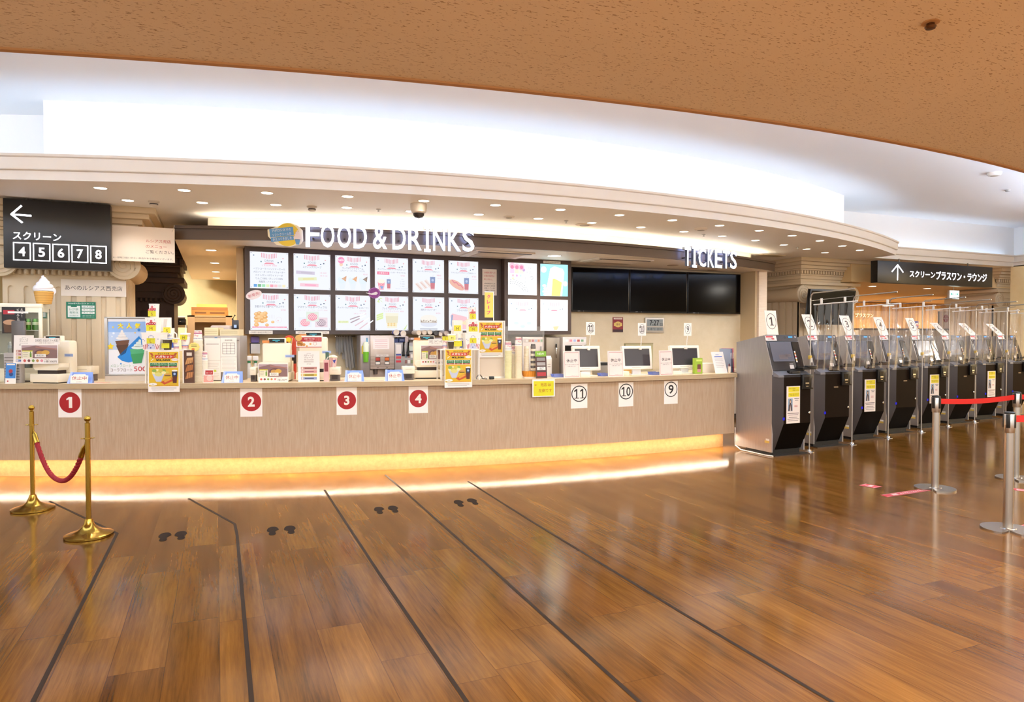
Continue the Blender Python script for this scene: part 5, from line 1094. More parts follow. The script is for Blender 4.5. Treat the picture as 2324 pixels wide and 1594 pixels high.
b.disc(cx - w*.15, z0 + h*.42, w*.3, M('#b58a66', .5), 2, -.004, rz=h*.1); b.poly([(cx - w*.45, z0 + h*.42), (cx + w*.12, z0 + h*.42), (cx + w*.05, z0 + .01), (cx - w*.4, z0 + .01)], M('#5a3a20', .5), 1, -.004); b.rect(cx - w*.2, z0 + h*.8, w*.48, h*.16, M('#a8202c', .5), 1, -.004)
for i, ch in enumerate('えっ！'): b.text(ch, cx + w*.36, z0 + h*(.9 - i*.12), h*.09, WHT, 2, -.004)
for i, ch in enumerate('ビールじゃない'): b.text(ch, cx + w*.2, z0 + h*(.9 - i*.1), h*.08, WHT, 2, -.004)
b.build('beer_sticker', d)
def can(x, y, z, c, label, h=.13, r=.033):
    b = MB(); m = M(c, .25, .5); b.lathe([(r*.85, 0), (r, .008), (r, h - .018), (r*.82, h), (r*.8, h - .004), (0, h - .004)], m, 18); b.lathe([(r*1.005, h*.45), (r*1.005, h*.7)], M('#d9dfae' if c == '#5a9a2e' else '#8f979c', .4), 18)
    b.build('drink_can', label=label, cat='can', group='cans in the display fridge', loc=(p.x + x, p.y + y, HC + z))
for i in range(3): can(-.08 - i*.075, .09, shz[2], '#5a9a2e', 'green drink can on the top fridge shelf, %s' % ('nearest the glass side', 'second from the glass side', 'beside the dark sticker')[i])
for i in range(4): can(-.08 - i*.078, .1, shz[1], '#b5b8b4', 'silver drink can on the middle fridge shelf, %s' % ('nearest the glass side', 'second from the glass side', 'third from the glass side', 'fourth from the glass side')[i])
for i in range(4): can(-.08 - i*.078, .1, shz[0] + .001, '#c9cbc4', 'pale drink can on the lowest fridge shelf, %s' % ('nearest the glass side', 'second from the glass side', 'third from the glass side', 'fourth from the glass side')[i])
# soft cream replica on the fridge
q = aty(100, 690, p.y + .13); sz = (p.y + .13)/ray(100, 690)[1]
t = thing('soft_cream_replica', 'giant white soft cream cone replica standing on the drink fridge', 'ice cream replica', (q.x, p.y + .13, fz)); H_ = 68*sz; R_ = 23*sz
b = MB(); b.lathe([(R_*.62, 0), (R_*.84, H_*.4), (R_*.8, H_*.42), (0, H_*.42)], M('#d9a552', .5), 28)
for k in range(5): b.lathe([(R_*(.62 + .22*(k+.4)/5) + .002, H_*.4*(k+.4)/5), (R_*(.62 + .22*(k+.5)/5) + .002, H_*.4*(k+.55)/5)], M('#b98236', .5), 28)
b.build('wafer_cone', t); b = MB(); PS = M('#f3eff2', .4)
path, rad = [], []
for i in range(110):
    f = i/109; a = f*2*math.pi*3.3; rr = R_*.62*(1 - f**1.3)*(1 if f < .97 else .5); path.append((rr*math.cos(a), rr*math.sin(a), H_*(.44 + .46*f) )); rad.append(R_*(.4 - .28*f))
b.tube(path, rad, PS, 14); b.lathe([(0, H_*.42), (R_*.8, H_*.44), (R_*.7, H_*.56), (R_*.5, H_*.72), (R_*.25, H_*.86), (0, H_*.9)], PS, 24); b.tube([(0, 0, H_*.84), (-.01, 0, H_*.93), (.0, 0, H_*.99)], [R_*.22, R_*.12, R_*.03], PS, 12); b.build('cream_swirl', t)
# dark display back, mesh box, brochure
p_, r, s = oc(39, .235); t = thing('monitor', 'dark grey back of a rounded monitor before the drink fridge', 'monitor', p_, r - .2); h = zc(39, 728, .235) - HC
b = MB(); b.box(-.085, .085, 0, .04, h*.4, h, M('#6f6a68', .35, .3), .015); b.build('housing', t); b = MB(); b.box(-.03, .03, .02, .05, 0, h*.45, M('#4a4644', .4)); b.box(-.08, .08, -.03, .12, 0, .015, M('#4a4644', .4)); b.build('stand', t)
p_, r, s = oc(26, .09); b = MB(); h = zc(26, 801, .09) - HC; b.box(-.09, .09, 0, .07, 0, h, M('#a9a29c', .5), .006)
for k in range(9): b.rect(0, h*(.12 + .09*k), .16, .008, M('#6d6763', .5), 1)
b.build('card_terminal_box', label='grey slatted box between the brochure and the leftmost till', cat='box', loc=p_, rz=r)
def p_bro(b, w, h): b.rect(0, h*.62, w, h*.72, M('#3f86cf', .5), 1); b.rect(0, h*.12, w*.9, h*.2, WHT, 1); b.disc(-.0, h*.6, w*.2, M('#b8343c', .5), 2); b.disc(w*.05, h*.45, w*.2, M('#2c4f8f', .5), 2); b.rect(0, h*.92, w*.8, h*.06, WHT, 2); b.disc(-w*.25, h*.12, w*.08, M('#c9454a', .5), 2)
card('brochure', 'blue brochure standing at the far left of the counter', 'brochure', 10, 33, 824, 866, .03, p_bro, z0=HC, th=.008, lean=.08)
# framed drink poster
p_, r, s = oc(287, .38); w = cw(236.5, 336, .38); h = zc(287, 719.5, .38) - HC; t = thing('framed_poster', 'silver framed blue poster of cola and melon floats for 500', 'poster', p_, r)
b = MB(); b.box(-w/2, w/2, 0, .045, 0, .075, M('#cdbfae', .4)); fm = M('#b5b0a8', .3, .7)
for x0, x1, z0, z1 in ((-w/2, -w/2 + .035, .075, h), (w/2 - .02, w/2, .075, h), (-w/2, w/2, h - .02, h), (-w/2, w/2, .06, .08)): b.box(x0, x1, -.004, .045, z0, z1, fm, .004)
b.box(-w/2 + .02, w/2 - .02, .01, .04, .07, h - .01, M('#5a524c', .5)); b.build('frame', t)
b = MB(); x0, x1, z0, z1 = -w/2 + .037, w/2 - .022, .082, h - .022; cx, W_, H_ = (x0+x1)/2, x1-x0, z1-z0
b.rect(cx, (z0+z1)/2, W_, H_, M('#e9ecf2', .3), 1, .01); b.rect(cx, z0 + H_*.7, W_, H_*.52, M('#b9cdea', .3), 2, .01); b.rect(cx, z0 + H_*.86, W_, H_*.2, M('#8fb2e0', .3), 3, .01); b.rect(cx, z0 + H_*.975, W_, H_*.05, M('#e4e2e4', .3), 4, .01)
P = lambda u, v: (cx + (u - .5)*W_, z0 + v*H_)
for i, ch in enumerate('大人気'): b.text(ch, *P(.33 + .22*i, .87), H_*.1, M('#c98a1a', .4), 4, .01, bold=.06); b.text(ch, *P(.325 + .22*i, .875), H_*.1, M('#f0dc28', .4), 5, .01, bold=.03)
P2_ = [P(.8, .69), P(.9, .6), P(.93, .45), P(.86, .32), P(.72, .24), P(.52, .21), P(.35, .24), P(.23, .31)]
b.poly(P2_, M('#1f86d8', .35), 5, .01)
b.poly([P(.18, .6), P(.55, .62), P(.45, .38), P(.32, .33)], M('#6d4632', .35), 4, .01); b.poly([P(.2, .52), P(.53, .54), P(.45, .38), P(.32, .33)], M('#54321f', .35), 5, .01)
for u, v, rr in ((.36, .65, .16), (.36, .69, .11), (.36, .73, .07), (.36, .77, .035)): b.disc(*P(u, v), rr*W_, M('#eeeae6', .35), 6, .01, rz=H_*.03, seg=16)
b.poly([P(.56, .45), P(.95, .47), P(.86, .2), P(.64, .19)], M('#4fae78', .35), 6, .01); b.poly([P(.58, .36), P(.92, .38), P(.86, .2), P(.64, .19)], M('#3a9a5e', .35), 7, .01)
for u, v, rr in ((.76, .48, .16), (.77, .52, .11), (.79, .56, .07), (.82, .6, .035)): b.disc(*P(u, v), rr*W_, M('#dff0ea', .35), 8, .01, rz=H_*.03, seg=16)
for u, v, rr, c in ((.9, .63, .035, '#2f7fd0'), (.8, .8, .04, '#2f7fd0'), (.14, .74, .03, '#dfe9f6'), (.1, .68, .02, '#dfe9f6'), (.32, .19, .02, '#2f7fd0')): b.disc(*P(u, v), rr*W_, M(c, .35), 4, .01, seg=12)
st5 = lambda u, v, q: [(P(u, v)[0] + q*W_*(1 if k % 2 == 0 else .5)*math.sin(k*math.pi/5), P(u, v)[1] + q*W_*(1 if k % 2 == 0 else .5)*math.cos(k*math.pi/5)) for k in range(10)]
b.poly(st5(.06, .5, .1), M('#efcf2a', .35), 5, .01); b.poly(st5(.13, .85, .03), M('#efcf2a', .35), 5, .01); b.poly(st5(.7, .75, .03), M('#e6b85a', .35), 5, .01)
b.text('メロンフロート・', *P(.05, .15), H_*.05, M('#8fb894', .4), 5, .01, al='l', w=W_*.6); b.text('コーラフロート', *P(.05, .075), H_*.055, M('#5a3a30', .4), 5, .01, al='l', w=W_*.57); b.text('500', *P(.82, .095), H_*.085, M('#c4242c', .4), 5, .01, w=W_*.32); b.build('printed_sheet', t)

# documents cabinet and kitchen shelves left of the menu board
p_, r, s = oc(503, .42); w = cw(462, 545, .42); h = zc(503, 762, .42) - HC; t = thing('warming_cabinet', 'grey steel cabinet with two taped documents behind the second closed sign', 'cabinet', p_, r)
b = MB(); b.box(-w/2, w/2, 0, .3, 0, h, M('#a39a92', .4, .3), .006); b.box(-w/2 + .01, w/2 - .01, -.006, 0, h - .06, h - .05, M('#7a7069', .4)); b.build('body', t)
b = MB(); b.lathe([(.022, 0), (.022, .012), (0, .014)], M('#3a6f9a', .4), 14); o = b.build('hook', t); o.location = (-.06, 0, h - .04); o.rotation_euler = (math.pi/2, 0, 0)
def p_docA(b, w, h): lines(b, 0, h*.86, w*.8, 1, h*.1, M('#9a9088', .6), .006); lines(b, 0, h*.4, w*.8, 9, h*.04, M('#c9bfb4', .6), .003); b.rect(-w*.1, h*.22, w*.66, h*.05, M('#c9d24a', .6), 2); b.rect(0, h*.47, w, .003, M('#b5aaa0', .6), 1)
def p_docB(b, w, h):
    b.text('営業時間表', 0, h*.93, h*.04, INK, 1)
    for i in range(5): b.rect(0, h*(.85 - .08*i), w*.76, .003, INK, 1)
    for i in range(4): b.rect(-w*.38 + i*w*.253, h*.69, .003, h*.32, INK, 1)
    b.rect(0, h*.44, w, .004, M('#a89d92', .6), 1); lines(b, 0, h*.38, w*.84, 9, h*.04, M('#c0b6aa', .6), .003)
card('document', 'pale document hanging under a blue hook on the grey cabinet', 'paper', 464, 500, 768, 860, .4, p_docA, z0=HC + .01)
card('document', 'timetable document with a black grid on the grey cabinet', 'paper', 500.5, 537, 767, 845, .4, p_docB)
p_, r, s = oc(472, .16); 
def p_redl(b, w, h): b.rect(w*.05, h*.75, w*.8, h*.3, M('#b5302e', .5), 1); b.text('カード', w*.05, h*.72, h*.12, WHT, 2); b.rect(0, h*.3, w, h*.5, M('#dd9a8a', .5), 1); b.disc(w*.1, h*.35, w*.3, M('#e8c0b0', .5), 2)
card('leaflet', 'small red and salmon leaflet below the pale document', 'leaflet', 461, 483, 838, 868, .05, p_redl, z0=HC, lean=.1, th=.004)
p_, r, s = oc(440, .42); b = MB(); b.box(-.085, .085, 0, .2, 0, .1, M('#4a3a32', .5), .005); b.box(-.08, .08, -.004, 0, .02, .08, M('#2a1f1a', .4)); b.build('drawer_box', label='dark brown low box behind the waffle photo', cat='box', loc=p_, rz=r)
ysh = 11.2
def shelfbox(name, label, cat, pxa, pxb, pya, pyb, y, dep, mat, z0=None, paint=None, group=None, bev=.004):
    x0, z1 = xz(pxa, pya, y); x1 = xz(pxb, pya, y)[0]; z0 = xz((pxa+pxb)/2, pyb, y)[1] if z0 is None else z0
    b = MB(); w, h = x1-x0, z1-z0; b.box(-w/2, w/2, 0, dep, 0, h, mat, bev)
    if paint: paint(b, w, h)
    return b.build(name, label=label, cat=cat, group=group, loc=((x0+x1)/2, y, z0))
x0, z1 = xz(425, 716, ysh); x1 = xz(527, 716, ysh)[0]; t = thing('kitchen_shelf', 'wooden kitchen shelf unit left of the menu board carrying cardboard trays', 'shelf', ((x0+x1)/2, ysh, 0)); w = x1-x0; WD = M('#b89468', .6)
b = MB(); b.box(-w/2, -w/2 + .1, 0, .04, 0, z1, WD); b.box(w/2 - .09, w/2, 0, .04, 0, z1, WD); b.build('upright', t); b = MB(); b.box(-w/2, w/2, 0, .5, z1 - .02, z1, WD); b.box(-w/2 + .1, w/2 - .09, 0, .03, z1 - .1, z1 - .03, M('#a98758', .6)); b.box(-w/2, w/2, .02, .5, z1 - .46, z1 - .44, WD); b.box(-w/2, w/2, .47, .5, 0, z1, M('#9a7a50', .6)); b.build('boards', t)
zq = z1
for i, (a, c, ya, yb, col, lab) in enumerate(((434, 518, 704, 716, '#a8722f', 'printed cardboard tray, lowest of the pile on the kitchen shelf'), (434, 517, 697, 704, '#95602a', 'dark cardboard tray in the middle of the kitchen pile'), (446, 515, 690, 697, '#d3a04e', 'light cardboard tray on top of the kitchen pile'))):
    x0, za = xz(a, ya, ysh); x1 = xz(c, ya, ysh)[0]; w = x1-x0; h = max(.04, za - zq); b = MB(); m = M(col, .7)
    b.box(-w/2, w/2, 0, .4, 0, .012, m); b.box(-w/2, w/2, 0, .01, .012, h, m); b.box(-w/2, w/2, .39, .4, .012, h, m); b.box(-w/2, -w/2 + .01, .01, .39, .012, h, m); b.box(w/2 - .01, w/2, .01, .39, .012, h, m)
    if i == 0: b.rect(-w*.25, h*.5, w*.3, h*.3, M('#6d451c', .7), 1); b.rect(w*.2, h*.5, w*.4, h*.3, M('#6d451c', .7), 1)
    b.build('cardboard_tray', label=lab, cat='tray', group='cardboard trays on the kitchen shelf', loc=((x0+x1)/2, ysh + .03, zq + .001)); zq += h + .001
# work table and printer deep in the kitchen
yp = 14.2; x0, z1 = xz(385, 738, yp); x1 = xz(432, 738, yp)[0]; t = thing('work_table', 'narrow pale work table under the black printer in the kitchen', 'table', ((x0+x1)/2, yp, 0)); w = x1-x0; b = MB(); b.box(-w/2, w/2, 0, .6, z1 - .04, z1, M('#c9bc95', .5)); b.build('table_top', t)
for x in (-w/2 + .03, w/2 - .03):
    for y_ in (.02, .52): b = MB(); b.box(x - .03, x + .03, y_, y_ + .06, 0, z1 - .04, M('#8a7a58', .5)); b.build('leg', t)
x0 = xz(396, 738, yp)[0]; x1 = xz(422, 738, yp)[0]; w = x1-x0; t = thing('office_printer', 'black printer on the kitchen work table', 'printer', ((x0+x1)/2, yp + .03, z1)); h = xz(396, 724, yp)[1] - z1
b = MB(); b.box(-w/2, w/2, 0, .35, 0, h, BLACK, .01); b.rect(0, h*.6, w*.14, h*.12, M('#d9d9d9', .5), 1); b.build('housing', t); b = MB(); b.prism([(0, h), (.35, h), (.35, h + .06), (0, h + .03)], -w*.42, w*.42, M('#8d8478', .4), 'x'); b.build('scanner_lid', t)
# trays on the grey cabinet
p_, r, s = oc(455, .5); zt = HC + (zc(503, 762, .42) - HC)
for (a, c, ya, lab, col) in ((452, 495, 744, 'cream plastic basket on the grey cabinet, left one', '#e3d2a6'), (499, 541, 748, 'cream plastic basket on the grey cabinet, right one', '#d9caa2')):
    pp = oc((max(a, 464)+c)/2, .5)[0]; w = cw(max(a, 464), c, .5); h = zc((a+c)/2, ya, .5) - zt; b = MB(); m = M(col, .5); b.box(-w/2, w/2, 0, .2, 0, .008, m)
    for x0, x1, y0, y1 in ((-w/2, w/2, 0, .008), (-w/2, w/2, .192, .2), (-w/2, -w/2 + .008, .008, .192), (w/2 - .008, w/2, .008, .192)): b.box(x0, x1, y0, y1, .008, h, m)
    for k in range(3): b.rect(0, h*(.3 + .2*k), w*.9, .004, M('#a8966c', .5), 1)
    b.build('basket', label=lab, cat='basket', group='cream baskets on the grey cabinet', loc=(pp.x, pp.y, zt + .001), rz=r)
pp = oc(489, .56)[0]; b = MB(); w = cw(466, 512, .56); b.box(-w/2, w/2, .16, .3, 0, .12, M('#b5a49a', .4), .02); b.build('film_roll_box', label='pale wrap box lying behind the cream baskets', cat='box', loc=(pp.x, pp.y, zt + .001), rz=r)
pp = oc(534, .8)[0]; t = thing('desk_device', 'small dark device on a bent stalk at the wall end of the grey cabinet', 'device', (pp.x, pp.y, zt)); hh = zc(534, 715, .8) - zt
b = MB(); b.box(-.04, .04, -.03, .03, 0, .01, BLACK); b.tube([(0, 0, .01), (0, 0, hh*.5), (-.03, 0, hh*.8), (.0, 0, hh)], .01, DKB, 8); b.build('stalk', t); b = MB(); b.box(-.035, .04, -.02, .01, hh*.3, hh*.75, M('#1c1a20', .3), .006); b.rect(0, hh*.45, .03, hh*.14, EM('#b9cdf0', .7), 1, -.02); b.build('screen_unit', t)

# ------------------------------------------------------------------ back counter and its machines
ZB = .92
b = MB(); b.box(.5, 9.3, 10.02, 10.62, .1, ZB - .04, M('#b9ab98', .5)); b.box(.5, 9.3, 9.98, 10.63, ZB - .04, ZB, M('#cfc3b0', .3, .3)); b.box(.55, 9.25, 10.1, 10.6, 0, .1, DKB); b.build('back_counter', label='low steel-topped back counter along the wall behind the tills', cat='counter')
def back(pxa, pxb, pyt, y, z0=ZB): 
    x0, z1 = xz(pxa, pyt, y); x1 = xz(pxb, pyt, y)[0]; return (x0+x1)/2, x1-x0, z1-z0
# ice cream machine
y = 10.0 + .02; cx, w, h = back(840, 895, 751, y); h = min(h, 1.56 - ZB); t = thing('ice_cream_machine', 'pale soft ice cream machine with two flavour panels under the menu board', 'ice cream machine', (cx, y, ZB)); AL = M('#c4b4a6', .38, .35)
zz = lambda py: xz(868, py, y)[1] - ZB
b = MB(); b.box(-w/2, w/2, .0, .3, zz(838), h, AL, .006); b.box(-w/2, w/2, .12, .3, 0, zz(838), AL, .004); b.build('body', t)
b = MB()
for k in range(8): b.rect(0, zz(832) + k*(zz(806) - zz(832))/8, w*.98, .006, M('#8d7f74', .4), 1)
b.rect(0, zz(807), w*.5, .03, M('#d9cfc6', .4), 2); b.text('ACORN', 0, zz(807), .022, M('#a89c92', .4), 3)
for s in (-1, 1): b.rect(s*w*.19, zz(820), w*.2, zz(811) - zz(829), M('#3a3430', .4), 2); b.rect(s*w*.19, zz(815.5), w*.17, .045, M('#d86a2e' if s > 0 else '#b5402e', .4), 3); b.rect(s*w*.19, zz(824.5), w*.17, .04, M('#e6e0d6', .4), 3); b.poly([(s*w*.19 - .02, zz(833)), (s*w*.19 + .02, zz(833)), (s*w*.19, zz(836))], M('#8a7c72', .4), 2)
b.build('control_panel', t)
for s in (-1, 1): b = MB(); b.lathe([(.03, zz(850)), (.035, zz(838))], M('#6d625a', .3, .5), 12, (s*w*.25, .06)); b.build('nozzle', t)
b = MB(); b.rect(-w*.05, zz(780), w*.66, zz(768) - zz(793), M('#eee3dc', .6), 1)
for k in range(5): b.rect(-w*.05, zz(772 + k*4), w*.52, .006, M('#c98a86', .6), 2)
b.build('pink_notice', t)
cx, w, h = back(818, 839, 752, y); t2_ = thing('steel_cabinet', 'plain steel side cabinet left of the ice cream machine', 'cabinet', (cx, y - .0, ZB)); b = MB(); b.box(-w/2, w/2, .0, .3, 0, min(h, 1.56 - ZB), M('#aaa39e', .35, .5), .004); b.build('body', t2_); b = MB(); b.rect(w*.2, .55, .025, .1, M('#5f9ab5', .5), 1); b.build('blue_sticker', t2_)
q = xz(829, 822, y); t = thing('spray_holder', 'green and clear cup holder fixed on the steel side cabinet', 'holder', (q[0], y - .05, q[1])); b = MB(); b.lathe([(.035, 0), (.045, .15), (.04, .15), (.0, .13)], M('#6fb52e', .4), 18); b.build('green_cup', t); b = MB(); b.lathe([(.04, .13), (.042, .26), (.03, .29), (0, .3)], M('#dfe6c9', .3), 18); b.box(-.06, -.035, -.005, .005, .12, .24, M('#c9b53a', .5)); b.box(-.01, .01, .03, .049, .05, .1, WHT); b.build('bottle', t)
# towels on a rail
q0, q1 = xz(762, 766, 10.5), xz(806, 764, 10.5); t = thing('towel_rail', 'steel towel rail on the wall left of the ice cream machine', 'rail', ((q0[0]+q1[0])/2, 10.5, q1[1])); w = q1[0]-q0[0]; b = MB(); b.tube([(-w/2, 0, 0), (w/2, 0, 0)], .008, CHROME, 8); b.tube([(w/2, 0, 0), (w/2, .15, 0)], .008, CHROME, 8); b.tube([(-w/2, 0, 0), (-w/2, .15, 0)], .008, CHROME, 8); b.build('bar', t)
for i, (a, c, pb, lab, col) in enumerate(((762, 778, 803, 'short pale grey towel on the steel rail', '#a8a39a'), (777, 799, 838, 'long grey towel hanging lower on the steel rail', '#9a948c'))):
    x0, x1 = xz(a, 766, 10.5)[0], xz(c, 766, 10.5)[0]; w = x1-x0; L = q1[1] - xz(788, pb, 10.5)[1]; b = MB(); n = 24; m = M(col, .9)
    A = [(-w/2 + w*k/n, .014*math.sin(k*.9) - .012, .012) for k in range(n+1)]; Bz = [(-w/2 + w*k/n + (.05 if i else 0), .022*math.sin(k*.9 + .6) - .02, -L + .03*math.sin(k*.4)) for k in range(n+1)]; Cc = [(x, .02, .012) for x, _, _ in A]; Dd = [(x, .03, -L*.7) for x, _, _ in A]
    b.strip(A, Bz, m); b.strip(A, Cc, m); b.strip(Cc, Dd, m); b.build('towel', label=lab, cat='towel', loc=((x0+x1)/2, 10.5, q1[1]), auto=180)
shelfbox('paper_towel_dispenser', 'white paper towel box with dark edge on the wall under the castella panel', 'dispenser', 567, 590, 779, 803, 10.5, .15, M('#d9d0c4', .4), None, lambda b, w, h: (b.rect(-w*.46, h*.5, .014, h, DKB, 1), b.rect(0, h*.97, w, .014, DKB, 1)))
shelfbox('purple_bag', 'purple folded bag lying on the white paper towel box', 'bag', 569, 589, 764, 778.7, 10.52, .12, M('#8a76b5', .7), None, None, None, .02)
for i, px in enumerate((565.5, 580.5)):
    x, z = xz(px, 855, 10.15); t = thing('spray_bottle', ('white spray bottle with green collar, left one under the purple bag', 'white spray bottle with green collar, right one beside the till')[i], 'bottle', (x, 10.15, ZB), 0, 'spray bottles on the back counter'); hh = xz(px, 808, 10.15)[1] - ZB
    b = MB(); b.lathe([(.04, 0), (.045, .01), (.045, hh*.5), (.02, hh*.68), (.016, hh*.74)], M('#d3cdc2', .35), 16); b.build('bottle', t); b = MB(); b.lathe([(.022, hh*.72), (.022, hh*.8)], M('#2f7a4a', .4), 14); b.box(-.04, .035, -.014, .014, hh*.82, hh, M('#e6e0d8', .4), .006); b.box(-.04, -.03, -.006, .006, hh*.66, hh*.84, M('#2f7a4a', .4)); b.build('trigger_head', t)
# drink dispenser, cup tubes, boxes
y = 10.04; cx, w, h = back(896, 948, 778, y); t = thing('drink_dispenser', 'grey drink dispenser with small picture labels behind the fourth till', 'drink machine', (cx, y, ZB)); b = MB(); b.box(-w/2, w/2, 0, .45, 0, h, M('#a09a94', .4, .3), .005); b.build('body', t)
b = MB()
for r_ in range(3):
    for c in range(4): b.rect(-w*.02 + c*w*.13, h*(.62 - r_*.16), w*.1, h*.1, M(('#6f7a8a', '#8a5f58', '#d9d3ca', '#7f8a5f')[(r_ + c) % 4], .5), 1)
b.rect(-w*.34, h*.82, w*.22, h*.26, M('#e3d9cf', .5), 1); b.rect(-w*.34, h*.66, w*.22, h*.04, M('#3a4a9a', .5), 2); b.rect(-w*.34, h*.58, w*.22, h*.07, M('#c9454a', .5), 1); b.rect(-w*.34, h*.47, w*.22, h*.06, M('#c9303a', .5), 1); b.rect(w*.25, h*.84, w*.4, h*.12, M('#c9d3c0', .5), 1); b.rect(w*.25, h*.74, w*.4, h*.025, INK, 1); b.build('picture_labels', t)
for x in (-.05, .02): b = MB(); b.tube([(x, -.03, h*.72), (x, -.035, h*.9), (x, -.05, h*1.02)], [.02, .012, .014], BLACK, 8); b.box(x - .02, x + .02, -.03, 0, h*.62, h*.74, BLACK, .004); b.build('tap_lever', t)
zt = ZB + h
for i, (px, py) in enumerate(((944, 755.5), (956.5, 755), (969, 754.5), (983, 756), (993, 759), (1006, 757))):
    x, z = xz(px, py, y); b = MB(); r_ = .036 - (.006 if i == 4 else 0); T = Matrix.Rotation(math.pi/2, 4, 'X'); b.T = T
    b.lathe([(r_*.9, -.3), (r_, -.02), (r_*1.06, 0), (r_, .004), (r_*.9, -.005), (0, -.006)], M(('#d9c8b0', '#cdbba6', '#d3c3ae', '#4a4640', '#cfc0ae', '#b5a294')[i], .5), 20)
    b.build('cup_tube', label=('first', 'second', 'third', 'dark fourth', 'small fifth', 'last')[i] + ' lying tube of cups from the left under the rice burger panel', cat='cups', group='lying cup tubes under the menu board', loc=(x, y - .16, z))
x0, x1 = xz(928, 770, y)[0], xz(1022, 770, y)[0]; zq = xz(970, 760.5, y)[1]; b = MB(); b.box(-(x1-x0)/2, (x1-x0)/2, -.1, .25, -.03, 0, M('#c9b9b4', .5)); 
for x in (-(x1-x0)/2 + .04, (x1-x0)/2 - .04): b.box(x - .02, x + .02, 0, .2, zt - zq + .043, -.03, M('#8a7f76', .5))
b.build('tube_rack', label='pale rack carrying the lying cup tubes above the drink dispenser', cat='rack', loc=((x0+x1)/2, y, zq - .042))
for i, (a, c, ya, yb, col, lab) in enumerate(((895, 904, 768, 778, '#3a4470', 'small navy box left on the drink dispenser'), (905, 919, 766, 778, '#2f3a66', 'navy carton with pale print on the drink dispenser'), (919.5, 927, 764, 778, '#dcc9c4', 'pinkish checked carton right of the navy carton'))): shelfbox('carton', lab, 'box', a, c, ya, yb, y + .04, .12, M(col, .5), zt, (lambda b, w, h: b.rect(0, h*.5, w*.6, h*.14, M('#b9bfd6', .5), 1)) if i == 1 else None)
for i, (px, py) in enumerate(((898, 755), (914, 757.5))):
    x, z = xz(px, py, y); b = MB(); b.T = Matrix.Rotation(math.pi/2, 4, 'X'); b.lathe([(.03, -.18), (.042, 0), (.045, 0), (.04, .004), (0, -.004)], M('#dccab4', .5), 20); b.lathe([(.036, -.12), (.0405, -.03)], NAVY, 20); b.build('cup_tube', label=('upper left', 'tilted blue')[i] + ' lying cup beside the ice cream machine top', cat='cups', group='lying cup tubes under the menu board', loc=(x, y - .04, z))
x0, x1 = xz(893, 757, y)[0], xz(922, 757, y)[0]; zq = xz(906, 762.5, y)[1]; b = MB(); b.box(-(x1-x0)/2, (x1-x0)/2, -.05, .2, -.02, 0, M('#b5a9a0', .5)); b.box(-.03, .03, .05, .15, max(zt - zq, -.3) + .06, -.02, M('#8a7f76', .5)); b.build('tube_rack', label='small pale ledge under the two lying cups beside the ice cream machine', cat='rack', loc=((x0+x1)/2, y, zq))
# oven and steel doors near the bright screens
y = 10.0; cx, w, h = back(1277, 1331, 765, y); t = thing('oven', 'grey countertop oven with black window behind the ticket counter end', 'oven', (cx, y, ZB)); b = MB(); b.box(-w/2, w/2, 0, .5, 0, h, M('#bdb2a8', .4, .3), .006); b.build('body', t)
b = MB(); b.rect(-.02, h*.57, w*.72, h*.4, M('#120e0c', .15), 1); b.build('window', t); b = MB(); b.rect(0, h*.9, w*.96, h*.11, M('#d3cbc4', .4), 1)
for k, c in enumerate(('#e9e4dc', '#c9808a', '#9fa9cf', '#b54a42', '#6f9a6f')): b.rect(-w*.32 + k*w*.16, h*.9, w*.11, h*.06, M(c, .4), 2)
b.build('button_strip', t); b = MB(); b.tube([(w*.42, -.03, h*.3), (w*.42, -.03, h*.8)], .01, CHROME, 8); b.box(w*.41, w*.43, -.03, 0, h*.32, h*.34, CHROME); b.box(w*.41, w*.43, -.03, 0, h*.76, h*.78, CHROME); b.build('handle', t)
cx, w, h = back(1186, 1234, 765, y); t = thing('oven', 'grey oven with coloured buttons behind the cup stacks', 'oven', (cx, y, ZB)); b = MB(); b.box(-w/2, w/2, 0, .5, 0, h, M('#c9bcb2', .4, .2), .006); b.build('body', t); b = MB(); b.rect(0, h*.9, w*.94, h*.1, M('#b9aea6', .4), 1)
for k, c in enumerate(('#d9d3cc', '#b58a5a', '#a8424a', '#8fa0c0', '#c9703a', '#6f9a6f')): b.rect(-w*.3 + k*w*.14, h*.9, w*.1, h*.06, M(c, .4), 2)
b.build('button_strip', t); b = MB(); b.rect(-.02, h*.5, w*.6, h*.36, M('#ddd6d0', .3), 1); b.rect(w*.36, h*.5, .03, h*.5, M('#7d766f', .4), 1); b.build('window', t)
cx, w, h = back(1240, 1270, 766, 10.0); t = thing('fridge_cabinet', 'dull steel refrigerator door between the two ovens', 'fridge', (cx, 10.0, ZB)); b = MB(); b.box(-w/2, w/2, 0, .4, 0, h, M('#8a7b66', .35, .5), .004); b.build('body', t); b = MB(); b.box(w*.2, w*.26, -.02, 0, h*.45, h*.72, CHROME, .003); b.box(w*.2, w*.26, -.021, 0, h*.72, h*.82, BLACK); b.build('handle', t)
p_, r, s = oc(1192, .6); w = cw(1148, 1236, .6); z1, z0 = zc(1192, 741, .6), zc(1192, 770, .6); t = thing('splash_guard', 'clear acrylic guard standing before the lower bright screens', 'screen', p_, r); b = MB(); b.box(-w/2, w/2, 0, .005, z0 - HC - .3, z1 - HC, ACR); b.build('pane', t); b = MB(); b.box(-w/2 + .01, -w/2 + .025, -.005, .01, 0, z1 - HC, ACR); b.box(w/2 - .025, w/2 - .01, -.005, .01, 0, z1 - HC, ACR); b.build('post', t)

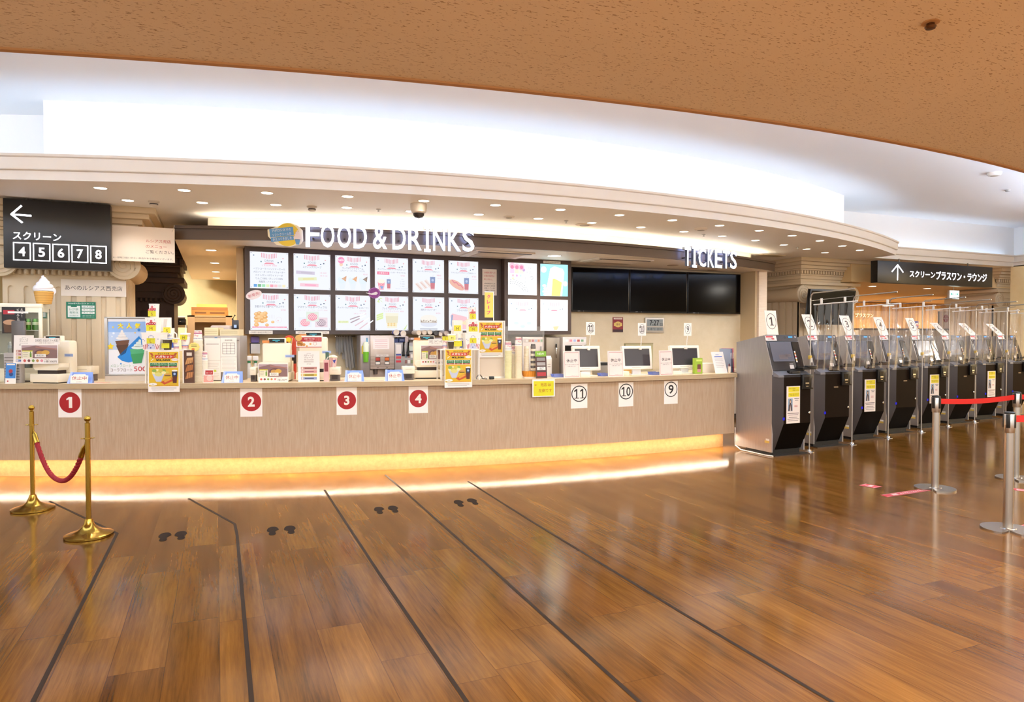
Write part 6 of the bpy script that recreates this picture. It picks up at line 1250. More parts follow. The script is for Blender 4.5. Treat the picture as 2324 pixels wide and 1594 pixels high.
# sticks in a red holder, popcorn cup, straws between tills
p_, r, s = oc(656, .66); w = cw(641, 672, .66); z1 = zc(656, 761, .66); h = z1 - HC; t = thing('stick_display', 'red arched holder with a bunch of striped sticks between two tills', 'display', p_, r)
b = MB(); zb = h*.42; P = [(-w/2, 0), (w/2, 0), (w/2, h*.78)] + [(w/2*math.cos(a), h*.78 + (h*.22)*math.sin(a)) for a in [math.pi*i/14 for i in range(1, 14)]] + [(-w/2, h*.78)]; b.prism(P, .02, .03, M('#c8432a', .5)); b.rect(0, h*.45, w, h*.2, M('#3a2a22', .5), 1, .02); b.build('backboard', t)
b = MB(); b.lathe([(w*.2, h*.42), (w*.24, h*.66), (w*.2, h*.66), (0, h*.6)], M('#efe2d8', .5), 18, (0, -.02)); b.box(-w*.3, w*.3, -.06, .02, 0, h*.42, IVORY, .004); b.build('pot', t)
b = MB(); rr = random.Random(5)
for i in range(16): x, yy = rr.uniform(-.03, .03), rr.uniform(-.03, .0); b.tube([(x*.6, yy - .01, h*.5), (x*1.3, yy - .015, h*.93)], .0045, M(('#e9c23a', '#2a2220', '#c98a4a', '#efe4d0')[i % 4], .5), 6)
b.build('sticks', t, ); b = MB(); b.disc(0, h*.9, w*.2, M('#e6c32a', .5), 1, -.045, rz=h*.05); b.build('yellow_bow', t)
p_, r, s = oc(756.5, .22); zt = zc(757, 834, .2) ; t = thing('popcorn_tub', 'full striped popcorn tub standing on the receipt printer', 'tub', (p_.x, p_.y + .04, zt), r); h = zc(756, 813, .22) - zt; w = cw(746, 766, .22)
b = MB(); b.lathe([(w*.36, 0), (w*.48, h), (w*.46, h), (0, h*.9)], SN, 20)
for i in range(9): a = math.pi + math.pi*(i + .5)/9; b.add([(q*math.cos(a + d), q*math.sin(a + d), z) for q, d, z in ((w*.362, -.07, 0), (w*.362, .07, 0), (w*.482, .07, h), (w*.482, -.07, h))], [(0, 1, 2, 3)], RDD) if i % 1 == 0 else None
b.poly([(-.0, h*.75), (w*.4, h*.85), (w*.2, h*.4)], NAVY, 2, -w*.48); b.build('tub', t)
b = MB(); rr = random.Random(2)
for i in range(26):
    a, q = rr.uniform(0, 6.28), w*.44*math.sqrt(rr.random()); bm_ = [(0, -.014), (.012, -.008), (.015, 0), (.011, .009), (0, .014)]
    b.lathe([(x, h + .005 + .018*(1 - q/w*1.6) + z) for x, z in bm_], M(('#efe6cf', '#e8dcb8')[i % 2], .8), 8, (q*math.cos(a), q*math.sin(a)))
pc = b.build('popcorn', t); pc['kind'] = 'stuff'
p_, r, s = oc(740, .07); t = thing('straw_box', 'slim pink and dark straw dispenser right of the standing crepe leaflet', 'dispenser', p_, r); h = zc(740, 800, .07) - HC; b = MB(); b.box(-.028, .028, 0, .05, 0, h*.75, M('#e0b0a8', .5)); b.rect(0, h*.5, .04, h*.3, M('#8a3a42', .5), 1); b.box(-.01, .026, .02, .05, h*.75, h, M('#4a6a5a', .5)); b.build('box', t)
b = MB(); b.tube([(.0, .03, h*.75), (.02, .03, h*.85)], .012, M('#d9cfc8', .4), 8); b.build('straws', t)
# thin mats on the worktop by the tills
for i, (a, c, lab) in enumerate(((206, 236, 'pinkish paper mat between the leftmost closed sign and the drink poster'), (770, 782, 'pinkish paper mat left of the closed sign above counter numeral 3'), (828, 871, 'salmon paper mat between the two middle closed signs'))):
    p_, r, s = oc((a+c)/2, .1); w = cw(a, c, .1); b = MB(); b.box(-w/2, w/2, -.02, .14, 0, .0015, M('#e6b09a', .6)); b.box(-w/2, w/2, -.05, -.02, 0, .0015, M('#f0d2c4', .6)); b.build('paper_mat', label=lab, cat='mat', loc=(p_.x, p_.y, HC), rz=r)
p_, r, s = oc(1100, .12); b = MB(); rr = random.Random(9); P = [(-.1 + .2*i/40, .03*math.sin(i*.5) + .02*math.sin(i*1.3), .008 + .045*abs(math.sin(i*.21))*(i < 16)) for i in range(41)]; b.tube(P, .005, BLACK, 6); b.box(.0, .05, -.02, .01, .0, .03, M('#d9cdb8', .5), .004); b.box(.05, .11, -.03, .015, 0, .035, BLACK, .006)
b.build('power_cable', label='tangled black cable with plug on the worktop under the tall poster stand', cat='cable', loc=p_, rz=r)

# ------------------------------------------------------------------ ticket counter
def monitor(pxa, pxb, pyt, pyb, back, label, turn):
    c = (pxa+pxb)/2; p, r, s = oc(c, back); w = cw(pxa, pxb, back)*1.0; z1, z0 = zc(c, pyt, back) - HC, zc(c, pyb, back) - HC
    t = thing('monitor', label, 'monitor', p, r + turn, 'white monitors on the ticket counter'); lean = Matrix.Translation(Vector((0, .0, z0))) @ Matrix.Rotation(-.14, 4, 'X'); h = z1-z0
    b = MB(); b.T = lean; b.box(-w/2, w/2, .01, .05, 0, h, M('#efe9dd', .4), .006); b.box(-w/2, w/2, -.004, .012, 0, h*.14, M('#f2ece0', .4), .004); b.box(-w/2, w/2, -.004, .012, h*.88, h, M('#f2ece0', .4), .004); b.box(-w/2, -w/2 + .03, -.004, .012, h*.14, h*.88, M('#f2ece0', .4)); b.box(w/2 - .03, w/2, -.004, .012, h*.14, h*.88, M('#f2ece0', .4)); b.rect(-w*.05, h*.07, w*.3, .005, M('#b5aca0', .5), 1, -.004); b.build('housing', t)
    b = MB(); b.T = lean; b.box(-w/2 + .03, w/2 - .03, .002, .0105, h*.14, h*.88, M('#332f33', .35)); b.build('screen', t)
    b = MB(); b.box(-.06, .06, .03, .06, .01, z0 + .06, M('#d9d6d4', .4)); b.box(-.12, .12, -.06, .12, 0, .012, M('#e9e4da', .4), .004); b.build('stand', t)
def tagpole(px, pyt, pyb, back, n, pw, label):
    p, r, s = oc(px, back); z1 = zc(px, pyt, back); zb = zc(px, pyb, back); h = z1 - zb; t = thing('number_tag', label, 'sign', (p.x, p.y, zb), r, 'number tags on the ticket monitors'); w = cw(px - pw/2, px + pw/2, back)
    hh = cw(px - pw/2, px + pw/2, back)*1.32; b = MB(); b.tube([(0, 0, -.0), (.006, .0, h*.15), (.01, 0, h*.3), (.02, 0, h - hh + .01)], .005, WHT, 8); b.tube([(.003*math.cos(i*1.2) + .012*i/24 + .004, .006*math.sin(i*1.2), h*.04 + (h - hh - h*.04)*i/24) for i in range(25)], .003, M('#ddd5ca', .5), 6); b.box(-.015, .015, -.006, .03, -.03, .004, WHT, .003); b.build('pole', t)
    b = MB(); z0 = h - hh; b.box(.02 - w/2, .02 + w/2, -.002, .002, z0, h, M('#f3efe8', .5)); b.ring(.02, z0 + hh*.52, w*.37, .004, INK, 1, -.002, rz=hh*.38); zt_ = z0 + hh*.52
    if n == 9: b.text('9', .02, zt_, hh*.48, INK, 2, -.002, w=w*.3)
    else:
        b.one(.02 - w*.13, zt_, hh*.48, INK, 2, -.002, .12, True)
        if n == 11: b.one(.02 + w*.15, zt_, hh*.48, INK, 2, -.002, .12, True)
        else: b.text('0', .02 + w*.13, zt_, hh*.48, INK, 2, -.002, w=w*.22)
    b.build('tag', t)
def p_closed(b, w, h):
    rd = M('#c98a86', .5)
    for x, z, ww, hh in ((0, .94, .86, .006), (0, .04, .86, .006), (-.43, .49, .0, .9), (.43, .49, .0, .9)): b.rect(x*w, z*h, ww*w or .003, (hh if ww else hh*h) or .004, rd, 1)
    b.text('休止中', 0, h*.64, h*.13, INK, 1, w=w*.64, bold=.01); b.text('恐れ入りますが 他の窓口をご利用', 0, h*.49, h*.035, M('#4a4340', .6), 1, w=w*.82); b.text('お願い致します', 0, h*.43, h*.035, M('#4a4340', .6), 1, w=w*.5); b.text('アポロシネマ', w*.16, h*.085, h*.026, M('#b5524a', .6), 1, w=w*.48)
for i, (a, c, yt_, px0, px1, ptop, pbot, tg, lab) in enumerate((
    (1280, 1317, 797, 1303, 1362, 785, 841, (1337, 731, 786, 11, 20), 'nearest the bright menu screens'), (1381, 1416, 796.5, 1417, 1479, 785, 838, (1454, 733.5, 785, 10, 18), 'in the middle, before the wall clock'), (1498, 1528, 795.5, 1527.5, 1587, 784, 836, (1558, 733.5, 784, 9, 17), 'nearest the ticket machines'))):
    monitor(px0, px1, ptop, pbot, .3, 'white monitor with black screen on the ticket counter, ' + lab, -.12)
    tagpole(tg[0], tg[1], tg[2] + 4, .31, tg[3], tg[4], 'small white number tag %d on a spiral pole above a ticket monitor' % tg[3])
    card('closed_card', 'pink-edged closed card on the ticket counter, ' + lab, 'sign', a, c, yt_, 855, .06, p_closed, M('#eedfd6', .4), 'pink closed cards on the ticket counter', z0=HC, th=.008, lean=.06)
for i, (a, c, yt_, lab) in enumerate(((1259, 1280, 845, 'blue and wood coin tray left of the first pink closed card'), (1366, 1381, 843, 'blue coin tray left of the middle pink closed card'), (1482, 1497, 841, 'blue coin tray left of the pink closed card nearest the machines'))):
    p_, r, s = oc((a+c)/2, .2); w = cw(a, c, .2); b = MB(); m = M('#6f7fc0', .5); b.box(-w/2, w/2, 0, .1, 0, .006, m); b.prism([(-w/2, .006), (w/2, .006), (w/2 + .015, .04), (-w/2 - .015, .04)], 0, .005, m); b.prism([(-w/2, .006), (w/2, .006), (w/2 + .015, .04), (-w/2 - .015, .04)], .095, .1, m); b.build('coin_tray', label=lab, cat='tray', group='blue coin trays on the ticket counter', loc=p_, rz=r)
def small(name, label, cat, pxa, pxb, pyt, back, dep, mat, bev=.004, paint=None, tilt=0.0):
    p, r, s = oc((pxa+pxb)/2, back); w = cw(pxa, pxb, back); h = zc((pxa+pxb)/2, pyt, back) - HC; b = MB(); b.box(-w/2, w/2, 0, dep, 0, max(h, .01), mat, bev)
    if paint: paint(b, w, h)
    return b.build(name, label=label, cat=cat, loc=p, rz=r + tilt)
small('desk_box', 'cream desk box below the first ticket monitor', 'box', 1318, 1340, 846, .12, .1, M('#efe6d6', .5))
small('desk_box', 'cream desk box beside the middle ticket monitor', 'box', 1415, 1429, 843, .14, .1, M('#eddfc6', .5))
small('desk_box', 'cream desk box before the monitor nearest the machines', 'box', 1529, 1548, 843, .14, .1, M('#efe3cf', .5))
small('ticket_printer', 'grey ticket printer between the first and middle monitors', 'printer', 1361, 1383, 822, .45, .2, M('#8f8a82', .4), .006, lambda b, w, h: b.rect(0, h*.85, w*.9, h*.22, BLACK, 1))
small('picture_box', 'green box', 'box', 1579, 1595, 813, .16, .06, M('#9ab83a', .5), .004, lambda b, w, h: (b.rect(0, h*.45, w*.5, h*.3, M('#7a4a42', .5), 1), b.rect(0, h*.2, w*.5, h*.2, M('#c98a94', .5), 1), b.rect(0, h*.85, w*.8, h*.12, M('#cfe06a', .5), 1)))['label'] = 'green box with brown picture beside the monitor nearest the machines'
small('paper_box', 'low white box between the green box and the notice easel', 'box', 1595, 1627, 825, .3, .2, M('#ece2d4', .5))
small('wooden_block', 'orange-tan wedge block behind the middle monitor stand', 'block', 1424, 1437, 837, .42, .1, M('#e0b56a', .5))
def p_ease(b, w, h): b.text('お客様へ', -w*.02, h*.87, h*.07, M('#3f5fae', .6), 1, w=w*.34); b.rect(0, h*.77, w*.64, h*.045, M('#4f6fc0', .6), 1); lines(b, 0, h*.66, w*.66, 6, h*.075, M('#a0989a', .6), .004)
card('notice_easel', 'white notice with blue heading on a slanted easel at the counter end', 'notice', 1625, 1652, 797, 846, .12, p_ease, M('#f1ece8', .5), z0=HC, th=.006, lean=.3)
for i, (px, c, lab) in enumerate(((1660.5, '#8f9ab0', 'grey-blue binder at the counter end'), (1663.3, '#6f6a86', 'dark violet binder between two others'), (1666.3, '#d8747e', 'pink binder nearest the ticket machine'))):
    p_, r, s = oc(px, .24); h = zc(px, 792 - i*.6, .24) - HC; b = MB(); b.T = Matrix.Rotation(-.06, 4, 'Y'); m = M(c, .5); b.box(-.0085, .0085, 0, .2, 0, h, m, .002); b.rect(0, h*.7, .011, h*.25, WHT, 1); b.disc(0, h*.2, .005, DKB, 1); b.build('binder', label=lab, cat='binder', group='binders at the counter end', loc=p_, rz=r)
p_, r, s = oc(1656, .14); b = MB(); b.lathe([(.02, 0), (.022, .09), (.02, .09), (0, .01)], M('#ddd0c2', .5), 14); b.tube([(0, 0, .02), (.01, .005, .13)], .004, INK, 6); b.tube([(0, 0, .02), (-.012, .0, .12)], .004, RED, 6); b.build('pen_cup', label='small pen cup right of the slanted notice easel', cat='cup', loc=p_)
# wall things over the ticket counter
yw = YW - .012
x0, z1 = xz(1391, 720.5, yw); x1, z0 = xz(1414, 754, yw); w, h = x1-x0, z1-z0; b = MB(); b.box(-w/2, w/2, 0, .008, 0, h, M('#8a1f22', .5)); go = M('#d9b45a', .5); b.rect(0, h*.91, w*.84, h*.1, M('#e6d8c4', .5), 1); b.text('来場者特典', 0, h*.91, h*.06, RED, 2, w=w*.7); b.rect(0, h*.52, w*.8, h*.22, go, 1); b.disc(0, h*.52, w*.34, go, 2, rz=h*.2); b.text('優待', 0, h*.52, h*.14, M('#7a1a1e', .5), 3); b.rect(0, h*.09, w, h*.18, M('#3a1616', .5), 1)
b.build('poster', label='small red and gold poster on the cream wall under the black televisions', cat='poster', loc=((x0+x1)/2, yw, z0))
x0, z1 = xz(1463, 721, yw); x1, z0 = xz(1506, 756, yw); w, h = x1-x0, z1-z0; t = thing('wall_clock', 'silver digital wall clock showing 7:27 under the televisions', 'clock', ((x0+x1)/2, yw - .025, z0)); b = MB(); b.box(-w/2, w/2, 0, .035, 0, h, M('#c9bda9', .35, .4), .01); b.build('case', t)
b = MB(); lc = M('#8f938c', .3); b.rect(0, h*.66, w*.84, h*.46, lc, 1); b.rect(0, h*.26, w*.84, h*.22, lc, 1); b.text('7:27', -w*.03, h*.66, h*.36, M('#1a1a18', .4), 2, w=w*.5, bold=.02); b.text('32', w*.34, h*.55, h*.16, M('#1a1a18', .4), 2); b.text('3.18 °C  23.11', 0, h*.26, h*.15, M('#2a2a28', .4), 2, w=w*.72); b.build('lcd_face', t)
x0, z1 = xz(1417, 779, yw); x1, z0 = xz(1482, 850, yw); b = MB(); w = x1-x0; b.box(-w/2, w/2, 0, .01, 0, z1 - z0, M('#b8a878', .6)); b.box(-w/2, w/2, -.004, 0, z1-z0-.02, z1-z0, M('#a08f60', .6)); b.box(-w/2, -w/2 + .02, -.004, 0, 0, z1-z0-.02, M('#6f6644', .6)); b.build('notice_board', label='dull olive board on the wall behind the middle ticket monitor', cat='board', loc=((x0+x1)/2, yw, z0))
# ------------------------------------------------------------------ ticket machines
DARKM = M('#1c120b', .42, 0, .06); BLK = M('#15120f', .35); GREY = M('#4a474a', .35)
brush = NG('brushed_steel', .36); brush.b.inputs['Metallic'].default_value = .6; brush.col(brush.ramp(brush.noise(brush.map((1, 60, 1.5)), 3), [(.3, '#a29d9a'), (.7, '#b0aba7')]))
KW, SIL = .57, brush.mat
def kiosk(n, loc, notice, label):
    t = thing('ticket_machine', label, 'ticket machine', loc, 0, 'ticket machines in a stepped row'); a = KW/2
    b = MB(); prof = [(0, .045), (0, 1.1), (.15, 1.56), (.66, 1.465), (.66, .045)]
    b.prism(prof, -a, -a + .02, SIL, 'x'); b.prism(prof, a - .02, a, SIL, 'x'); b.prism([(.14, 1.535), (.15, 1.56), (.66, 1.465), (.66, .045), (.64, .045), (.64, 1.44)], -a + .02, a - .02, SIL, 'x'); b.build('body', t)
    # slanted head: local plane from (y .0, z 1.1) to (y .15, z 1.56)
    ang = math.atan2(.15, .46); Hm = Matrix.Translation(Vector((0, .005, 1.1))) @ Matrix.Rotation(-ang, 4, 'X')
    L = .484
    b = MB(); b.T = Hm; b.box(-a + .015, a - .015, -.012, .03, 0, L, M('#2a2729', .3), .004); hd = b.build('head_panel', t)
    b = MB(); b.T = Hm; b.box(-a + .015, a - .015, -.016, -.012, L - .085, L, M('#3a3739', .35)); b.rect(-.19, L - .044, .19, .07, M('#e9ddd8', .5), 1, -.016); b.rect(-.21, L - .026, .12, .022, M('#cf4a50', .5), 2, -.016); b.rect(-.16, L - .055, .05, .02, M('#b9484c', .5), 2, -.016); b.rect(-.22, L - .057, .06, .012, M('#9a9090', .5), 2, -.016)
    b.rect(.15, L - .03, .07, .016, EM('#3f8dff', 1.6), 1, -.016); b.disc(.235, L - .03, .012, M('#c9c9cf', .3, .8), 1, -.016, seg=12); b.disc(.05, L - .035, .02, M('#242224', .3), 1, -.016, seg=16); b.build('header_strip', hd)
    b = MB(); b.T = Hm; b.box(-.235, .13, -.018, -.011, .12, .385, M('#5b5c66', .25, .0, .5)); b.rect(-.05, .18, .15, .06, M('#5f5658', .3), 1, -.018); b.rect(.04, .2, .1, .04, M('#62585a', .3), 1, -.018); b.build('touch_screen', hd)
    b = MB(); b.T = Hm; b.box(.15, a - .02, -.02, -.011, .02, .385, M('#1e1a18', .2)); b.build('card_panel', hd)
    b = MB(); b.T = Hm
    for k, c in enumerate(('#e6ded2', '#c9a24a', '#e8e2da', '#b8343c', '#d8cfc4', '#c07a3a', '#e8e4de')): b.rect(.16, .115 + k*.022, .024, .02, M(c, .5), 1, -.02)
    b.build('payment_label', hd)
    b = MB(); b.T = Hm; b.rect(.06, .045, .07, .05, M('#d2ccc6', .3, .3), 1, -.012); b.rect(.06, .085, .06, .012, M('#8f8a88', .3), 1, -.012); b.build('ticket_slot', hd)
    # sill with black slot, coin unit and reader arm
    b = MB(); b.prism([(0.01, 1.1), (-.1, 1.045), (-.1, 1.06 - .04), (.01, 1.03)], -a + .01, a - .005, M('#8f9097', .3, .5), 'x'); sl = b.build('sill', t)
    b = MB(); b.box(-.06, .12, -.075, -.02, 1.06, 1.1, BLK, .008); b.box(-.03, .05, -.085, -.07, 1.07, 1.085, M('#33302f', .3)); b.build('bank_note_slot', sl)
    b = MB(); b.box(.12, a + .07, -.12, -.0, 1.115, 1.145, BLK, .006); b.box(.2, a + .07, -.13, -.06, 1.14, 1.165, M('#191716', .3), .006); b.build('code_reader', t)
    # front cabinet: chamfered, its foot raking back
    b = MB(); sec = lambda y, ins: [(-a, 0), (-a + .1, y), (a - .01, y), (a - .01, 0)]
    V, lev = [], [(.07, .05), (.42, -.1), (1.05, -.1)]
    P = [[(x, (yy if yy == 0 or y < 0 else .0) if False else (y if abs(yy - y) < 1e-9 else max(0, y)), z) for x, yy in sec(y, 0)] for z, y in lev]
    b.add(P[0] + P[1] + P[2], [(0, 1, 5, 4), (4, 5, 9, 8)], M('#4d4848', .3, .6))
    b.add(P[1] + P[2], [(1, 2, 6, 5), (2, 3, 7, 6), (7, 4, 5, 6)], DARKM); b.add(P[0] + P[1], [(1, 2, 6, 5), (2, 3, 7, 6), (0, 3, 2, 1)], M('#0d0805', .45, 0, .06)); ca = b.build('front_door', t)
    b = MB(); b.box(.1, a + .0, -.135, -.1, .86, 1.05, BLK, .005); b.box(.13, .21, -.14, -.134, .9, 1.02, M('#0c0a0a', .2)); b.box(.14, .2, -.145, -.138, .93, .95, CHROME); b.box(.15, .19, -.145, -.138, .895, .905, CHROME); b.box(.25, .28, -.138, -.134, .88, 1.0, M('#5d5651', .4)); b.build('coin_unit', ca)
    b = MB(); b.lathe([(.016, 0), (.016, .012), (.01, .016), (0, .016)], CHROME, 14); o = b.build('lock', ca); o.location = (.245, -.1, .55); o.rotation_euler = (math.pi/2, 0, 0)
    b = MB(); b.box(-.2, -.17, -.103, -.1, .47, .505, EM('#3a36d8', .5)); b.build('badge', ca)
    b = MB(); b.box(-.02, .06, -.102, -.1, .83, .85, M('#8a7253', .5)); b.build('slot_plate', ca)
    b = MB(); b.box(-a + .03, a - .06, .03, .5, .012, .07, M('#0b0908', .5)); b.box(-a, a + .02, -.07, .55, 0, .012, M('#57504a', .35, .8)); b.build('base_plate', t)
    b = MB(); b.box(-a - .001, -a + .005, .04, .12, .16, .19, M('#d9b95a', .5)); b.box(-a - .001, -a + .005, .04, .1, .19, .215, M('#e6e0d6', .5)); b.build('caution_label', t)
    return t
SPOTS = [(1742, 1034), (1850, 1017.5), (1940, 1001), (2010, 985), (2079, 971), (2150, 962.5), (2215, 953), (2277.5, 946)]
kp = [atz(a, c) for a, c in SPOTS]
# even spacing along a straight stepped row, fitted to the corners seen
ks = np.arange(8); fx = np.polyfit(ks, [p.x for p in kp], 1); fy = np.polyfit(ks, [p.y for p in kp], 2)
KP = [Vector((float(np.polyval(fx, k)) + KW/2, float(np.polyval(fy, k)), 0)) for k in ks]
WH = ['with number card 1, nearest the long counter', 'with number card 2, second from the counter', 'with number card 3 and a yellow notice', 'with number card 4 and no notice', 'with number card 5, behind the first barrier post', 'with number card 6, sixth from the counter', 'with number card 7, behind the red belt', 'with number card 8 at the far end of the row']
K0 = None
LEAN = [10, 25, 24, 26, 25, 46, 46, 46]
for k in range(8):
    loc = KP[k]; lab = 'silver and black ticket machine ' + WH[k]
    if K0 is None: K0 = kiosk(1, loc, 0, lab)
    else: dup(K0, loc, 0, lab)
    b = MB(); w, h = .2, .33; an = math.radians(LEAN[k]); Rm = Matrix.Rotation(-an, 4, 'X'); b.T = Rm
    b.box(-w/2, w/2, 0, .003, 0, h, M('#efe6da', .6)); b.ring(0, h*.56, w*.42, .007, M('#4a3b33', .6), 1, rz=h*.32); (b.one(0, h*.56, h*.34, M('#4a3b33', .6), 2, 0, .2, True) if k == 0 else b.text(str(k + 1), 0, h*.56, h*.34, M('#4a3b33', .6), 2, bold=.012))
    b.build('number_card', label='white card with circled number %d leaning on a ticket machine top' % (k + 1), cat='sign', group='number cards on the ticket machines', loc=(loc.x - .12, loc.y + .16, 1.562))
    if k in (0, 2, 4, 6):
        w, h = .23, .48; b = MB(); b.box(-w/2, w/2, 0, .0015, 0, h, M('#e2d3c6', .7)); ye = M('#dfca1e', .6)
        b.rect(.01, h*.91, w*.82, h*.13, ye, 1); b.rect(.01, h*.77, w*.82, h*.12, ye, 1); ink = M('#6b5416', .6)
        b.text('ご購入のお客様へ', -.02, h*.935, h*.035, ink, 2, w=w*.55); b.text('ご確認ください', .04, h*.89, h*.035, ink, 2, w=w*.5); b.text('上映時間・座席をお確かめの上', .01, h*.785, h*.03, ink, 2, w=w*.76); b.text('お買い求めください', .01, h*.75, h*.03, ink, 2, w=w*.6)
        b.rect(-w*.22, h*.5, w*.34, h*.34, M('#8aa0b4', .6), 1); b.disc(-w*.22, h*.58, w*.075, M('#4f382c', .6), 2, rz=h*.07); b.disc(-w*.22, h*.585, w*.04, M('#caa588', .6), 3, rz=h*.035); b.poly([(-w*.37, h*.34), (-w*.33, h*.5), (-w*.22, h*.54), (-w*.11, h*.5), (-w*.07, h*.34)], M('#4a3a36', .6), 2); b.poly([(-w*.27, h*.34), (-w*.22, h*.5), (-w*.17, h*.34)], M('#b9aca2', .6), 3)
        for q in range(2): b.rect(w*.25, h*(.66 - q*.045), w*(.36 - .12*q), h*.013, INK, 1); b.rect(w*.2, h*(.48 - q*.035), w*.24, h*.012, M('#b04a44', .6), 1)
        for q in range(5): b.rect(.0, h*(.27 - q*.045 - (.02 if q > 1 else 0)), w*(.84 - .1*(q % 3)), h*(.013 if q else .018), M('#5c504a', .6), 1)
        for o_ in b.build('paper_notice', label='yellow-headed paper notice with a portrait taped on ticket machine %d' % (k + 1), cat='notice', group='notices on the ticket machines', loc=(loc.x - .03, loc.y - .107, .425)),: pass
# clear curtain racks between the machines
CURT = GLASS('clear_vinyl', '#fdfcfc', .025, .05, 1.55); ROD = M('#e9e2da', .4)
def rack(base, label):
    t = thing('curtain_rack', label, 'curtain rack', base, math.radians(3), 'clear curtain racks between the ticket machines')
    b = MB(); zt = 2.12; L = .62
    P = [(0, 0, .01), (0, 0, zt - .07), (0, -.012, zt - .03), (0, -.04, zt), (0, -L - .04, zt + .02)]
    b.tube(P, .009, STEEL, 10); b.tube([(0, 0, zt - .1), (0, -L - .02, zt - .07)], .004, STEEL, 6); b.build('pole', t)
    b = MB(); b.lathe([(.065, 0), (.065, .006), (.03, .012), (.022, .03), (0, .03)], CHROME, 20); b.build('foot', t)
    b = MB(); b.box(-.018, .018, -.018, .018, 1.24, 1.29, M('#d9b64a', .5), .003); b.box(-.012, .012, -.03, -.018, 1.2, 1.26, M('#ece4d8', .5)); b.build('tag', t)
    b = MB(); b.tube([(0, -.05, zt - .155), (0, -L - .08, zt - .135)], .0075, ROD, 8); rd = b.build('curtain_rod', t)
    for y in (-.17, -.52):
        b = MB(); b.box(-.009, .009, y - .014, y + .014, zt - .15, zt - .075, M('#e6e0d6', .3), .004); b.build('clip', t)
    b = MB(); n, mz = 72, 14; rnd = random.Random(3); V = []
    for j in range(mz + 1):
        z = zt - .16 - .86*j/mz
        for i in range(n + 1):
            f = i/n; y = -.06 - L*f; am = .012 + .035*(j/mz)
            V.append((am*math.sin(f*36 + .6*math.sin(j*.5)) + .3*am*math.sin(f*83 + j*.3), y + .008*math.sin(f*60 + j*.3), z + .01*j/mz*0 + .02*f))
    b.add(V, [(j*(n+1)+i, j*(n+1)+i+1, (j+1)*(n+1)+i+1, (j+1)*(n+1)+i) for j in range(mz) for i in range(n)], CURT); b.build('curtain', t, auto=180)
    return t
RP = [(1837, 1025.5), (1933, 1009), (2008, 995), (2082, 982), (2136.5, 970), (2203.6, 959), (2264, 952)]
R0 = None
for i, q in enumerate(RP):
    q = atz(*q); q.x = max((q.x + KP[i].x + .43)/2, KP[i].x + .41)
    lab = 'steel pole rack with clear curtain between ticket machines %d and %d' % (i + 1, i + 2)
    if R0 is None: R0 = rack(q, lab)
    else: dup(R0, q, math.radians(3), lab)

# ------------------------------------------------------------------ barrier posts
def belt_post(base, label, rz=0):
    t = thing('barrier_post', label, 'barrier post', base, rz, 'steel barrier posts'); b = MB()
    r = .185; P = []
    for i in range(64):
        a = 2*math.pi*i/64; q = r
        d = abs((i*5.625 - 200 + 180) % 360 - 180)
        if d < 16: q = r*(1 - .62*math.cos(d/16*math.pi/2)**.6)
        P.append((q*math.cos(a), q*math.sin(a)))
    b.prism(P, 0, .014, STEEL, 'z'); b.build('base', t)
    b = MB(); b.lathe([(.06, .014), (.055, .02), (.034, .022), (.034, .8), (0, .8)], STEEL, 28); b.build('post', t)
    b = MB(); b.lathe([(.036, .78), (.039, .785), (.039, .925), (.036, .93)], SILV, 28); b.lathe([(.038, .93), (.038, .942), (.03, .946), (0, .946)], BLK, 24)
    for a in (0, math.pi/2, math.pi, -math.pi/2):
        b.T = Matrix.Rotation(a, 4, 'Z'); b.box(.036, .043, -.014, .014, .82, .928, BLK, .002)
    b.build('belt_head', t); return t
pA, pB, pC = atz(2122, 1110), atz(2287, 1203), atz(2305, 1087)
AN = math.atan2(pC.y - pA.y, pC.x - pA.x)
belt_post(pA, 'steel barrier post at the left end of the red belt', AN); belt_post(pB, 'steel barrier post nearest the camera at the right edge', .35 + AN); belt_post(pC, 'steel barrier post behind the nearest post, holding two belts', AN)
def belt(a, c, label, z0=.862, z1=.915):
    d = (c - a).normalized(); p, q = a + d*.045, c - d*.045; m = Vector((-d.y, d.x, 0))*.001; g = M('#c9120c', .6)
    b = MB(); n = 12; loc = (p + q)/2
    for s in (-1, 1):
        A = [p.lerp(q, i/n) - loc + m*s + Vector((0, 0, z0 - .02*math.sin(math.pi*i/n))) for i in range(n+1)]; B = [x + Vector((0, 0, z1 - z0)) for x in A]; b.strip([tuple(x) for x in A], [tuple(x) for x in B], g)
    b.build('barrier_belt', label=label, cat='belt', group='red barrier belts', loc=loc)
dirR = Vector((math.cos(AN), math.sin(AN), 0))
belt(pA, pC, 'red belt stretched between the left and the far barrier posts'); belt(pC, pC + dirR*1.6, 'red belt leaving the far barrier post to the right edge'); belt(pB, pB + dirR*1.5, 'red belt from the nearest barrier post to the right edge')

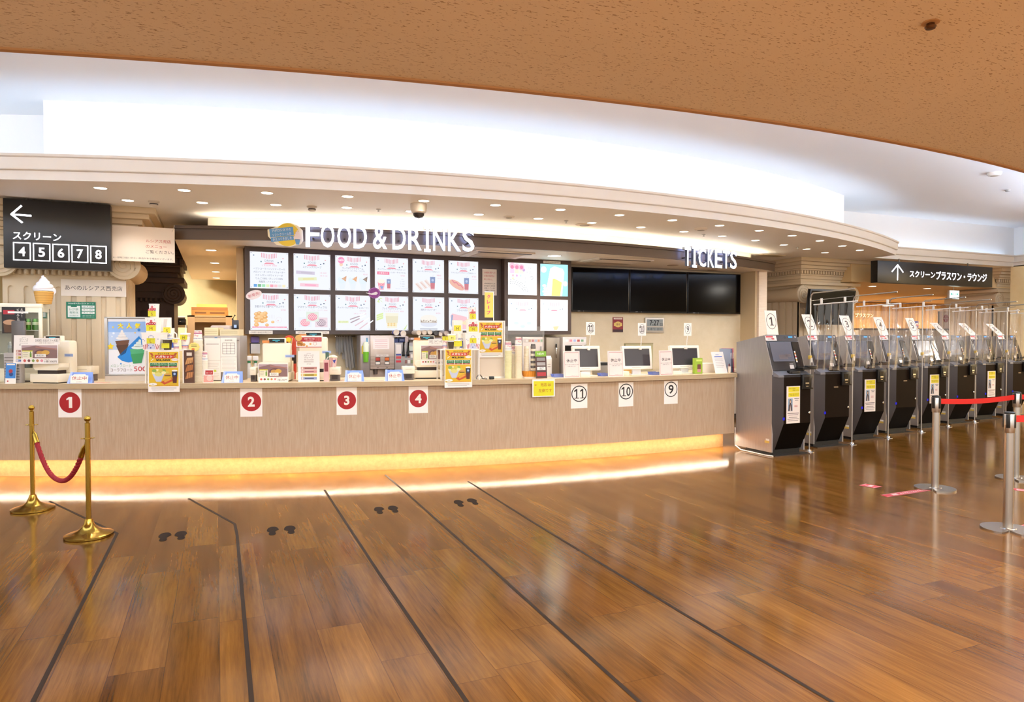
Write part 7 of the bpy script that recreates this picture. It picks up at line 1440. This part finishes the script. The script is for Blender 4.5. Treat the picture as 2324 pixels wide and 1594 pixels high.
# brass stanchions with rope
brass = M('#a8863a', .2, 1.0); brassd = M('#b9963f', .26, 1.0)
def stanchion(base, label):
    t = thing('brass_stanchion', label, 'stanchion', base, 0, 'brass stanchions with a rope')
    b = MB(); b.lathe([(.165, 0), (.168, .004), (.168, .018), (.15, .026), (.11, .036), (.075, .05), (.05, .072), (.035, .1), (.026, .135)], brass, 40); b.build('base', t)
    b = MB(); b.lathe([(.0185, .12), (.0185, .878), (.01, .884), (.01, .89)], brass, 24); b.build('post', t)
    b = MB(); b.lathe([(0, .936)] + [(.024*math.sin(a), .912 + .024*math.cos(a)) for a in [math.pi*i/12 for i in range(1, 12)]] + [(0, .888)], brassd, 20); b.build('finial', t)
    b = MB(); b.lathe([(.02, .752), (.0225, .754), (.0225, .762), (.02, .764)], brassd, 20); b.tube([(.04*math.cos(a), .0, .758 + .0*a) if False else (.022 + .012 + .012*math.cos(a), .012*math.sin(a), .76) for a in [2*math.pi*i/12 for i in range(13)]], .003, brassd, 6); b.tube([(-.022 - .012 + .012*math.cos(a), .012*math.sin(a), .76) for a in [2*math.pi*i/12 for i in range(13)]], .003, brassd, 6); b.build('hook_ring', t); return t
g1, g2_ = atz(75, 1157), atz(202, 1217)
stanchion(g1, 'gold stanchion with ball top standing farther back, left end of the red rope'); stanchion(g2_, 'gold stanchion with ball top standing nearer, right end of the red rope')
d = (g2_ - g1).normalized(); a_, c_ = g1 + d*.03 + Vector((0, 0, .735)), g2_ - d*.03 + Vector((0, 0, .735))
def rp(f):
    u = 2*f - 1; return a_.lerp(c_, f) + Vector((0, 0, -.385*(1 - abs(u)**2.2)))
loc = rp(.5); t = thing('barrier_rope', 'red twisted rope hanging in a curve between the two gold stanchions', 'rope', loc)
b = MB(); PP = [rp(.06 + .88*i/120) - loc for i in range(121)]; side = Vector((-d.y, d.x, 0))
for s in range(3):
    Q = []
    for i, p in enumerate(PP):
        tan = (PP[min(i+1, 120)] - PP[max(i-1, 0)]).normalized(); up = tan.cross(side); a = i*.62 + s*2*math.pi/3
        Q.append(p + (side*math.cos(a) + up*math.sin(a))*.009)
    b.tube(Q, .0115, M('#8e0f1a', .75), 8)
b.build('cord', t)
for f0, f1, sg in ((0.0, .085, 1), (1.0, .915, -1)):
    b = MB(); p0, p1 = rp(f0 + .02*sg) - loc, rp(f1) - loc; b.tube([p0, p0.lerp(p1, .25), p1], [.008, .019, .022], brassd, 16); b.tube([rp(f0) - loc + Vector((0, 0, .03)), p0], .005, brassd, 8); b.build('end_cap', t)

# ------------------------------------------------------------------ marks on the floor
TAPE = M('#32271f', .6, 0, .2)
def tape(pts, label, w=.021):
    P = [atz(*p) for p in pts]; o = P[0].copy(); b = MB()
    for i, (p, q) in enumerate(zip(P, P[1:])):
        d = (q - p).normalized(); m = Vector((-d.y, d.x, 0))*w/2; e = d*w*.35 if i else Vector()
        b.add([tuple(v - o + Vector((0, 0, .0012 + .0002*i))) for v in (p - e - m, q - m, q + m, p - e + m)], [(0, 1, 2, 3)], TAPE)
    b.build('floor_tape', label=label, cat='floor tape', group='dark queue lines taped to the floor', loc=o)
tape([(112, 1138), (266, 1211), (70, 1604)], 'dark floor tape with a bend beside the nearer gold stanchion')
tape([(428, 1132), (533, 1190), (538, 1215), (572, 1604)], 'dark floor tape bending between the two left footprint pairs')
tape([(736, 1112), (861, 1303), (1066, 1604)], 'dark floor tape right of the second footprint pair from the left')
tape([(874, 1078), (916, 1114), (1100, 1277), (1462, 1604)], 'dark floor tape running between the two right footprint pairs')
tape([(1062, 1093), (1200, 1180), (1545, 1390), (1905, 1604)], 'rightmost dark floor tape, right of every footprint')
def foot(p, mir, rot, label):
    P = []
    for i in range(28):
        a = 2*math.pi*i/28; c, s = math.cos(a), math.sin(a)
        y = .125*s; k = .046 if y > .0 else .034; pin = 1 - .38*math.exp(-((y + .035)/.03)**2)
        P.append((mir*(.006*(y > 0)) + k*pin*(abs(c)**.75)*(1 if c > 0 else -1), y))
    b = MB(); b.prism(P, .0005, .0016, M('#241913', .7, 0, .15), 'z'); b.build('footprint_sticker', label=label, cat='footprint', group='footprint stickers on the floor', loc=p, rz=rot)
FP = [((371.6, 1219.4), (412, 1215.6), 'leftmost pair near the gold stanchions', .1), ((617.6, 1206), (660, 1203), 'second pair, between two floor tapes', .05), ((860, 1159), (894.5, 1156), 'third pair, below counter numeral 3', .0), ((1041.7, 1143), (1074.6, 1139), 'rightmost pair, right of counter numeral 4', -.02)]
for p, q, s, r in FP: foot(atz(*p), 1, r - .1, 'dark left footprint sticker of the ' + s); foot(atz(*q), -1, r - .1, 'dark right footprint sticker of the ' + s)
def sticker(quad, label, paint, txt=None):
    P = [atz(*q) for q in quad]; o = (P[0] + P[2])/2; L = [p - o for p in P]
    b = MB(); b.add([(p.x, p.y, .0012) for p in L], [(0, 1, 2, 3)], M('#c43a44', .5))
    bl = lambda u, v: (L[0]*(1-u)*(1-v) + L[1]*u*(1-v) + L[2]*u*v + L[3]*(1-u)*v)
    wm = M('#ecd2d0', .6)
    def q4(u0, u1, v0, v1, z=.0016, m=wm): b.add([(bl(u, v).x, bl(u, v).y, z) for u, v in ((u0, v0), (u1, v0), (u1, v1), (u0, v1))], [(0, 1, 2, 3)], m)
    paint(q4); b.build('floor_sticker', label=label, cat='sticker', group='red stickers on the floor', loc=o)
def pa(q): 
    q(.03, .97, .06, .1); q(.03, .97, .9, .94); q(.35, .8, .4, .62); q(.25, .35, .3, .72); q(.2, .28, .42, .6)
def pb_(q):
    q(.02, .98, .08, .12); q(.02, .98, .88, .92); q(.18, .3, .25, .75)
    for k in range(12): q(.36 + k*.048, .39 + k*.048, .4, .62)
sticker([(1949, 1102), (1964, 1098.5), (2003, 1105), (1984, 1108.5)], 'small red floor sticker with white arrow left of the barrier post', pa)
sticker([(1998, 1124), (2100, 1109), (2113, 1114), (2014, 1129)], 'long red distance strip sticker touching the barrier post base', pb_)
sticker([(2297, 1108), (2330, 1112), (2332, 1117), (2304, 1114)], 'red floor sticker behind the nearest barrier post at the right edge', pa)
sticker([(2306, 1195), (2340, 1188), (2345, 1200), (2322, 1203)], 'red floor sticker beside the nearest barrier post base', pa)

# ------------------------------------------------------------------ things around the passage
yT = 10.3; q0 = aty(1831, 656, yT); q1 = aty(1933, 738, yT); w, h = q1.x - q0.x, q0.z - q1.z
t = thing('television', 'switched-off black television mounted on the right scrolled column', 'television', ((q0.x+q1.x)/2, yT, q1.z)); b = MB(); b.T = Matrix.Rotation(math.radians(8), 4, 'X')
b.box(-w/2, w/2, 0, .07, 0, h, BLACK, .006); b.build('housing', t); b = MB(); b.T = Matrix.Rotation(math.radians(8), 4, 'X'); b.box(-w/2 + .03, w/2 - .03, -.003, .003, .03, h - .03, M('#0a0808', .3, 0, .12)); b.build('screen', t)
b = MB(); b.box(-.1, .1, .05, .42, h*.3, h*.5, BLACK); b.build('wall_bracket', t)
q = atx(1716, 720, 9.9); b = MB(); p0 = aty(1713.5, 703, 10.3); p1 = aty(1722, 763, 10.3); b.box(-.02, .08, 0, .04, 0, 1.2, BLACK, .004); b.build('standing_display', label='narrow black panel edge beside the counter end post', cat='display', loc=(p0.x + .02, 10.3, p0.z - 1.2))
b = MB(); b.box(9.8, 29, 16.2, 16.215, 0, ZH, GLASS('lounge_glass', '#f4efe6', .02, .02)); b.build('window_1', kind='structure')
# curtains, glass panel and low wall of the lounge
b = MB(); A = []
yk = 16.4; xa_, xb_ = aty(1925, 700, yk).x, aty(2135, 700, yk).x; n = 260
for i in range(n+1): f = i/n; A.append((xa_ + (xb_-xa_)*f, yk + .05*math.sin(f*95) + .02*math.sin(f*231)))
dr = NG('gold_drapes', .6); dr.col(dr.ramp(dr.noise(dr.map((9, 9, .3)), 2), [(.35, '#c79a3c'), (.65, '#dfb95a')])); dr.mat
o = Vector(((xa_+xb_)/2, yk, 0)); b.strip([(x - o.x, y - o.y, .02) for x, y in A], [(x - o.x, y - o.y, ZH - .03) for x, y in A], dr.mat)
b.build('lounge_curtain', label='golden pleated curtain across the back of the lounge passage', cat='curtain', loc=o, auto=180)
ye_ = 13.2
x0, x1 = aty(2075, 760, ye_).x, 24; zt = aty(2100, 746, ye_).z
b = MB(); b.box(x0 - 2.2, x1, ye_, ye_ + .12, 0, zt - .05, M('#cdbca4', .6)); b.box(x0 - 2.2, x1, ye_ - .03, ye_ + .15, zt - .05, zt, M('#5d4a3a', .4)); b.build('wall_lounge_parapet', kind='structure')
yg = 13.26
x0, x1 = aty(2131, 700, yg).x, aty(2234, 700, yg).x; z1 = aty(2150, 707, yg).z
t = thing('glass_screen', 'pinkish glass screen with red round emblem standing on the lounge parapet', 'glass screen', ((x0+x1)/2, yg, zt - .002)); w = x1-x0; hh = max(z1-zt, .4)
b = MB(); b.box(-w/2, w/2, 0, .02, 0, hh, M('#d9b59c', .25)); b.build('pane', t)
b = MB(); b.box(w/2 - .03, w/2, -.02, .04, 0, hh, M('#4a4250', .4)); b.box(-w/2, -w/2 + .02, -.01, .03, 0, hh, M('#8a7a70', .4)); b.build('post', t)
b = MB(); cx = aty(2147, 723, yg).x - (x0+x1)/2; cz_ = aty(2147, 723, yg).z - zt; r = .115; em_ = M('#a8262c', .5); b.disc(cx, cz_, r, em_, 1); b.line([(cx - r, cz_), (cx + r, cz_)], .01, M('#e7c9b6', .5), 2); b.line([(cx, cz_ - r*.9), (cx - r*.6, cz_), (cx, cz_ + r*.9)], .01, M('#e7c9b6', .5), 2); b.line([(cx, cz_ - r), (cx, cz_ + r)], .008, M('#e7c9b6', .5), 2)
b.text('スクリーン', aty(2165, 744, yg).x - (x0+x1)/2, max(.05, aty(2165, 740, yg).z - zt), .085, em_, 1, w=.45); b.build('emblem_print', t)
yd = 16.2
x0, z1 = xz(2069, 729, yd); x1, z0 = xz(2083, 744, yd)
b = MB(); w, h = x1-x0, z1-z0; b.box(-w/2, w/2, 0, .02, 0, h, M('#2d2f74', .5)); wm = M('#e6d9c4', .5)
for k in range(2): b.line([(-w*.45, h*(.55 - k*.2)), (-w*.2, h*(.68 - k*.2)), (.02, h*(.5 - k*.2)), (w*.25, h*(.64 - k*.2)), (w*.45, h*(.55 - k*.2))], .03, wm if k == 0 else M('#b8432f', .5), 1)
b.build('logo_plate', label='small blue plate with a zigzag emblem before the lounge curtain', cat='sign', loc=((x0+x1)/2, 16.178, z0))
x0, z1 = xz(1940, 711, 16.2); x1, z0 = xz(1981, 721, 16.2); b = MB(); w = x1-x0
P, E = b.text('プラスワン', 0, 0, z1-z0, M('#f0e2c0', .5), 1, -.02, w=w, bold=.025, thick=1); Q = [(x, 0, z) for x, y, z in P]; k = len(P); b.add(P + Q, [(e[0], e[1], e[1]+k, e[0]+k) for e in E], M('#b99a5e', .5))
b.build('lounge_letters', label='cream raised katakana letters before the golden lounge curtain', cat='sign', loc=((x0+x1)/2, 16.2, (z0+z1)/2))
# exit guide light
ye2 = 10.6; x0, z1 = xz(2155, 659, ye2); x1, z0 = xz(2177, 679.5, ye2); w, h = x1-x0, z1-z0
t = thing('exit_guide_light', 'lit white exit guide box with green arrows under the passage ceiling', 'exit sign', ((x0+x1)/2, ye2, z0))
b = MB(); b.box(-w/2, w/2, 0, .05, 0, h, M('#d9d4ce', .4), .004); b.box(-w/2, w/2, 0, .04, h + .06, ZH - z0, M('#d9d4ce', .4)) if ZH - z0 > h + .08 else None; b.tube([(0, .025, h), (0, .025, ZH - z0)], .012, M('#d9d4ce', .4)); b.build('housing', t)
b = MB(); b.rect(0, h/2, w*.96, h*.96, EM('#eafaf6', 2.0), 1); ga = EM('#1f9a83', 1.0)
for s in (-1, 1): b.line([(s*w*.08, h*.58), (s*w*.36, h*.58)], .016, ga, 2); b.line([(s*w*.24, h*.7), (s*w*.38, h*.58), (s*w*.24, h*.46)], .016, ga, 2)
b.rect(0, h*.18, w*.2, h*.06, EM('#8cc8c0', 1.2), 2); b.build('light_face', t)

# white cable on the floor behind the first ticket machine
q = KP[0]; b = MB(); b.tube([(-KW/2 - .05, .62, .3), (-KW/2 - .06, .6, .06), (-KW/2 - .055, .5, .012), (-KW/2 - .04, .3, .008), (-KW/2 - .05, .05, .008), (-KW/2 - .02, -.05, .008)], .008, M('#e6ddcf', .5), 8)
b.build('power_cable', label='white cable on the floor beside the ticket machine nearest the counter', cat='cable', loc=(q.x, q.y, 0))
